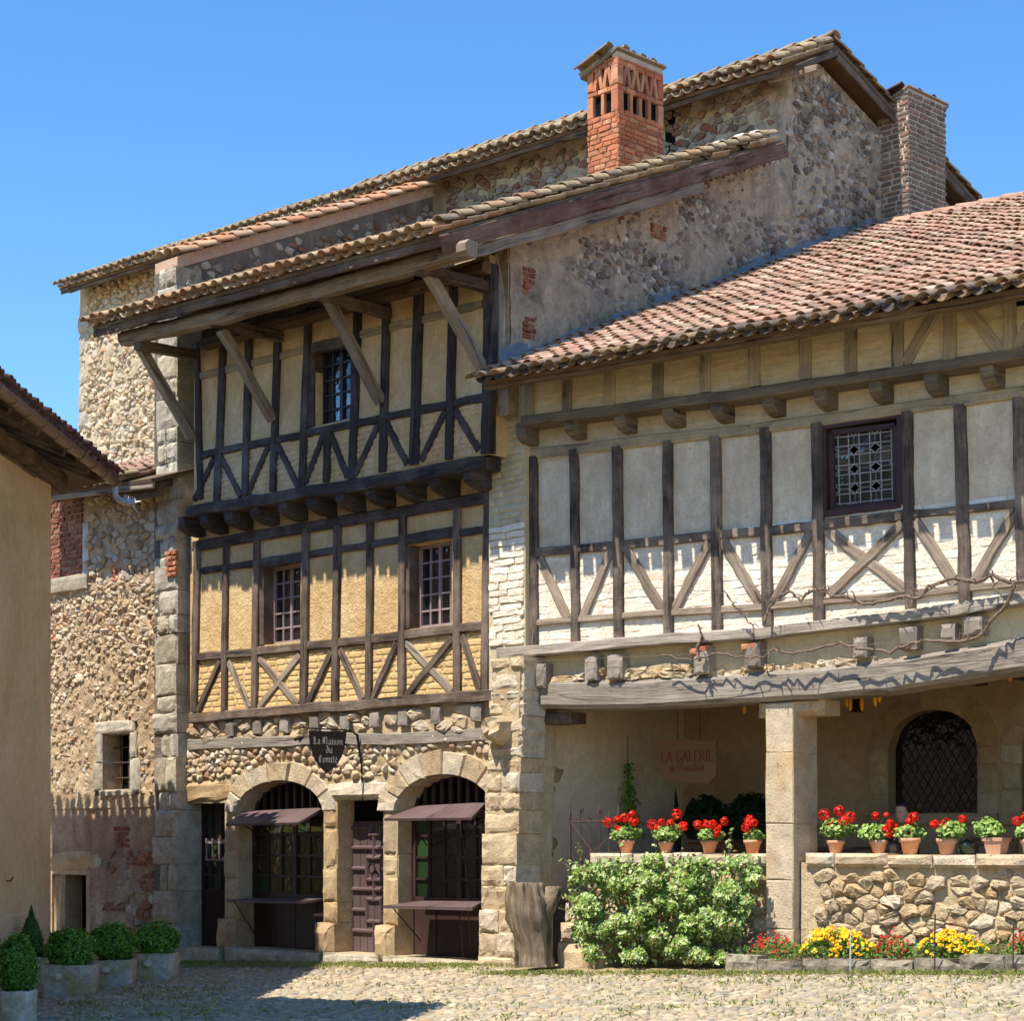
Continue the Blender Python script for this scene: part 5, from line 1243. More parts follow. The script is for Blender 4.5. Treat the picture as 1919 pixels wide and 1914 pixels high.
# gallery interior
GD = -3.4; zfl = .86; zce = A2(1400, 1255, DW)[1] + .1
S2 = Pl(H2.pt(A2(1003, 1400)[0], 0, 0)[:2], (-H2.n[0], -H2.n[1]))
floor = MB().box(H2.pt(pa_l - 1.5, zfl - .9, GD - .2), V3(H2.u) * (b1 - pa_l + 1.6), V3(H2.n) * (-GD + .2 - .40 + dP), Vector((0, 0, .9))).build('gallery_floor', M['floor_dark'], h2)
ceil = MB().box(H2.pt(b0 - .3, zce, GD - .2), V3(H2.u) * (b1 - b0 + .3), V3(H2.n) * (-GD + .3), Vector((0, 0, .12))).build('gallery_ceiling', M['tim_dark'], h2)
for k in range(11):
    a = b0 + .5 + k * .85; timber(h2, 'ceiling_joist', H2.pt(a, zce - .16, GD), H2.pt(a, zce - .16, -.1), .15, .16, Vector((0, 0, -1)), M['tim_brown'], n=3)
def bw(px, py): return H2.ab(px, py, GD)
hg1 = (bw(1665, 1500)[0], bw(1832, 1500)[0], bw(1745, 1525)[1], bw(1745, 1400)[1], bw(1745, 1331)[1])
wd = hg1[1] - hg1[0]; hg2 = (hg1[0] + wd + .62, hg1[1] + wd + .62, hg1[2], hg1[3], hg1[4])
gb = wall(h2, 'gallery_wall', H2, -.2, b1, -.2, zce + .1, [hg1, hg2], GD, .3, M['gallery_back'])
for h in (hg1, hg2):
    for k in range(7):
        t0, t1_ = math.pi * (1 - k / 7) - .01, math.pi * (1 - (k + 1) / 7) + .01; am, hw, ri, t = (h[0] + h[1]) / 2, (h[1] - h[0]) / 2, h[4] - h[3], .3
        q = [(am + hw * math.cos(t0 + (t1_ - t0) * i / 3), h[3] + ri * math.sin(t0 + (t1_ - t0) * i / 3)) for i in range(4)]
        o = [(am + (hw + t) * math.cos(t0 + (t1_ - t0) * i / 3), h[3] + (ri + t) * math.sin(t0 + (t1_ - t0) * i / 3)) for i in range(4)]
        vs, fs = stone(H2.pt, [np.array(p) for p in (o + q[::-1])][::-1], GD, .012, False, .97, .05); MB().add(vs, fs).build('voussoir', M['ashlar_tan'], gb, center=True)
    for l, r in ((h[0] - .3, h[0]), (h[1], h[1] + .28)): stack(gb, 'jamb_stone', H2, lambda z: l, lambda z: r, h[2] - .05, h[3], .25, .4, GD - .25, GD + .03, M['ashlar_tan'], .02, .01)
    block(gb, 'window_ledge', H2, h[0] - .3, h[1] + .3, h[2] - .16, h[2] - .002, GD - .28, GD + .08, M['ashlar_tan'], .02, .01)
    arcp = [(h[0], h[2]), (h[1], h[2])] + [((h[0] + h[1]) / 2 + (h[1] - h[0]) / 2 * math.cos(i * math.pi / 12), h[3] + (h[4] - h[3]) * math.sin(i * math.pi / 12)) for i in range(13)]
    wn = prism(h2, 'arched_window', H2, arcp, GD - .24, GD - .2, M['glass_dark'])
    lt = MB()
    for k in range(-12, 22):
        for s in (1, -1):
            ps = []
            for i in range(0, 41):
                z_ = h[2] + (h[4] - h[2]) * i / 40; a_ = h[0] + .12 * k + s * (z_ - h[2]) * .6; t = (a_ - (h[0] + h[1]) / 2) / ((h[1] - h[0]) / 2)
                if abs(t) < 1 and z_ < h[3] + (h[4] - h[3]) * math.sqrt(1 - t * t): ps.append((a_, z_))
            if len(ps) > 2: bars(lt, H2, ps[0], ps[-1], .008, GD - .2, GD - .192)
    lt.build('lattice', M['iron'], wn)
sw = wall(h2, 'gallery_side_wall', S2, -.12, -GD + .05, -.3, zce + .1, [], 0.0, .3, M['gallery'])
st = rubble(S2, [(1003, 1380), (1022, 1380), (1036, 1420), (1030, 1560), (1020, 1630), (1003, 1640)], .0, .32, .22, .025, .95)
pieces(sw, 'bare_stone', 'bare_stones', st, M['ashlar_tan'], 60)
# solid body behind so that no light leaks in
bd = MB().box(H2.pt(b0, zce + .13, -8.5), V3(H2.u) * (b1 - b0), V3(H2.n) * (8.5 + DW - .42), Vector((0, 0, zf1 - zce - .1))).build('house_body', M['dark'], h2)
prism(h2, 'end_wall', Pl(H2.pt(b1, 0)[:2], (-H2.n[0], -H2.n[1])), [(-.2, -.2), (-GD, -.2), (-GD, zce), (-.2, zce)], -.2, 0, M['gallery'])
# ------------------------------------------------------------------ stone building behind
hb = thing('stone_building', 'high rubble stone building with a long tiled eave rising behind the other roofs', 'building', PB.pt(-6, 0, 0))
def AB(px, py, d=0.0): return PB.ab(px, py, d)
eL, eR = PB.at(112, 541, .55), PB.at(1462, 122, .55)
bL = AB(150, 700)[0]
a0_, a1_ = PB.ad(eL)[0], PB.ad(eR)[0] + .35
Ue = (eR - eL).normalized(); ridge = S1.at(1568, 84, .3)
We = Ue.cross(ridge - eR).normalized(); We = We if We.z > 0 else -We; Ve = We.cross(Ue).normalized()
tanE = Ve.z / math.hypot(Ve.x, Ve.y)
def ez(a, d=0): 
    aL_, _ = PB.ad(eL); aR_, _ = PB.ad(eR); return eL.z + (eR.z - eL.z) * (a - aL_) / (aR_ - aL_)
bw_ = wall(hb, 'front_wall', PB, bL, -.05, -.5, 12, [], 0.0, .6, M['mortar_tower'], lambda a: ez(a) + .55 * tanE - .10)
st = rubble(PB, [(160, 545), (330, 492), (345, 600), (345, 900), (160, 900)], 0.0, .145, .098, .06, .98, 0.02, .47, None, 1, .26)
skin_(bw_, 'tower_mortar', PB, bL + .2, AB(345, 700)[0], AB(250, 900)[1], AB(250, 560)[1], .022, .05, .06, M['mortar_tower'], 5.0, None, .04, 1.6)
pieces(bw_, 'rubble_stone', 'rubble_stones', st, M['rub_light'], 300, False)
stack(bw_, 'quoin', PB, lambda z: bL - .02, lambda z: bL + rng.uniform(.3, .55), 4.5, ez(bL) - .5, .4, .75, -.3, .06, M['ashlar_grey'], .04, .02)
st = rubble(PB, [(835, 345), (1100, 270), (1250, 200), (1462, 150), (1462, 260), (1250, 320), (1000, 390), (835, 430)], 0.0, .15, .10, .05, .93, .12, .47)
pieces(bw_, 'wall_stone', 'wall_stones', st, M['rub_mid'], 300, False)
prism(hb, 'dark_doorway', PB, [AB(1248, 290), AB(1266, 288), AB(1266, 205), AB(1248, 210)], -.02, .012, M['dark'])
# gable end on the flank line
g0 = 5.6; gk = S1.ab(1565, 92, .3)[0]; gzr = S1.ab(1565, 92, .3)[1]; ge = S1.ab(1692, 232, .3)[0]; gze = S1.ab(1692, 232, .3)[1]
g_far = ge + 3.2; slope_b = (gze - gzr) / (ge - gk)
zfr = PB.pt(0, 0)[2] + ez(0)
def gtop(a): return (zfr + (gzr - zfr) * (a - g0 + .4) / (gk - g0 + .4) if a < gk else gzr + slope_b * (a - gk)) - .14
GW = wall(hb, 'gable_wall', S1, g0 - .02, gk, -.5, 15, [], 0.004, .6, M['flank'], gtop)
GW2 = wall(hb, 'gable_wall', S1, gk, g_far, -.5, 15, [], 0.004, .6, M['flank'], gtop)
mk = lambda a, z: z < gtop(a) - .08
st = rubble(S1, [(1482, 120), (1565, 90), (1700, 230), (1700, 430), (1482, 500)], .004, .11, .085, .045, .94, .1, .47, mk)
skin_(GW, 'gable_mortar', S1, g0, S1.ab(1705, 300)[0], S1.ab(1500, 500)[1] - .3, gzr, .020, .035, .06, M['flank'], 6.0, lambda a, z: z > gtop(a) - .05, .035, 1.5)
pieces(GW, 'gable_stone', 'gable_stones', st, M['rub_dark'], 300, False)
# roof: front slope, back slope
LE = (ridge - eL).dot(Ue); VE = (ridge - eR).dot(Ve)
rb = deck(hb, 'roof', [eL, eL + Ue * LE, eL + Ue * LE + Ve * VE, eL + Ve * VE], We, .05, M['tim_roof'])
roof_tiles(rb, eL - Ve * .08, Ue, Ve, We, LE, VE, .25, .32, None, M['tile_old'], M['tile_old'], 300)
bd_ = Vector((S1.u[0], S1.u[1], slope_b)).normalized(); Wb = Ue.cross(bd_).normalized(); Wb = Wb if Wb.z > 0 else -Wb
rr = eL + Ue * LE + Ve * VE
rb2 = deck(hb, 'back_roof', [rr, rr - Ue * 12, rr - Ue * 12 + bd_ * 5.6, rr + bd_ * 5.6], Wb, .06, M['tim_roof'])
me_h = bpy.data.meshes.new('verge_tile'); tg = tile_geo(.13, .115, .46, .016, 6, True, .03); me_h.from_pydata(tg[0], [], tg[1]); me_h.materials.append(M['tile_old']); me_h.polygons.foreach_set('use_smooth', [True] * len(me_h.polygons))
def line_tiles(parent, p, dirv, Wn, n, step, lift=.05):
    x_ = dirv.cross(Wn).normalized()
    for k in range(n):
        q = p + dirv * step * k + Wn * lift
        shared('verge_tile', me_h, Matrix(((x_.x, dirv.x, Wn.x, q.x), (x_.y, dirv.y, Wn.y, q.y), (x_.z, dirv.z, Wn.z, q.z), (0, 0, 0, 1))), parent)
line_tiles(rb2, rr + bd_ * 5.4 - Ue * .1, -bd_, Wb, 15, .36)
line_tiles(rb, rr - Ve * VE - Ue * .1, Ve, We, max(2, int(VE / .36)), .36)
line_tiles(rb, rr + Vector((0, 0, .03)), -Ue, Vector((0, 0, 1)), 30, .38)
for k in range(32):
    p = eL + Ue * (.3 + k * .62); timber(hb, 'rafter', p - We * .16 + Ve * .05, p - We * .16 + Ve * .8, .13, .11, -We, M['tim_roof'], n=2)
timber(hb, 'eave_board', eL - We * .09, eL + Ue * LE - We * .09, .08, .03, V3(PB.n), M['tim_brown'], n=30, wob=.015)
timber(hb, 'verge_board', eR + Ue * .3 - We * .10, rr - We * .10, .1, .04, V3(S1.n), M['tim_brown'], n=5)
t_ = rr + bd_ * .1 - Wb * .12; timber(hb, 'verge_board', t_, t_ + bd_ * 4.5, .12, .05, V3(S1.n), M['tim_brown'], n=10)
timber(hb, 'plank', PB.at(1440, 148, .3), PB.at(1530, 126, .3), .1, .05, V3(PB.n), M['tim_grey'], n=4)
# second chimney
cc = S1.ab(1703, 300, .55)[0]; D2c = Pl(S1.pt(cc, 0, .55)[:2], U1); D2s = Pl(S1.pt(cc, 0, .55)[:2], S1.u)
c2w, c2d = .62, D2s.ab(1775, 250)[0]; y0_, y1_ = D2c.ab(1703, 470)[1], D2c.ab(1703, 172)[1]
ch2 = prism(hb, 'chimney', D2c, [(-c2w + .02, y0_ - 1), (-.02, y0_ - 1), (-.02, y1_), (-c2w + .02, y1_)], -c2d + .02, -.02, M['mortar_pale'], center=False)
its = courses(D2c, -c2w, 0, y0_, y1_, .24, .085, -.02, .022, .66) + courses(D2s, 0, c2d, y0_, y1_, .24, .085, -.02, .022, .66)
pieces(ch2, 'brick', 'bricks', its, M['brick_mix'], 300, False)
ct = D2c.pt(.02, y1_ + .11, .03); cdv = (D2c.pt(-c2w - .06, y1_ - .12, .03) - ct).normalized(); cv = V3(S1.u); cW = cdv.cross(cv); cW = cW if cW.z > 0 else -cW
cap = deck(hb, 'chimney_cap', [ct, ct + cdv * .7, ct + cdv * .7 + cv * (c2d + .05), ct + cv * (c2d + .05)], cW, .025, M['tile_old'])
prism(cap, 'cap_mortar', D2s, [(0, y1_), (c2d, y1_), (c2d, y1_ + .07), (0, y1_ + .07)], -.1, -.012, M['mortar_pale'])
roof_tiles(cap, ct + cdv * .78, cv, -cdv, cW, c2d + .1, .8, .22, .3, None, M['tile_plum'], None, 40, rows=2)
# ------------------------------------------------------------------ rubble annex on the left
an = thing('rubble_annex', 'sunlit rubble annex with barred window, walled-up bricks and low doorway', 'building', H1.pt(-9, -.5, .3))
DA = .14
def AA(px, py, d=DA): return H1.ab(px, py, d)
ax0, ax1 = AA(60, 1300)[0], AA(306, 1300)[0]
wb = (AA(196, 1480)[0], AA(247, 1480)[0], AA(220, 1480)[1], AA(220, 1376)[1], AA(220, 1376)[1])
dr = (AA(98, 1700)[0], AA(162, 1700)[0], -1.0, AA(130, 1640)[1], AA(130, 1640)[1])
ztp = AA(250, 905)[1]
aw = wall(an, 'front_wall', H1, ax0, ax1, -.8, ztp, [wb, dr], DA, .5, M['annex'])
skin_(an, 'rough_render', H1, AA(86, 1300)[0], ax1, AA(200, 1515)[1], AA(200, 1090)[1], DA + .024, .05, .05, M['annex'], 6.0, lambda a, z: wb[0] - .24 < a < wb[1] + .26 and wb[2] - .12 < z < wb[3] + .2, .035, 1.6)
skin_(an, 'rough_render', H1, AA(86, 1300)[0], ax1, -.4, AA(200, 1515)[1], DA + .008, .025, .06, M['annex_low'], 4.0, lambda a, z: a < dr[1] + .1 and z < dr[3] + .1)
m_a = lambda a, z: not (wb[0] - .32 < a < wb[1] + .3 and wb[2] - .15 < z < wb[3] + .25)
st = rubble(H1, [(88, 1095), (306, 1085), (306, 1260), (88, 1290)], DA, .115, .078, .058, .98, .05, .47, m_a, 1, .26) + rubble(H1, [(88, 1290), (306, 1262), (306, 1500), (88, 1480)], DA + .01, .105, .075, .036, .93, .35, .47, m_a, 1, .26)
st += rubble(H1, [(165, 925), (304, 905), (304, 1084), (165, 1093)], DA, .17, .12, .05, .93, .25)
pieces(aw, 'rubble_stone', 'rubble_stones', st, M['rub_light'], 300, False)
st = rubble(H1, [(170, 1600), (306, 1580), (306, 1760), (240, 1760), (190, 1700)], DA, .2, .13, .035, .9, .5)
pieces(aw, 'low_stone', 'low_stones', st, M['rub_mid'], 120, False)
for (x0, y0, x1, y1, mt, lim) in ((90, 945, 157, 1085, 'brick_red', 90), (90, 1140, 135, 1200, 'brick_or', 40), (215, 1555, 245, 1590, 'brick_red', 30), (240, 1600, 305, 1625, 'brick_red', 30), (262, 1640, 310, 1672, 'brick_red', 30), (195, 1690, 240, 1710, 'brick_red', 20), (212, 1068, 228, 1090, 'brick_or', 12), (324, 1045, 345, 1080, 'brick_or', 12)):
    a0, z1 = AA(x0, y0); a1, z0 = AA(x1, y1); pieces(aw, 'brick', 'bricks', courses(H1, a0, a1, z0, z1, .24, .085, DA if x0 != 324 else .27, .03, .76, 0, None, False, .01), M[mt], lim, False)
block(aw, 'lintel_stone', H1, AA(88, 1095)[0], AA(172, 1095)[0], AA(130, 1112)[1], AA(130, 1082)[1], DA - .1, DA + .12, M['ashlar_grey'], .02, .012)
prism(aw, 'pale_jamb', H1, [AA(157, 1088), AA(168, 1086), AA(168, 980), AA(157, 982)], DA - .1, DA + .02, M['render_patch'])
for l, r, b, t in ((wb[0] - .28, wb[0], wb[2] - .02, wb[2] + .45), (wb[0] - .2, wb[0], wb[2] + .45, wb[3] + .02), (wb[1], wb[1] + .3, wb[2] - .05, wb[2] + .5), (wb[1], wb[1] + .2, wb[2] + .5, wb[3] + .02), (wb[0] - .22, wb[1] + .15, wb[3], wb[3] + .22), (wb[0] - .1, wb[1] + .15, wb[2] - .13, wb[2])):
    block(aw, 'window_stone', H1, l, r, b, t - .006, DA - .3, DA + .06, M['ashlar_grey'], .02, .012)
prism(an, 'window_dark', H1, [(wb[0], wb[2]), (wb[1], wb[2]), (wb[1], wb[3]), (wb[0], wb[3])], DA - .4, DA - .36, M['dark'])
for k in range(3):
    a = wb[0] + (wb[1] - wb[0]) * (k + .8) / 3.4; MB().tube([H1.pt(a, wb[2], DA - .2), H1.pt(a, wb[3], DA - .2)], .014, 6).build('window_bar', M['rust'], an, center=True)
for k in range(3):
    z = wb[2] + (wb[3] - wb[2]) * (k + .75) / 3.6; MB().tube([H1.pt(wb[0], z, DA - .18), H1.pt(wb[1], z, DA - .18)], .015, 6).build('window_bar', M['rust'], an, center=True)
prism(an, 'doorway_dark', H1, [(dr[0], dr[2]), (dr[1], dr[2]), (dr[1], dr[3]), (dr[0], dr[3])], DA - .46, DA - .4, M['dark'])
block(aw, 'doorway_lintel', H1, dr[0] - .3, dr[1] + .45, dr[3], dr[3] + .45, DA - .4, DA + .03, M['ashlar_tan'], .05, .03)
block(aw, 'doorway_jamb', H1, dr[0], dr[0] + .32, -.6, dr[3], DA - .4, DA - .02, M['ashlar_tan'], .03, .02)
# its lean-to roof
q1_, q2_ = H1.at(90, 922, .78), H1.at(284, 897, .78); tpt = PB.at(262, 846)
ua = (q2_ - q1_).normalized(); wa = ua.cross(tpt - q2_).normalized(); wa = wa if wa.z > 0 else -wa; va = wa.cross(ua).normalized(); la = (q2_ - q1_).length; va_len = (tpt - q2_).dot(va)
ra = deck(an, 'roof', [q1_ - ua * .6, q2_, q2_ + va * va_len, q1_ - ua * .6 + va * va_len], wa, .06, M['tim_roof'])
def m_an(p): return LP.ad(p)[1] < -.55
roof_tiles(ra, q1_ - ua * .6 - va * .06, ua, va, wa, la + .55, va_len, .24, .31, m_an, M['tile'], M['tile_old'], 160, ov=.08)
timber(an, 'eave_board', q1_ - wa * .1, q2_ - wa * .1, .10, .04, n1, M['tim_grey'], n=8)
timber(an, 'eave_plank', q1_.lerp(q2_, .55) - wa * .2 - n1 * .12, q2_ - wa * .17 - n1 * .12, .16, .05, n1, M['tim_roof'], n=5)
for k in range(6):
    p = q1_.lerp(q2_, k / 5.4) - wa * .20; timber(an, 'rafter', p + va * .1, p + va * 1.1, .1, .1, -wa, M['tim_brown'], n=2)
# ------------------------------------------------------------------ rendered house on the left
LWc = Vector((-6.45, 27.5, 0)); LW = Pl((LWc.x, LWc.y), (.027, 1.0))
lh = thing('rendered_house', 'tan rendered house with dark tiles, brown gutter and zinc spout beside the square', 'house', (LWc.x, 24, -.4))
ec = Vector((-5.70, 28.05, 6.80)); ue = Vector((.027, 1.0, 0)).normalized(); far = Vector((-U1[0], -U1[1], 0))
pitch = math.tan(math.radians(21)); y_near = 20.4
foot = [LWc, LWc + far * 6.0, LWc + far * 6.0 + Vector((-3, -7, 0)), LW.pt(y_near - 27.5, 0) + Vector((-6, 0, 0)), LW.pt(y_near - 27.5, 0)]
nf_ = len(foot); m = MB(); m.add([Vector((p.x, p.y, -.9)) for p in foot] + [Vector((p.x, p.y, 6.75)) for p in foot], [(k, (k + 1) % nf_, nf_ + (k + 1) % nf_, nf_ + k) for k in range(nf_)] + [tuple(range(nf_, 2 * nf_))])
lw_ = m.build('wall', M['left_render'], lh)
block(lh, 'plinth', LW, y_near - 27.4, .03, -.9, LW.ab(60, 1710)[1], -.1, .03, M['left_render'], .015, .01)
block(lh, 'corner_strip', LW, -.72, .02, -.9, 6.6, -.1, .018, M['left_render'], .008, .006)
# two roof slopes meeting in a hip
r_in = Vector((-ue.y, ue.x, 0)); Va1 = Vector((r_in.x, r_in.y, pitch)).normalized(); Wr1 = ue.cross(Va1).normalized(); Wr1 = Wr1 if Wr1.z > 0 else -Wr1
fin = Vector((-U1[1] * -1, -U1[0] * 1, 0)); fin = Vector((H1.n[0], H1.n[1], 0))       # inwards from the far eave
Va2 = Vector((fin.x, fin.y, pitch)).normalized(); uf = -far; Wr2 = uf.cross(Va2).normalized(); Wr2 = Wr2 if Wr2.z > 0 else -Wr2
def hz(p, c, inn): return c.z + (Vector((p.x, p.y, 0)) - Vector((c.x, c.y, 0))).dot(inn) * pitch
mA = lambda p: hz(p, ec, r_in) <= hz(p, ec, fin) + .03
mB_ = lambda p: hz(p, ec, fin) <= hz(p, ec, r_in) + .03
hipd = (r_in + fin).normalized(); k_ = 1 / max(.2, hipd.dot(r_in)); hip_end = ec + hipd * (4.2 * k_) + Vector((0, 0, 4.2 * pitch))
near = ec - ue * (ec.y - y_near)
rl = deck(lh, 'roof', [near, ec, hip_end, near + Va1 * (4.2 / math.cos(math.atan(pitch)))], Wr1, .06, M['tim_roof'])
rl2 = deck(lh, 'end_roof', [ec, ec + far * 6, ec + far * 6 + Va2 * 4.2, hip_end], Wr2, .06, M['tim_roof'])
roof_tiles(rl, near - Va1 * .08, ue, Va1, Wr1, ec.y - y_near, 3.5, .23, .31, mA, M['tile_plum'], M['tile_plum'], 160)
roof_tiles(rl2, ec + far * 6 - Va2 * .08, uf, Va2, Wr2, 6.0, 2.5, .23, .31, mB_, M['tile_plum'], M['tile_plum'], 80, ov=.04)
gm = MB(); N = 8; g0_, g1_ = near + Vector((.06, 0, -.05)), ec + Vector((.06, .12, -.05)); vs = []
for p in (g0_, g1_):
    for k in range(N + 1):
        t = math.pi * k / N; vs.append(p + Vector((.085 * math.cos(t), 0, -.085 * math.sin(t))))
    for k in range(N + 1):
        t = math.pi * k / N; vs.append(p + Vector((.078 * math.cos(t), 0, -.078 * math.sin(t))))
n_ = N + 1; gm.add(vs, [(k, k + 1, 2 * n_ + k + 1, 2 * n_ + k) for k in range(N)] + [(n_ + k + 1, n_ + k, 3 * n_ + k, 3 * n_ + k + 1) for k in range(N)] + [(2 * n_ + k, 2 * n_ + k + 1, 3 * n_ + k + 1, 3 * n_ + k) for k in range(N)])
gut = gm.build('gutter', M['gutter'], lh, True)
for k in range(12):
    p = g1_.lerp(g0_, (k + .3) / 12); MB().tube([p + Vector((.092 * math.cos(t), 0, -.092 * math.sin(t))) for t in [math.pi * i / 8 for i in range(9)]], .008, 5).build('gutter_bracket', M['gutter'], gut, center=True)
# zinc spout shaped like an open beak
dp = ec + Vector((.06, .05, -.13)); sp = MB()
sp.tube([dp, dp - Vector((0, 0, .12)), dp + Vector((.05, -.03, -.19)), dp + Vector((.16, -.07, -.23)), dp + Vector((.26, -.11, -.26))], [.042, .042, .045, .048, .04], 10, cap=False)
spo = sp.build('spout', M['zinc'], gut, True)
b_ = dp + Vector((.26, -.11, -.26)); f_ = Vector((.92, -.38, -.10)).normalized(); sd = Vector((.38, .92, 0)).normalized()
for up, L in ((.045, .16), (-.17, .12)):
    tip = b_ + f_ * L + Vector((0, 0, up))
    s = 1 if up > 0 else -1
    vs = [b_ + sd * .04, b_ - sd * .04, b_ + Vector((0, 0, .04 * s)), tip]
    MB().add(vs, [(0, 1, 3), (1, 2, 3), (2, 0, 3), (0, 2, 1)]).build('spout_jaw', M['zinc'], gut, center=True)
cr = MB(); c_ = dp + Vector((.12, -.06, -.19))
for k in range(6):
    p = c_ + f_ * .035 * k + Vector((0, 0, .02 - .022 * k * .4)); cr.add([p, p + f_ * .035, p + f_ * .02 + Vector((0, 0, .06)), p + sd * .006], [(0, 1, 2), (1, 3, 2), (3, 0, 2)])
cr.build('spout_crest', M['zinc'], gut)
for k in range(12):
    p = near.lerp(ec, (k + .5) / 12) - Wr1 * .17; timber(lh, 'rafter', p + Va1 * .05, p + Va1 * 1.0, .12, .12, -Wr1, M['tim_brown'], n=2)
for dz, off in ((0.0, .55), (.14, 1.3)):
    p = ec + Vector((-off, 0, off * pitch - .32)); timber(lh, 'purlin', p - ue * 7.5, p - ue * .25, .18, .16, Vector((1, 0, 0)), M['tim_brown'], n=5)
timber(lh, 'wall_plate', LW.pt(y_near - 27.5, 6.62, .02), LW.pt(.6, 6.62, .02), .14, .1, Vector((1, 0, 0)), M['tim_brown'], n=5)
hk = LW.at(12, 1652); MB().tube([hk, hk + Vector((.06, 0, 0)), hk + Vector((.09, 0, .05))], .01, 6).build('wall_hook', M['iron'], lh, center=True)
# ------------------------------------------------------------------ tall neighbour left of the square (outside the frame, throws the near shadow)
cor = Vector((-4.80, 16.85, 10.0)); ed = Vector((-.7033, .7109, 0)); e2 = Vector((-.20, -.98, 0)).normalized()
nh = thing('tall_neighbour_house', 'tall rendered house standing left of the square beside the tan house', 'house', (cor.x - 3, cor.y - 4, -.4))
def boxfoot(c, i): return [c, c + ed * 5.2, c + ed * 5.2 + e2 * 4.2, c + e2 * 4.6]
ft = boxfoot(cor + (ed + e2) * .55, 0); m = MB(); m.add([Vector((p.x, p.y, -.9)) for p in ft] + [Vector((p.x, p.y, 9.9)) for p in ft], [(k, (k + 1) % 4, 4 + (k + 1) % 4, 4 + k) for k in range(4)])
m.build('wall', M['left_render'], nh)
ft = boxfoot(cor, 0); apex = sum(ft, Vector()) / 4 + Vector((0, 0, 1.6)); m = MB(); m.add(ft + [apex], [(k, (k + 1) % 4, 4) for k in range(4)] + [(3, 2, 1, 0)]); m.build('roof', M['tile_old'], nh)
# ------------------------------------------------------------------ hanging shield sign
SG = Pl(H1.pt(A1(680, 1372, 0.02)[0], 0, 0.02)[:2], S1.u)          # runs from the outer end back to the wall
def AS(px, py): return SG.ab(px, py)
sg = thing('hanging_sign', 'dark shield-shaped sign with white blackletter lettering on an iron bracket', 'sign', SG.at(614, 1450))
sh = [AS(x, y) for x, y in ((613, 1450), (628, 1437), (640, 1419), (646, 1398), (649, 1371), (580, 1371), (582, 1395), (588, 1417), (599, 1436))]
prism(sg, 'shield', SG, sh, -.015, .015, M['sign_dark'])
zbk = AS(614, 1367)[1]
MB().tube([SG.pt(AS(566, 1367)[0], zbk), SG.pt(AS(655, 1367)[0], zbk), SG.pt(-.10, zbk - .06), SG.pt(-.02, zbk - .5), SG.pt(0.0, zbk - 1.0)], [.011, .011, .02, .014, .008], 7).build('bracket', M['iron'], sg, True)
for x in (592, 637):
    a = AS(x, 1370)[0]; MB().tube([SG.pt(a, zbk), SG.pt(a, zbk - .05)], .006, 5).build('chain_link', M['iron'], sg, center=True)
MB().tube([SG.pt(AS(566, 1367)[0] + .04 * math.cos(t) , zbk + .04 * math.sin(t)) for t in [i * math.pi / 6 for i in range(10)]], .008, 5).build('scroll', M['iron'], sg)
# broad-nib letter strokes on a 4-wide, 6-high (x-height 4) grid
GL = {'L': (4.2, [[(1, 6), (1, .6)], [(.2, .3), (3, .1), (3.8, 1)], [(.2, 5.2), (1.6, 6.4)], [(2, 5.6), (2, 1.2)]]),
      'a': (3.6, [[(.6, 3.6), (2, 4), (2.6, 3.4), (2.6, .5), (3.3, .2)], [(2.5, 2.2), (.7, 1.6), (.7, .5), (1.6, .1), (2.5, .9)]]),
      'M': (6.4, [[(.6, 5.6), (.6, 1), (.2, .2)], [(.6, 5), (1.8, 6.3), (2.6, 5.4), (2.6, .4)], [(2.6, 5), (4, 6.3), (4.8, 5.4), (4.8, .8), (5.6, .2)], [(1.6, 5), (1.6, 1)]]),
      'i': (2.0, [[(.3, 3.5), (1, 4), (1, .6), (1.7, .2)], [(.8, 5.2), (1.2, 5.6)]]),
      's': (3.2, [[(2.6, 3.5), (1.4, 4), (.7, 3), (2.5, 1.4), (2, .3), (.5, .4)]]),
      'o': (3.5, [[(.7, 3), (.7, .8), (1.7, .1), (2.7, .9), (2.7, 3.1), (1.7, 4), (.7, 3)]]),
      'n': (4.0, [[(.3, 3.5), (.9, 4), (.9, .2)], [(.9, 3.2), (2, 4), (2.9, 3.4), (2.9, .6), (3.6, .2)]]),
      'd': (3.6, [[(1, 6.2), (2.7, 4.4), (2.7, .9), (1.7, .1), (.7, .8), (.7, 3), (1.7, 3.9), (2.6, 3.2)]]),
      'u': (4.0, [[(.3, 3.5), (.9, 4), (.9, .8), (1.8, .2), (2.9, 1)], [(2.9, 4), (2.9, .6), (3.6, .2)]]),
      'C': (4.2, [[(3.4, 5.2), (2, 6.2), (.8, 5), (.8, 1.2), (2, .1), (3.6, .9)], [(2, 5.6), (2, .8)]]),
      'm': (5.8, [[(.3, 3.5), (.9, 4), (.9, .2)], [(.9, 3.2), (2, 4), (2.8, 3.4), (2.8, .2)], [(2.8, 3.2), (3.9, 4), (4.7, 3.4), (4.7, .6), (5.4, .2)]]),
      't': (2.6, [[(1, 5.4), (1, .8), (2, .2)], [(.2, 4), (2.2, 4)]]),
      'é': (3.3, [[(.8, 2), (2.5, 2.8), (2.3, 3.6), (1.5, 4), (.7, 3), (.7, .8), (1.6, .1), (2.6, .8)], [(1.4, 4.9), (2.3, 5.9)]]), ' ': (2.2, [])}
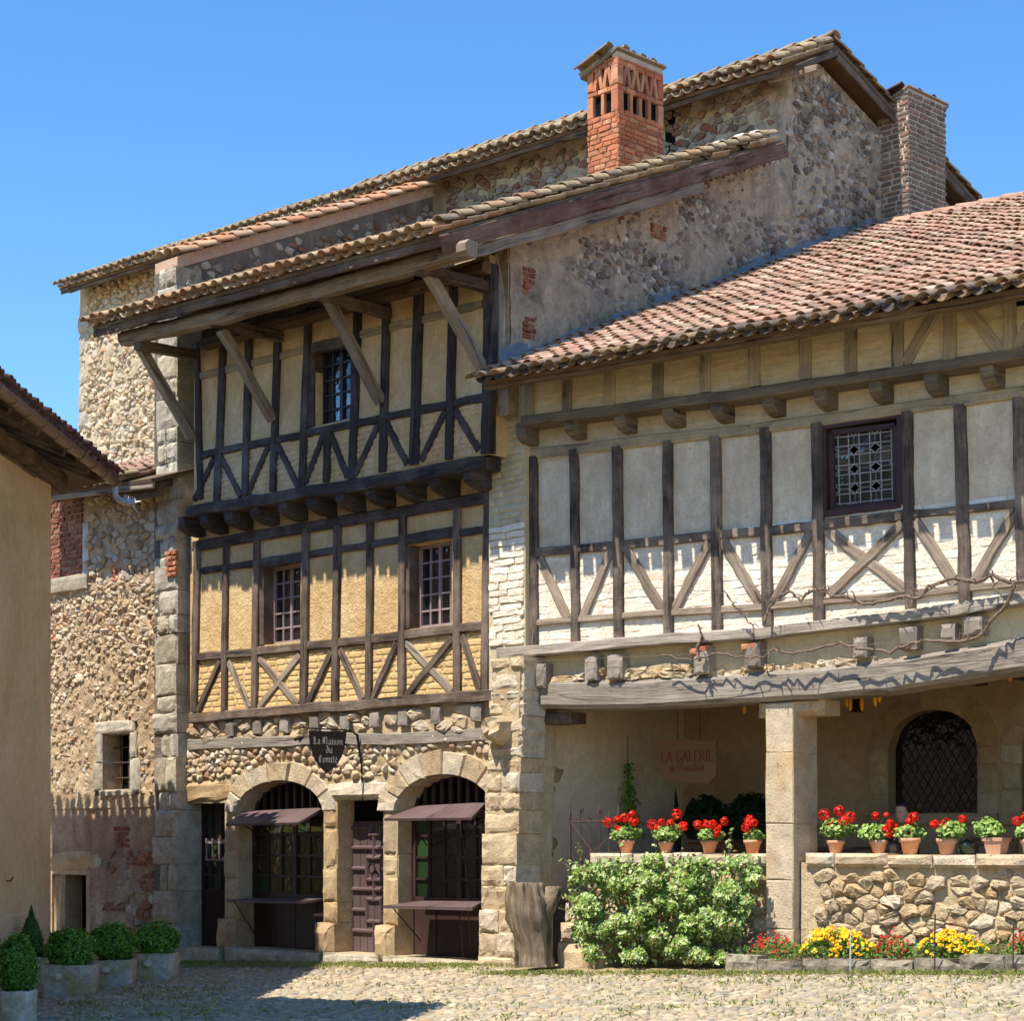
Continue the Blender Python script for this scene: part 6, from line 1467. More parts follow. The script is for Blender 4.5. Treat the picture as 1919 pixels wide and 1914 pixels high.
def letters(parent, pl, text, am, z0, s, d, nib, mat, name, gl=GL, ang=40, slant=0.0):
    W = sum(gl[c][0] for c in text) * s; x = am - W / 2; m = MB(); nx, nz = math.cos(math.radians(ang)) * nib / 2, math.sin(math.radians(ang)) * nib / 2; k = 0
    for c in text:
        for pl_ in gl[c][1]:
            for p, q in zip(pl_, pl_[1:]):
                P = (x + p[0] * s, z0 + p[1] * s); Q = (x + q[0] * s, z0 + q[1] * s); dd = d + .0006 * (k % 7); k += 1
                m.add([pl.pt(P[0] - nx, P[1] - nz, dd), pl.pt(Q[0] - nx, Q[1] - nz, dd), pl.pt(Q[0] + nx, Q[1] + nz, dd), pl.pt(P[0] + nx, P[1] + nz, dd)], [(0, 1, 2, 3)])
                t = .004
                m.add([pl.pt(P[0] - nx, P[1] - nz - t, dd), pl.pt(P[0] + nx, P[1] + nz - t, dd), pl.pt(P[0] + nx, P[1] + nz + t, dd), pl.pt(P[0] - nx, P[1] - nz + t, dd)], [(0, 1, 2, 3)])
        x += gl[c][0] * s
    m.build(name, mat, parent)
am_ = AS(614, 1400)[0]; wS = AS(646, 1390)[0] - AS(583, 1390)[0]; su = wS * .88 / sum(GL[c][0] for c in 'La Maison')
letters(sg, SG, 'La Maison', am_, AS(614, 1396)[1], su, .017, su * 1.05, M['sign_white'], 'lettering')
letters(sg, SG, 'du', am_ + .02, AS(614, 1412)[1], su, .017, su * 1.05, M['sign_white'], 'lettering')
letters(sg, SG, 'Comité', am_, AS(614, 1430)[1], su, .017, su * 1.05, M['sign_white'], 'lettering')
# ------------------------------------------------------------------ gallery sign
gd = -1.7
def AG(px, py): return H2.ab(px, py, gd)
gsn = thing('gallery_sign', 'tan wooden board with red lettering hanging in the shaded gallery', 'sign', H2.at(1286, 1470, gd))
bp = [AG(x, y) for x, y in ((1290, 1474), (1298, 1469), (1330, 1470), (1344, 1455), (1344, 1391), (1231, 1385), (1231, 1446), (1254, 1463), (1282, 1466))]
prism(gsn, 'board', H2, bp, gd - .02, gd + .02, M['sign_tan'])
for x in (1270, 1312):
    a, z = AG(x, 1388); MB().tube([H2.pt(a, z, gd), H2.pt(a, zce - .02, gd)], .005, 5).build('wire', M['iron'], gsn, center=True)
RG = {'L': (3.6, [[(.6, 6), (.6, 0)], [(.1, 0), (3, 0), (3, 1)], [(.1, 6), (1.3, 6)]]), 'A': (4.4, [[(2.1, 6), (.4, 0)], [(2.1, 6), (3.8, 0)], [(1, 2), (3.2, 2)], [(0, 0), (1, 0)], [(3.2, 0), (4.3, 0)]]),
      'G': (4.4, [[(3.6, 5), (2.2, 6), (.8, 5), (.5, 3), (.9, 1), (2.2, 0), (3.6, .8), (3.6, 2.4), (2.6, 2.4)]]), 'E': (3.6, [[(.6, 6), (.6, 0)], [(.1, 0), (2.9, 0), (2.9, .9)], [(.1, 6), (2.8, 6), (2.8, 5.1)], [(.6, 3.1), (2.2, 3.1)]]),
      'R': (4.2, [[(.6, 6), (.6, 0)], [(.1, 6), (2.4, 6), (3, 5.2), (2.9, 3.9), (2, 3.1), (.6, 3.1)], [(1.8, 3.1), (3.7, 0)], [(.1, 0), (1.1, 0)]]), 'I': (1.8, [[(.8, 6), (.8, 0)], [(.3, 0), (1.3, 0)], [(.3, 6), (1.3, 6)]]), ' ': (2.2, []),
      'd': (2.8, [[(2.3, 6), (2.1, 0)], [(2.1, 3), (1, 3.5), (.4, 1.8), (1, 0), (2.1, .8)]]), 'e': (2.5, [[(.5, 1.8), (2, 2.2), (1.6, 3.4), (.7, 3), (.4, 1.4), (1, 0), (2.1, .5)]]), 'l': (1.3, [[(.7, 6), (.5, .5), (1, 0)]]), "'": (1.0, [[(.5, 6), (.4, 4.6)]]),
      'H': (4, [[(.6, 6), (.5, 0)], [(3.2, 6), (3.1, 0)], [(.5, 3.1), (3.2, 3.2)]]), 'o': (2.6, [[(.4, 1.8), (1.1, 3.4), (2.1, 2.2), (1.5, 0), (.6, .4), (.4, 1.8)]]), 's': (2.2, [[(1.8, 3.1), (.8, 3.3), (.6, 2.3), (1.7, 1.3), (1.2, 0), (.3, .3)]]),
      't': (1.9, [[(1, 5), (.8, .4), (1.5, .1)], [(.2, 3.5), (1.7, 3.6)]]), 'r': (1.9, [[(.5, 3.5), (.5, 0)], [(.5, 2.5), (1.6, 3.5)]]), 'i': (1.1, [[(.5, 3.4), (.5, 0)], [(.45, 4.6), (.6, 5)]])}
wG = AG(1340, 1420)[0] - AG(1236, 1420)[0]; sG = wG * .94 / sum(RG[c][0] for c in 'LA GALERIE'); aG = AG(1290, 1420)[0]
letters(gsn, H2, 'LA GALERIE', aG, AG(1290, 1428)[1], sG, gd + .023, sG * .9, M['sign_red'], 'lettering', RG, 15)
s3 = wG * .62 / sum(RG[c][0] for c in "de l'Hostellerie")
letters(gsn, H2, "de l'Hostellerie", aG, AG(1290, 1446)[1], s3, gd + .023, s3 * .8, M['sign_red'], 'lettering', RG, 30)
# ------------------------------------------------------------------ iron gate
gt = thing('iron_gate', 'rusty wrought iron garden gate with spear points beside the creeper', 'gate', H2.pt(A2(1075, 1600, -.1)[0], zfl, -.1))
gq = -.1
def gpt(px, py): a, z = A2(px, py, gq); return H2.pt(a, z, gq)
for x, y0 in ((1069, 1505), (1160, 1503)): MB().tube([H2.pt(A2(x, 1600, gq)[0], zfl - .3, gq), gpt(x, y0 + 20), gpt(x, y0)], [.022, .022, .002], 6).build('gate_post', M['rust'], gt, center=True)
for x, y0 in ((1088, 1505), (1106, 1519), (1124, 1506), (1142, 1519)):
    MB().tube([H2.pt(A2(x, 1600, gq)[0], zfl + .05, gq), gpt(x, y0 + 18), gpt(x, y0 + 14), gpt(x, y0)], [.011, .011, .018, .002], 6).build('gate_bar', M['rust'], gt, center=True)
for y0, y1 in ((1541, 1540), (1690, 1689)): MB().tube([gpt(1069, y0), gpt(1160, y1)], .012, 6).build('gate_rail', M['rust'], gt, center=True)
for x0, y0, x1, y1 in ((1070, 1542, 1112, 1600), (1142, 1570, 1112, 1600)): MB().tube([gpt(x0, y0), gpt(x1, y1)], .010, 6).build('gate_brace', M['rust'], gt, center=True)
for x, y0 in ((1088, 1505), (1124, 1506), (1106, 1519), (1142, 1519)):
    for s in (-1, 1): MB().tube([gpt(x, y0 + 22), gpt(x + s * 5, y0 + 14), gpt(x + s * 7, y0 + 8)], [.009, .007, .003], 5).build('finial', M['rust'], gt, center=True); MB().tube([gpt(x + s * 16, y0 + 25), gpt(x + s * 10, y0 + 33), gpt(x + s * 2, y0 + 30)], .006, 5).build('scroll', M['rust'], gt, center=True)
# ------------------------------------------------------------------ stump
sbY = 25.0; sb = Vector(((1001 - CX) / F * sbY, sbY, gz(.28))); sbz = sb.z - .05
stp = thing('tree_stump', 'grey weathered forked tree stump standing beside the stone buttress', 'stump', (sb.x, sb.y, sbz))
def Ps(px, py): r = (px - CX) / F, (HY - py) / F; return Vector((r[0] * sb.y, sb.y, EZ + r[1] * sb.y))
def trunk(name, prof, top=True):
    n = 44; vs = []; uv = []; ph = [rng.uniform(-.03, .03) + .03 * math.sin(k * 1.9) for k in range(n)]
    pr2 = []
    for q0_, q1_ in zip(prof, prof[1:]): pr2 += [tuple(q0_[i] + (q1_[i] - q0_[i]) * s / 3 for i in range(3)) for s in range(3)]
    prof = pr2 + [prof[-1]]
    for i, (px, py, rpx) in enumerate(prof):
        c = Ps(px, py); r = rpx * sb.y / F
        for k in range(n):
            an = 2 * math.pi * k / n; q = r * (1 + ph[k] * 1.4 + .03 * math.sin(3 * an + i) + rng.uniform(-.02, .02)); vs.append(c + Vector((q * math.cos(an), q * .9 * math.sin(an), rng.uniform(-.02, .02) if 0 < i < len(prof) - 1 else 0)))
    fs = [(i * n + k, i * n + (k + 1) % n, (i + 1) * n + (k + 1) % n, (i + 1) * n + k) for i in range(len(prof) - 1) for k in range(n)]
    uvs = [[(i * .07, k * .025), (i * .07, k * .025 + .025), (i * .07 + .07, k * .025 + .025), (i * .07 + .07, k * .025)] for i in range(len(prof) - 1) for k in range(n)]
    fs.append(tuple((len(prof) - 1) * n + k for k in range(n))); uvs.append([(.1 * math.cos(k), .1 * math.sin(k)) for k in range(n)])
    return MB().add(vs, fs, uvs).build(name, M['stump'], stp, True)
trunk('trunk', ((1002, 1812, 38), (1002, 1795, 34), (1001, 1770, 33), (997, 1745, 37), (992, 1720, 42), (990, 1698, 42), (987, 1678, 38), (985, 1655, 33)))
trunk('fork', ((1006, 1722, 26), (1018, 1700, 25), (1028, 1684, 22), (1036, 1668, 17), (1040, 1662, 13)))
# ------------------------------------------------------------------ steps
ss = thing('stone_steps', 'worn stone steps leading up to the iron gate', 'steps', H2.pt(A2(1070, 1790, .8)[0], 0, .8))
g_s = gz(.9)
block(ss, 'step', H2, A2(1040, 1790, .55)[0], A2(1125, 1790, .55)[0], g_s - .15, g_s + .27, -.2, .55, M['ashlar'], .05, .03)
block(ss, 'step', H2, A2(1046, 1760, .25)[0], A2(1130, 1760, .25)[0], g_s + .26, g_s + .52, -.3, .25, M['ashlar'], .05, .03)
block(ss, 'step', H2, A2(1052, 1700, -.02)[0], A2(1130, 1700, -.02)[0], g_s + .51, g_s + .76, -.4, -.05, M['ashlar'], .05, .03)
# ------------------------------------------------------------------ creeper over the parapet
cr = thing('creeper', 'bushy sunlit green creeper covering the left part of the parapet', 'creeper', H2.pt(A2(1240, 1790, .6)[0], gz(2.5), .6))
cpoly = inside([(1068, 1650), (1085, 1628), (1150, 1618), (1230, 1606), (1330, 1618), (1420, 1606), (1424, 1640), (1400, 1700), (1385, 1745), (1370, 1805), (1110, 1806), (1095, 1775), (1072, 1730)])
pts, nr = [], []
lump = [(rng.uniform(1070, 1420), rng.uniform(1600, 1800), rng.uniform(18, 40)) for _ in range(60)]
while len(pts) < 15500:
    x, y = rng.uniform(1064, 1430), rng.uniform(1585, 1808)
    jx_, jy_ = rng.gauss(0, 8), rng.gauss(0, 7)
    if not cpoly(x + jx_, y + jy_): continue
    ed_ = min(1, (x - 1064) / 45, (1428 - x) / 55, (y - 1584) / 40 + .2)
    lb_ = max([0] + [1 - math.hypot(x - a, y - b) / r for a, b, r in lump])
    if lb_ < .2 and rng.random() < .82: continue
    dep = .12 + .42 * max(0, ed_) ** .6 * (.75 + .35 * (y - 1590) / 210) + .38 * lb_ - abs(rng.gauss(0, .05)) - (.25 * rng.random() ** 2)
    dep = max(.1, dep)
    p = H2.at(x, y, dep)
    if p.z < gz(p.x) + .01: continue
    pts.append(tuple(p)); q = n2 * 1.0 + Vector((rng.gauss(0, .55), rng.gauss(0, .55), .75 + rng.gauss(0, .5))); nr.append(tuple(q))
leaf_mesh('foliage', pts, nr, .052, M['ivy_leaf'], cr, .75, asp=.62, fold=.5)
for k in range(26):
    e_ = rng.choice(((rng.uniform(1085, 1420), rng.uniform(1592, 1625), 0, -1), (rng.uniform(1070, 1085), rng.uniform(1620, 1720), -1, -.3), (rng.uniform(1380, 1415), rng.uniform(1620, 1720), 1, -.2)))
    b_ = H2.at(e_[0], e_[1], rng.uniform(.2, .5)); L = rng.uniform(.08, .26); dv = V3(H2.u) * (e_[2] * .8 + rng.gauss(0, .35)) + Vector((0, 0, -e_[3] + rng.uniform(0, .3))) + n2 * .2; dv.normalize()
    MB().tube([b_ - dv * .1, b_ + dv * L * .5, b_ + dv * L + Vector((0, 0, -.02))], [.006, .005, .003], 5).build('sprig', M['vine2'], cr, center=True)
    sp_, sn = [], []
    for q in range(9): p = b_ + dv * L * q / 8; sp_.append(tuple(p + Vector((rng.gauss(0, .02), rng.gauss(0, .02), rng.gauss(0, .02))))); sn.append((rng.gauss(0, .7), rng.gauss(0, .7) - .5, .5))
    leaf_mesh('sprig_leaves', sp_, sn, .05, M['ivy_leaf'], cr, .5)
for k in range(14):
    x = 1080 + k * 24; a, z = A2(x, 1800, .2); MB().tube([H2.pt(a, gz(2.5) - .05, .25), H2.pt(a + rng.uniform(-.1, .1), .8, .18), H2.pt(a + rng.uniform(-.2, .2), 1.4, .14)], [.02, .014, .008], 5).build('stem', M['vine2'], cr, center=True)
# ------------------------------------------------------------------ flower bed
fb = thing('flower_bed', 'raised flower bed edged with mossy stones along the parapet', 'flower bed', H2.pt(5.5, gz(5), 1.0))
DK = 1.5; k0_, k1_ = A2(1352, 1790, DK)[0], A2(1919, 1790, DK)[0] + 1.5
a = k0_
while a < k1_:
    L = rng.uniform(.28, .7); p = H2.pt(a + L / 2, 0, DK); g0 = gz(p.x); hk = rng.uniform(.12, .19)
    block(fb, 'kerb_stone', H2, a + .002, a + L - .002, g0 - .12, g0 + hk, DK - .28, DK + rng.uniform(-.03, .03), M['kerb'], .045, .03); a += L
m = MB(); vs = []
for i in range(13):
    a = k0_ - .2 + (k1_ - k0_ + .2) * i / 12
    for d in (.05, .5, 1.0, DK - .1): p = H2.pt(a, 0, d); vs.append((p.x, p.y, gz(p.x) + .12 + rng.uniform(-.02, .03) + (.05 if d < .6 else 0)))
m.add(vs, [(i * 4 + k, i * 4 + k + 1, i * 4 + 5 + k, i * 4 + 4 + k) for i in range(12) for k in range(3)]); m.build('soil', M['soil'], fb, True)
lp_, ln = [], []
for _ in range(4200):
    a = rng.uniform(k0_, k1_); d = rng.uniform(.3, 1.35); p = H2.pt(a, 0, d); lp_.append((p.x, p.y, gz(p.x) + .13 + rng.random() ** 2 * .14)); ln.append((rng.gauss(0, 1), rng.gauss(0, 1) - .5, .6))
o = leaf_mesh('ground_cover', lp_, ln, .045, M['bed_leaf'], fb, .5, asp=.4); o['kind'] = 'stuff'
def clump(name, label, cat, x0, x1, ytop, d, mat, nl, nf, fs, spiky=False):
    a0, a1 = A2(x0, 1750, d)[0], A2(x1, 1750, d)[0]; c = H2.pt((a0 + a1) / 2, 0, d); g = gz(c.x) + .12; ht = A2((x0 + x1) / 2, ytop, d)[1] - g
    t = thing(name, label, cat, (c.x, c.y, g), 'flowers in the stone-edged bed')
    hw = (a1 - a0) / 2; P, Nn, Q, Qn = [], [], [], []
    def dome():
        th, r = rng.uniform(0, 6.283), math.sqrt(rng.random()); x, y = r * math.cos(th), r * math.sin(th); z = math.sqrt(max(0, 1 - r * r)) * (.8 + .2 * math.sin(7 * x + 3) * math.cos(5 * x)); return x, y, z
    for _ in range(nl):
        x, y, z = dome(); k = rng.uniform(.5, 1); p = c + V3(H2.u) * x * hw + n2 * y * min(hw, .35) * k; P.append((p.x, p.y, g + ht * z * k * .9 + .01)); Nn.append((x + rng.gauss(0, .5), y - .4 + rng.gauss(0, .5), z + .3))
    leaf_mesh('foliage', P, Nn, .05, M['bed_leaf'], t, .4, asp=.4)
    for _ in range(nf):
        x, y, z = dome(); p = c + V3(H2.u) * x * hw + n2 * y * min(hw, .35); b = Vector((p.x, p.y, g + ht * z + .01 - (rng.random() * .08 if spiky else 0)))
        for _ in range(5):
            Q.append(tuple(b + Vector((rng.gauss(0, fs * .35), rng.gauss(0, fs * .35), rng.gauss(0, fs * (.9 if spiky else .25)))))); Qn.append((rng.gauss(0, .6) - .4, rng.gauss(0, .6) - .5, .6))
    leaf_mesh('blossoms', Q, Qn, fs * 1.1, mat, t, .4, asp=.85)
clump('yellow_flowers', 'mound of yellow flowers in the bed beside the gallery column', 'flowers', 1508, 1645, 1733, .95, M['yellow'], 1500, 190, .034)
clump('yellow_flowers', 'mound of yellow flowers in the bed between two red clumps', 'flowers', 1726, 1848, 1742, .95, M['yellow'], 1400, 150, .034)
clump('red_flowers', 'red flowers in the bed in front of the gallery column', 'flowers', 1415, 1502, 1744, 1.0, M['salvia'], 400, 60, .026, True)
clump('red_flowers', 'small red flower clump between the two yellow mounds', 'flowers', 1644, 1708, 1744, 1.0, M['salvia'], 350, 60, .026, True)
clump('red_flowers', 'red flowers at the end of the bed past the yellow mounds', 'flowers', 1892, 1960, 1738, 1.0, M['salvia'], 350, 60, .026, True)
for x, y0, mt in ((1594, 1745, 'zinc'), (1752, 1715, 'rust'), (1899, 1730, 'rust')):
    p = H2.at(x, 1803, DK + .05); g = gz(p.x); top = H2.ab(x, y0, DK + .05)[1]
    o = MB().tube([(p.x, p.y, g - .05), (p.x, p.y, (g + top) / 2), (p.x + .005, p.y, top)], .009, 6).build('garden_stake', M[mt], None, center=True)
    tag(o, {1594: 'pale metal stake in front of the yellow mound by the column', 1752: 'rusty thin stake in front of the second yellow mound', 1899: 'rusty thin stake beside the last red clump'}[x], 'stake')
# ------------------------------------------------------------------ geranium pots on the parapet
FLW = {1174: [(1140, 1541, 9), (1158, 1536, 6), (1172, 1533, 8), (1185, 1526, 6), (1188, 1539, 9), (1159, 1554, 7)], 1249: [(1223, 1546, 9), (1232, 1552, 6), (1241, 1542, 6), (1257, 1542, 6), (1268, 1526, 9), (1281, 1549, 8)],
       1330: [(1308, 1547, 8), (1324, 1547, 9), (1336, 1546, 8), (1344, 1553, 8), (1343, 1562, 7), (1358, 1540, 7)], 1411: [(1404, 1540, 8), (1413, 1543, 7), (1400, 1552, 9), (1406, 1534, 6)],
       1567: [(1545, 1527, 10), (1573, 1521, 9), (1594, 1532, 10), (1582, 1538, 9), (1560, 1548, 8)], 1647: [(1641, 1530, 7), (1661, 1528, 4), (1668, 1544, 7), (1678, 1552, 6), (1668, 1562, 8), (1659, 1554, 6)],
       1706: [(1713, 1532, 8), (1705, 1540, 7), (1705, 1566, 7), (1697, 1551, 4)], 1775: [(1752, 1546, 8), (1773, 1543, 8), (1773, 1551, 8), (1804, 1536, 7)], 1868: [], 1932: [(1906, 1540, 8), (1925, 1532, 9)]}
FOL = {1174: (1175, 1564, 28, 18), 1249: (1252, 1562, 29, 19), 1330: (1332, 1566, 27, 16), 1411: (1412, 1569, 19, 15), 1567: (1571, 1556, 33, 21), 1647: (1640, 1561, 33, 19), 1706: (1706, 1563, 26, 20), 1775: (1786, 1558, 32, 19), 1868: (1856, 1557, 31, 23), 1932: (1928, 1560, 28, 20)}
LBL = {1174: 'red geranium in a terracotta pot next to the iron gate', 1249: 'red geranium with one tall bloom, second pot from the iron gate', 1330: 'red geranium in a wide pot, third from the iron gate', 1411: 'small red geranium in a pot beside the gallery column, creeper side',
       1567: 'full red geranium in a pot beside the gallery column, flower-bed side', 1647: 'straggly red geranium with blooms hanging over one side, next to a glass dome', 1706: 'red geranium with upright leaves in front of the seated person', 1775: 'red geranium with sparse blooms between the two glass domes', 1868: 'green geranium without blooms in a square orange pot', 1932: 'red geranium next to the bloomless square pot'}
dpt = dP - .17
for px, fl in FLW.items():
    a = A2(px, 1590, dpt)[0]; b = H2.pt(a, pz, dpt); t = thing('potted_geranium', LBL[px], 'potted plant', b, 'pots on the gallery parapet')
    s = rng.uniform(.84, 1.14); sq = px == 1868
    pot = MB()
    if sq:
        vs = []
        for r, z in ((.08, 0), (.105, .15), (.118, .15), (.122, .19), (.1, .19), (.098, .16)):
            for i, j in ((-1, -1), (1, -1), (1, 1), (-1, 1)): vs.append(b + V3(H2.u) * i * r + n2 * -j * r + Vector((0, 0, z)))
        pot.add(vs, [(q * 4 + k, q * 4 + (k + 1) % 4, q * 4 + 4 + (k + 1) % 4, q * 4 + 4 + k) for q in range(5) for k in range(4)] + [(3, 2, 1, 0), (20, 21, 22, 23)])
    else: pot.lathe(b, [(.072 * s, 0), (.10 * s, .125 * s), (.115 * s, .128 * s), (.12 * s, .175 * s), (.105 * s, .175 * s), (.10 * s, .15 * s)], 18)
    pot.build('pot', M['terracotta'], t, not sq)
    MB().lathe(b, [(.095 * s, .14), (.095 * s, .155)], 10).build('soil', M['soil'], t)
    fx, fy, fw, fh = FOL[px]; c = H2.at(fx, fy, dpt); rx, rz = fw * c.y / F, fh * c.y / F
    P, Nn = [], []
    lob = [Vector((rng.gauss(0, 1), rng.gauss(0, 1), rng.uniform(-.3, 1))).normalized() for _ in range(6)]
    for _ in range(560):
        v = Vector((rng.gauss(0, 1), rng.gauss(0, 1), rng.gauss(0, 1))).normalized(); k = rng.uniform(.5, .85) + .4 * max(0, max(v.dot(q) for q in lob) - .62) / .38 * rng.random()
        P.append(tuple(c + Vector((v.x * rx * k, v.y * rx * .8 * k, v.z * rz * k)))); Nn.append((v.x * .6 + rng.gauss(0, .4), v.y * .6 - .35 + rng.gauss(0, .4), abs(v.z) * .6 + .5))
    leaf_mesh('foliage', P, Nn, .045, M['ger_leaf'], t, .35, asp=.95, fold=.3)
    for i in range(5): MB().tube([b + Vector((rng.uniform(-.04, .04), rng.uniform(-.04, .04), .15)), c + Vector((rng.uniform(-.6, .6) * rx, rng.uniform(-.4, .4) * rx, rng.uniform(-.2, .5) * rz))], .005, 5).build('stem', M['ger_leaf'], t, center=True)
    for (x, y, r) in fl:
        f = H2.at(x, y, dpt + .06 + rng.uniform(-.05, .05)); rr_ = r * 1.22 * f.y / F
        MB().tube([c + Vector((0, 0, rz * .2)), c.lerp(f, .6) + Vector((0, 0, .01)), f], .0035, 4).build('flower_stalk', M['ger_leaf'], t, center=True)
        P, Nn = [], []
        for _ in range(80):
            v = Vector((rng.gauss(0, 1), rng.gauss(0, 1), rng.gauss(0, 1))).normalized(); P.append(tuple(f + v * rr_ * rng.uniform(.75, 1.0))); Nn.append((v.x, v.y, v.z + .2))
        leaf_mesh('bloom', P, Nn, .032, M['ger_red'], t, .3, asp=.9, fold=.2)
# glass domes on the parapet
for x, w_, lab in ((1677, 17, 'dark glass dome between the straggly and the upright geranium'), (1812, 17, 'clear glass dome beside the bloomless square pot')):
    a = A2(x, 1590, dP - .3)[0]; b = H2.pt(a, pz, dP - .3); t = thing('glass_dome', lab, 'glass dome', b); r = w_ * b.y / F
    MB().lathe(b, [(r * .75, 0), (r * .8, .02), (r * .95, .07), (r, .085), (r * 1.02, .092)], 20).build('bowl', M['green_reflection_bowl'] if x == 1812 else M['glass_dome'], t, True)
    MB().lathe(b, [(r * 1.04, .092), (r * .98, .115), (r * .8, .14), (r * .45, .16), (r * .12, .168), (r * .1, .185), (.004, .19)], 20).build('lid', M['glass_dome'], t, True)
# tables and benches in the gallery
def table(x0, x1, ytop, d, dd, lab):
    a0, z = A2(x0, ytop, d); a1, _ = A2(x1, ytop, d); t = thing('wooden_table', lab, 'table', H2.pt((a0 + a1) / 2, zfl, d - dd / 2))
    for k in range(3): block(t, 'top_board', H2, a0, a1, z - .035, z, d - dd * (k + 1) / 3 + .01, d - dd * k / 3, M['table'], .006, .003)
    for a in (a0 + .06, a1 - .06):
        for q in (d - .08, d - dd + .08): block(t, 'leg', H2, a - .035, a + .035, zfl, z - .04, q - .035, q + .035, M['table'], .006, .002)
    block(t, 'apron', H2, a0 + .05, a1 - .05, z - .12, z - .04, d - .07, d - .045, M['table'], .006, .002)
table(1280, 1375, 1575, -1.0, .7, 'brown wooden table between the second and third geranium pots'); table(1388, 1470, 1583, -.9, .7, 'brown wooden table behind the gallery column')
table(1812, 1905, 1567, -.9, .7, 'brown wooden table behind the bloomless square pot'); table(1510, 1600, 1588, -1.1, .7, 'dark wooden table behind the full geranium beside the column')
# shade plants
def shade_plant(x, y, wpx, hpx, d, n, size, lab, name='shrub'):
    c = H2.at(x, y, d); rx, rz = wpx * c.y / F, hpx * c.y / F; t = thing(name, lab, 'plant', (c.x, c.y, zfl)); P, Nn = [], []
    for _ in range(n):
        v = Vector((rng.gauss(0, 1), rng.gauss(0, 1), rng.gauss(0, 1))).normalized(); k = rng.uniform(.3, 1.05); P.append(tuple(c + Vector((v.x * rx * k, v.y * min(rx, .5) * k, v.z * rz * k)))); Nn.append((v.x + rng.gauss(0, .5), v.y - .4, v.z * .5 + .4))
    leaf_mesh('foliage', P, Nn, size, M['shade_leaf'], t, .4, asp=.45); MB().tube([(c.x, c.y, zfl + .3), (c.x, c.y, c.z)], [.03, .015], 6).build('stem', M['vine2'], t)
    MB().lathe((c.x, c.y, zfl), [(.16, 0), (.2, .32), (.22, .32), (.22, .38), (.19, .38)], 14).build('tub', M['terracotta'], t, True)
shade_plant(1325, 1540, 42, 48, -2.4, 1500, .14, 'dark leafy shrub in the shaded gallery below the hanging board'); shade_plant(1405, 1535, 45, 48, -2.6, 1500, .14, 'dark spiky shrub in the shaded gallery beside the column')
# single blade plant
bp_ = H2.at(1272, 1520, -2.0); t = thing('blade_plant', 'plant with one tall pointed leaf in the gallery shade', 'plant', (bp_.x, bp_.y, zfl))
zt_ = H2.ab(1268, 1477, -2.0)[1]; m = MB(); vs = []
for k in range(7):
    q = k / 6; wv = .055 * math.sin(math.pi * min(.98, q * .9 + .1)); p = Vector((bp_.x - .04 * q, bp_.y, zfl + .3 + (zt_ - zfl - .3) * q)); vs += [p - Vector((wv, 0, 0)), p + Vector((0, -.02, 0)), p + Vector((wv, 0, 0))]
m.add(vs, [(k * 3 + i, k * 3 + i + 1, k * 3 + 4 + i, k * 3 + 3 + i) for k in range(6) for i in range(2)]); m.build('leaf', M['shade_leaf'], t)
MB().lathe((bp_.x, bp_.y, zfl), [(.1, 0), (.13, .28), (.14, .32), (.12, .32)], 14).build('pot', M['terracotta'], t, True)
# climber on the side wall
cb_ = S2.ab(1180, 1520, .18); t = thing('climbing_plant', 'thin green climber on a cane against the pale gallery side wall', 'climber', S2.pt(cb_[0], zfl, .18))
zk0, zk1 = S2.ab(1180, 1530, .18)[1], S2.ab(1180, 1380, .18)[1]
MB().tube([S2.pt(cb_[0], zfl, .18), S2.pt(cb_[0], zk1, .15)], .007, 5).build('cane', M['vine2'], t)
P, Nn = [], []
for _ in range(330):
    q = rng.random() ** 1.5; s = .12 * (1 - q * .7); P.append(tuple(S2.pt(cb_[0] + rng.gauss(0, s * .9), zk0 - .3 + (S2.ab(1180, 1432, .18)[1] - zk0 + .3) * q, .18 + rng.gauss(0, s * .5)))); Nn.append((rng.gauss(.4, .5), -.6, .4))
leaf_mesh('foliage', P, Nn, .055, M['box_leaf'], t, .4, asp=.9)
# corn cobs and lantern under the lintel beam
for k, (x, y, L) in enumerate(((1588, 1312, .17), (1594, 1319, .18), (1616, 1318, .19), (1641, 1312, .16), (1649, 1306, .14), (1665, 1296, .09), (1396, 1330, .11), (1893, 1268, .13), (1808, 1276, .08))):
    a, z = A2(x, y, -.5); t = thing('corn_cob', ['dried orange corn cob in the bunch hanging beside the black lantern', 'dried orange corn cob in the bunch hanging beside the black lantern', 'dried orange corn cob hanging directly in front of the black lantern', 'dried orange corn cob between the lantern and the arched window', 'dried orange corn cob between the lantern and the arched window', 'short corn cob above the edge of the arched window', 'lone corn cob beside the column on its creeper side', 'long lone corn cob past the arched window', 'very short corn cob above the middle of the arched window'][k], 'corn cob', H2.pt(a, z - L / 2, -.5), 'corn cobs hanging under the beam'); c = H2.pt(a, z - L / 2, -.5)
    MB().lathe(c, [(.006, 0), (.016, .02), (.025, L * .35), (.026, L * .7), (.018, L)], 9, 0, .08).build('cob', M['corn'], t, True)
    MB().tube([c + Vector((0, 0, L)), H2.pt(a, zce - .01, -.5)], .004, 4).build('string', M['vine2'], t)
a, z = A2(1605, 1312, -.9); t = thing('lantern', 'black iron lantern hanging among the corn cobs', 'lantern', H2.pt(a, z - .15, -.9)); c = H2.pt(a, z - .15, -.9)
for i in range(4):
    an = math.pi / 4 + i * math.pi / 2; q = Vector((math.cos(an), math.sin(an), 0)); MB().tube([c + q * .07, c + q * .1 + Vector((0, 0, .24))], .008, 5).build('frame_bar', M['iron'], t, center=True)
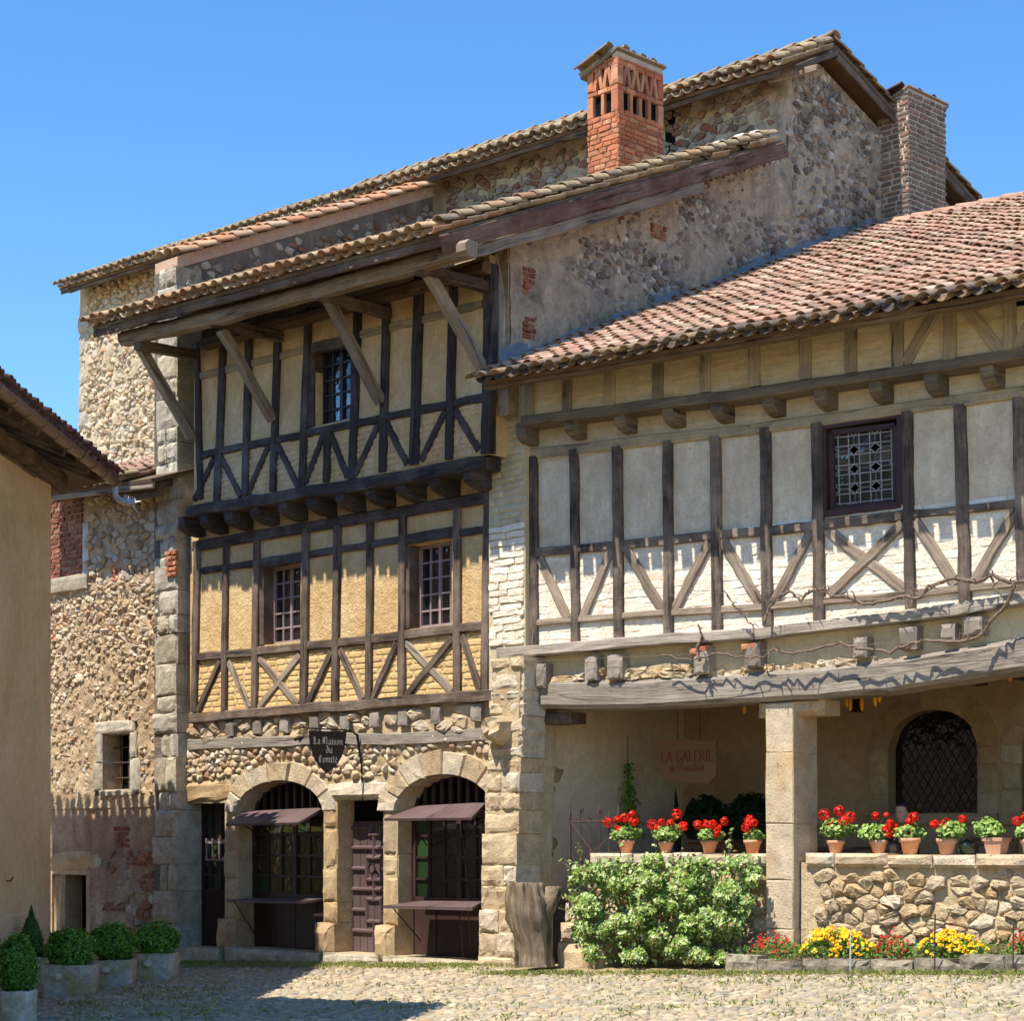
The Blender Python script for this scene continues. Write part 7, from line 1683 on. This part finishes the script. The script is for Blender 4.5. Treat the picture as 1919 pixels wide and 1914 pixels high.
MB().lathe(c, [(.075, 0), (.075, .015)], 4).build('base', M['iron'], t); MB().lathe(c, [(.12, .24), (.05, .31), (.015, .33)], 4).build('cap', M['iron'], t); MB().tube([c + Vector((0, 0, .33)), Vector((c.x, c.y, zce))], .006, 5).build('chain', M['iron'], t)
MB().lathe(c, [(.06, .02), (.085, .23)], 4).build('glass', M['glass_dark'], t)
# ------------------------------------------------------------------ bare vine on the front
vn = thing('bare_vine', 'leafless twisted grape vine trained along the whitewashed wall', 'vine', H2.pt(4, 4, .4))
def vine(pts, r0, r1, d=.42, side=True):
    P = []
    for (x0, y0), (x1, y1) in zip(pts, pts[1:]):
        for k in range(4): q = k / 4; P.append((x0 + (x1 - x0) * q + rng.uniform(-2, 2), y0 + (y1 - y0) * q + rng.uniform(-2.5, 2.5)))
    P.append(pts[-1]); n = len(P); W = [H2.at(x, y, d + rng.uniform(-.03, .03)) for x, y in P]
    MB().tube(W, [r0 + (r1 - r0) * i / (n - 1) * rng.uniform(.8, 1.2) for i in range(n)], 6).build('vine_stem', M['vine2'], vn, True, center=True)
    if side:
        for i in range(2, n - 1, 2):
            b = W[i]; L = rng.uniform(.06, .2); e = b + V3(H2.u) * rng.uniform(-.12, .12) + Vector((0, 0, rng.uniform(-.6, 1) * L)) + n2 * rng.uniform(0, .1); MB().tube([b, b.lerp(e, .5) + Vector((0, 0, .02)), e], [.009, .007, .004], 5).build('twig', M['vine2'], vn, center=True)
vine([(1432, 1170), (1442, 1140), (1455, 1122), (1480, 1108), (1500, 1126), (1515, 1110), (1545, 1103), (1560, 1118), (1590, 1118), (1620, 1134), (1650, 1128), (1690, 1118), (1722, 1122), (1740, 1100), (1765, 1090), (1790, 1084), (1830, 1092), (1860, 1076), (1890, 1092), (1925, 1088), (1990, 1080)], .016, .024)
vine([(1240, 1228), (1300, 1238), (1345, 1224), (1380, 1232), (1430, 1232), (1450, 1217), (1475, 1226), (1520, 1218), (1575, 1207), (1610, 1215), (1670, 1223), (1710, 1205), (1750, 1200), (1800, 1204), (1840, 1190), (1855, 1166), (1885, 1136), (1898, 1108), (1900, 1090)], .010, .022)
vine([(1312, 1240), (1306, 1215), (1316, 1195), (1308, 1170)], .022, .012); vine([(1362, 1115), (1375, 1135), (1390, 1150), (1410, 1172), (1418, 1200)], .006, .010); vine([(1858, 1076), (1862, 1100), (1880, 1120)], .014, .01); vine([(1700, 1100), (1730, 1112), (1765, 1090)], .006, .01)
for y0, y1 in ((1128, 1078), (1240, 1190)):
    MB().tube([H2.at(1000, y0, .36), H2.at(1450, (y0 + y1) / 2 + 4, .38), H2.at(1930, y1, .36)], .002, 4).build('wire', M['gutter'], vn)
# ------------------------------------------------------------------ seated person behind the parapet
hp = H2.at(1691, 1524, -1.0)
pr = thing('person', 'dark-haired person in dark clothes seated behind the geraniums, head turned aside', 'person', (hp.x, hp.y, zfl))
sc_bench = thing('bench', 'plain wooden bench under the seated person', 'bench', (hp.x, hp.y + .1, zfl))
block(sc_bench, 'seat', H2, H2.ad(hp)[0] - .5, H2.ad(hp)[0] + .5, zfl + .40, zfl + .44, -1.35, -.95, M['table'], .006, .003)
for s in (-.42, .42): block(sc_bench, 'leg', H2, H2.ad(hp)[0] + s - .03, H2.ad(hp)[0] + s + .03, zfl, zfl + .398, -1.3, -1.0, M['table'], .006, .003)
fwd = Vector((-.75, -.65, 0)).normalized(); lat = Vector((-fwd.y, fwd.x, 0))
def body(name, joints, edges, mat, parent, sub=2):
    me = bpy.data.meshes.new(name); O = ORG[parent]
    me.from_pydata([tuple(Vector(j[0]) - O) for j in joints], edges, []); me.materials.append(mat)
    o = bpy.data.objects.new(name, me); COL.objects.link(o); o.parent = parent
    md = o.modifiers.new('skin', 'SKIN'); md.use_smooth_shade = True
    for i, j in enumerate(joints): me.skin_vertices[0].data[i].radius = (j[1], j[1] if len(j) < 3 else j[2]); me.skin_vertices[0].data[i].use_root = i == 0
    sb_ = o.modifiers.new('sub', 'SUBSURF'); sb_.levels = sub; sb_.render_levels = sub; ORG[o] = O; return o
zh = hp.z; seat = Vector((hp.x, hp.y, zfl + .52)); sh_ = Vector((hp.x, hp.y, zh - .30))
J = [(seat, .16, .13), (seat + Vector((0, 0, .2)), .15, .11), (sh_ + Vector((0, 0, -.06)), .17, .11), (sh_ + Vector((0, 0, .06)), .07), (sh_ + Vector((0, 0, .15)), .055),
     (sh_ + lat * .19 - Vector((0, 0, .04)), .06), (sh_ + lat * .24 + fwd * .05 - Vector((0, 0, .32)), .045), (sh_ + lat * .15 + fwd * .30 - Vector((0, 0, .36)), .035), (sh_ + lat * .10 + fwd * .38 - Vector((0, 0, .35)), .03),
     (sh_ - lat * .19 - Vector((0, 0, .04)), .06), (sh_ - lat * .24 + fwd * .05 - Vector((0, 0, .32)), .045), (sh_ - lat * .15 + fwd * .30 - Vector((0, 0, .36)), .035), (sh_ - lat * .10 + fwd * .38 - Vector((0, 0, .35)), .03),
     (seat + lat * .1 + fwd * .42, .075), (seat + lat * .1 + fwd * .45 - Vector((0, 0, .47)), .045), (seat + lat * .1 + fwd * .6 - Vector((0, 0, .5)), .035),
     (seat - lat * .1 + fwd * .42, .075), (seat - lat * .1 + fwd * .45 - Vector((0, 0, .47)), .045), (seat - lat * .1 + fwd * .6 - Vector((0, 0, .5)), .035)]
body('body', J, [(0, 1), (1, 2), (2, 3), (3, 4), (2, 5), (5, 6), (6, 7), (7, 8), (2, 9), (9, 10), (10, 11), (11, 12), (0, 13), (13, 14), (14, 15), (0, 16), (16, 17), (17, 18)], M['cloth'], pr)
hd = MB(); n = 18; vs = []; prof = [(.03, -.13), (.052, -.12), (.066, -.085), (.074, -.04), (.079, .01), (.078, .05), (.066, .085), (.04, .108), (.006, .116)]
for r, z in prof:
    for k in range(n):
        an = 2 * math.pi * k / n; fw_ = math.cos(an); q = r * (1.18 if fw_ < 0 else 1.08) if abs(fw_) > .3 else r
        nose = (.022 * max(0, 1 - abs(z + .03) / .04) if k == 0 else 0) + (.006 if k == 0 and z < -.07 else 0) - (.008 if k in (2, n - 2) and -.0 < z < .03 else 0)
        vs.append(hp + fwd * (q * fw_ + nose) + lat * (r * math.sin(an)) + Vector((0, 0, z)))
hd.add(vs, [(i * n + k, i * n + (k + 1) % n, i * n + n + (k + 1) % n, i * n + n + k) for i in range(len(prof) - 1) for k in range(n)] + [tuple(range(n))[::-1], tuple((len(prof) - 1) * n + k for k in range(n))])
head = hd.build('head', M['skin'], pr, True)
for s in (-1, 1):
    MB().lathe(hp + fwd * .078 + lat * s * .03 + Vector((0, 0, .008)), [(.002, -.009), (.009, -.004), (.009, .004), (.002, .009)], 8).build('eye', M['hair'], head, True)
    MB().lathe(hp - fwd * .005 + lat * s * .08 + Vector((0, 0, -.01)), [(.004, -.03), (.012, -.015), (.015, .012), (.006, .028)], 8).build('ear', M['skin'], head, True)
MB().tube([hp + fwd * .075 + lat * .022 + Vector((0, 0, -.07)), hp + fwd * .082 + Vector((0, 0, -.071)), hp + fwd * .075 - lat * .022 + Vector((0, 0, -.07))], .005, 5).build('mouth', M['sign_red'], head, True)
hr = MB(); vs = []; prof = [(.080, .0), (.088, .03), (.094, .05), (.082, .092), (.05, .122), (.006, .132)]
for r, z in prof:
    for k in range(n):
        an = 2 * math.pi * k / n; cut = math.cos(an) > .35 and z < .055; rr_ = r * (.78 if cut else 1.06); vs.append(hp - fwd * .012 + fwd * rr_ * math.cos(an) * 1.05 + lat * rr_ * math.sin(an) + Vector((0, 0, z)))
hr.add(vs, [(i * n + k, i * n + (k + 1) % n, i * n + n + (k + 1) % n, i * n + n + k) for i in range(len(prof) - 1) for k in range(n)] + [tuple((len(prof) - 1) * n + k for k in range(n))]); hr.build('hair', M['hair'], head, True)
for s in (-1, 1):
    hb_ = sh_ + lat * .10 * s + fwd * .38 - Vector((0, 0, .35)); pm = MB().tube([hb_, hb_ + fwd * .08], [.03, .036], 8).build('hand', M['skin'], pr, True)
    for i in range(4): f0 = hb_ + fwd * .08 + lat * (.025 - .017 * i); L = (.055, .065, .06, .045)[i]; MB().tube([f0, f0 + fwd * L * .6 - Vector((0, 0, .008)), f0 + fwd * L - Vector((0, 0, .028))], [.0085, .008, .006], 6).build('finger', M['skin'], pm, True)
    f0 = hb_ + fwd * .03 - lat * s * .03; MB().tube([f0, f0 + fwd * .03 - lat * s * .02, f0 + fwd * .06 - lat * s * .022], [.010, .009, .007], 6).build('thumb', M['skin'], pm, True)
# ------------------------------------------------------------------ troughs with clipped bushes on the left
def trough(px, py, wpx, hpx, dep, lab, boss=True, rnd_=False, rot=0.0):
    b = G(px, py); s = b.y / F; W, H = wpx * s, hpx * s; t = thing('stone_trough', lab, 'trough', b, 'stone troughs along the tan house')
    ax = Vector((math.cos(rot), math.sin(rot), 0)); ay = Vector((-math.sin(rot), math.cos(rot), 0)); c = b + ay * dep / 2
    N = 24; vs = []
    def rr(k, w_, d_, e):
        an = 2 * math.pi * k / N; cx_, sy_ = math.cos(an), math.sin(an); return ax * math.copysign(abs(cx_) ** e, cx_) * w_ + ay * math.copysign(abs(sy_) ** e, sy_) * d_
    e = .9 if rnd_ else .34
    for w_, z in ((.92, -.06), (.95, H * .15), (.98, H * .6), (1.0, H * .93), (.97, H), (.80, H), (.78, H * .8)):
        for k in range(N): vs.append(c + rr(k, W / 2 * w_, dep / 2 * w_, e) + Vector((rng.gauss(0, .006), rng.gauss(0, .006), z + rng.gauss(0, .006))))
    fs = [(i * N + k, i * N + (k + 1) % N, i * N + N + (k + 1) % N, i * N + N + k) for i in range(6) for k in range(N)] + [tuple(6 * N + k for k in range(N))]
    MB().add(vs, fs).build('basin', M['trough'], t, True)
    if boss: MB().lathe(c - ay * dep / 2 + ax * -.12 * W + Vector((0, 0, H * .62)), [(.01, -.05), (.06, -.04), (.07, 0), (.05, .04), (.01, .05)], 10, 0, .06).build('boss', M['trough'], t, True)
    m = MB(); m.lathe(c, [(W * .3, H * .72), (W * .3, H * .84)], 12).build('soil', M['soil'], t)
    return c, W, H
def bush(c, r, rz, z0, lab, n=3800, mat='box_leaf', name='clipped_bush', size=.046, cone=False):
    t = thing(name, lab, 'bush', (c.x, c.y, z0), 'clipped bushes in troughs' if not cone else None); P, Nn = [], []
    for _ in range(n):
        v = Vector((rng.gauss(0, 1), rng.gauss(0, 1), rng.gauss(0, 1))).normalized(); k = 1 - abs(rng.gauss(0, .12)) + .2 * mnoise.noise(v * 2.2 + Vector((c.x * 7, c.y * 5, 0))) + .05 * mnoise.noise(v * 6 + Vector((c.x * 3, 0, 0))) + (.22 * rng.random() if rng.random() < .1 else 0)
        q = Vector((v.x * r * k, v.y * r * k, v.z * rz * k))
        if cone: hgt = (v.z + 1) / 2; f = (1 - hgt) ** .8 * 1.25; q = Vector((v.x * r * f * k, v.y * r * f * k, v.z * rz + rng.gauss(0, .02)))
        p = Vector((c.x, c.y, z0 + rz * .92)) + q; P.append(tuple(p)); Nn.append((v.x + rng.gauss(0, .55), v.y + rng.gauss(0, .55), v.z + .25 + rng.gauss(0, .55)))
    leaf_mesh('foliage', P, Nn, size, M[mat], t, .4, asp=.6, fold=.4)
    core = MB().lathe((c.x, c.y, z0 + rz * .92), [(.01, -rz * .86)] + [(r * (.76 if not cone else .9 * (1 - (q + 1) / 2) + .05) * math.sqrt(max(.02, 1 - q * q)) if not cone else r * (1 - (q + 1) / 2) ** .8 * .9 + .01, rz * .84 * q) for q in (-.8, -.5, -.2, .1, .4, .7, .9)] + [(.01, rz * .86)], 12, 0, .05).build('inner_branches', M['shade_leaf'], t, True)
    MB().tube([(c.x, c.y, z0 - .12), (c.x, c.y, z0 + rz * .5)], .025, 6).build('stem', M['vine2'], t)
for px, py, wp, hp_, dep, bw_px, bh_px, la, lb in ((286, 1838, 82, 50, .42, 43, 32, 'grey stone trough nearest the rubble annex', 'round clipped bush in the trough nearest the rubble annex'),
                                                  (209, 1850, 82, 50, .42, 43, 38, 'lichened stone trough, second from the rubble annex', 'round clipped bush in the second trough from the annex'),
                                                  (122, 1868, 106, 58, .46, 46, 38, 'long stone trough with yellow lichen end, third from the annex', 'round clipped bush in the long trough with yellow lichen')):
    c, W, H = trough(px, py, wp, hp_, dep, la, rot=rng.uniform(-.08, .08)); s = c.y / F
    bush(c, bw_px * s, bh_px * s, c.z + H * .9, lb)
c, W, H = trough(22, 1922, 72, 62, .5, 'rounded stone basin furthest from the rubble annex', False, True); bush(c, 36 * c.y / F, 58 * c.y / F, c.z + H * .85, 'tall loose bush in the rounded stone basin', 6000, 'box_leaf', 'clipped_bush', .034)
c, W, H = trough(52, 1862, 64, 66, .4, 'stone trough with conifer against the tan house wall', False); bush(c, 27 * c.y / F, 52 * c.y / F, c.z + H * .85, 'small pointed conifer against the tan house wall', 6000, 'con_leaf', 'small_conifer', .03, True)
c, W, H = trough(8, 1846, 60, 44, .4, 'stone trough behind the rounded basin', False); bush(c, 38 * c.y / F, 26 * c.y / F, c.z + H * .85, 'low clipped bush between the conifer and the tall loose bush', 5000)
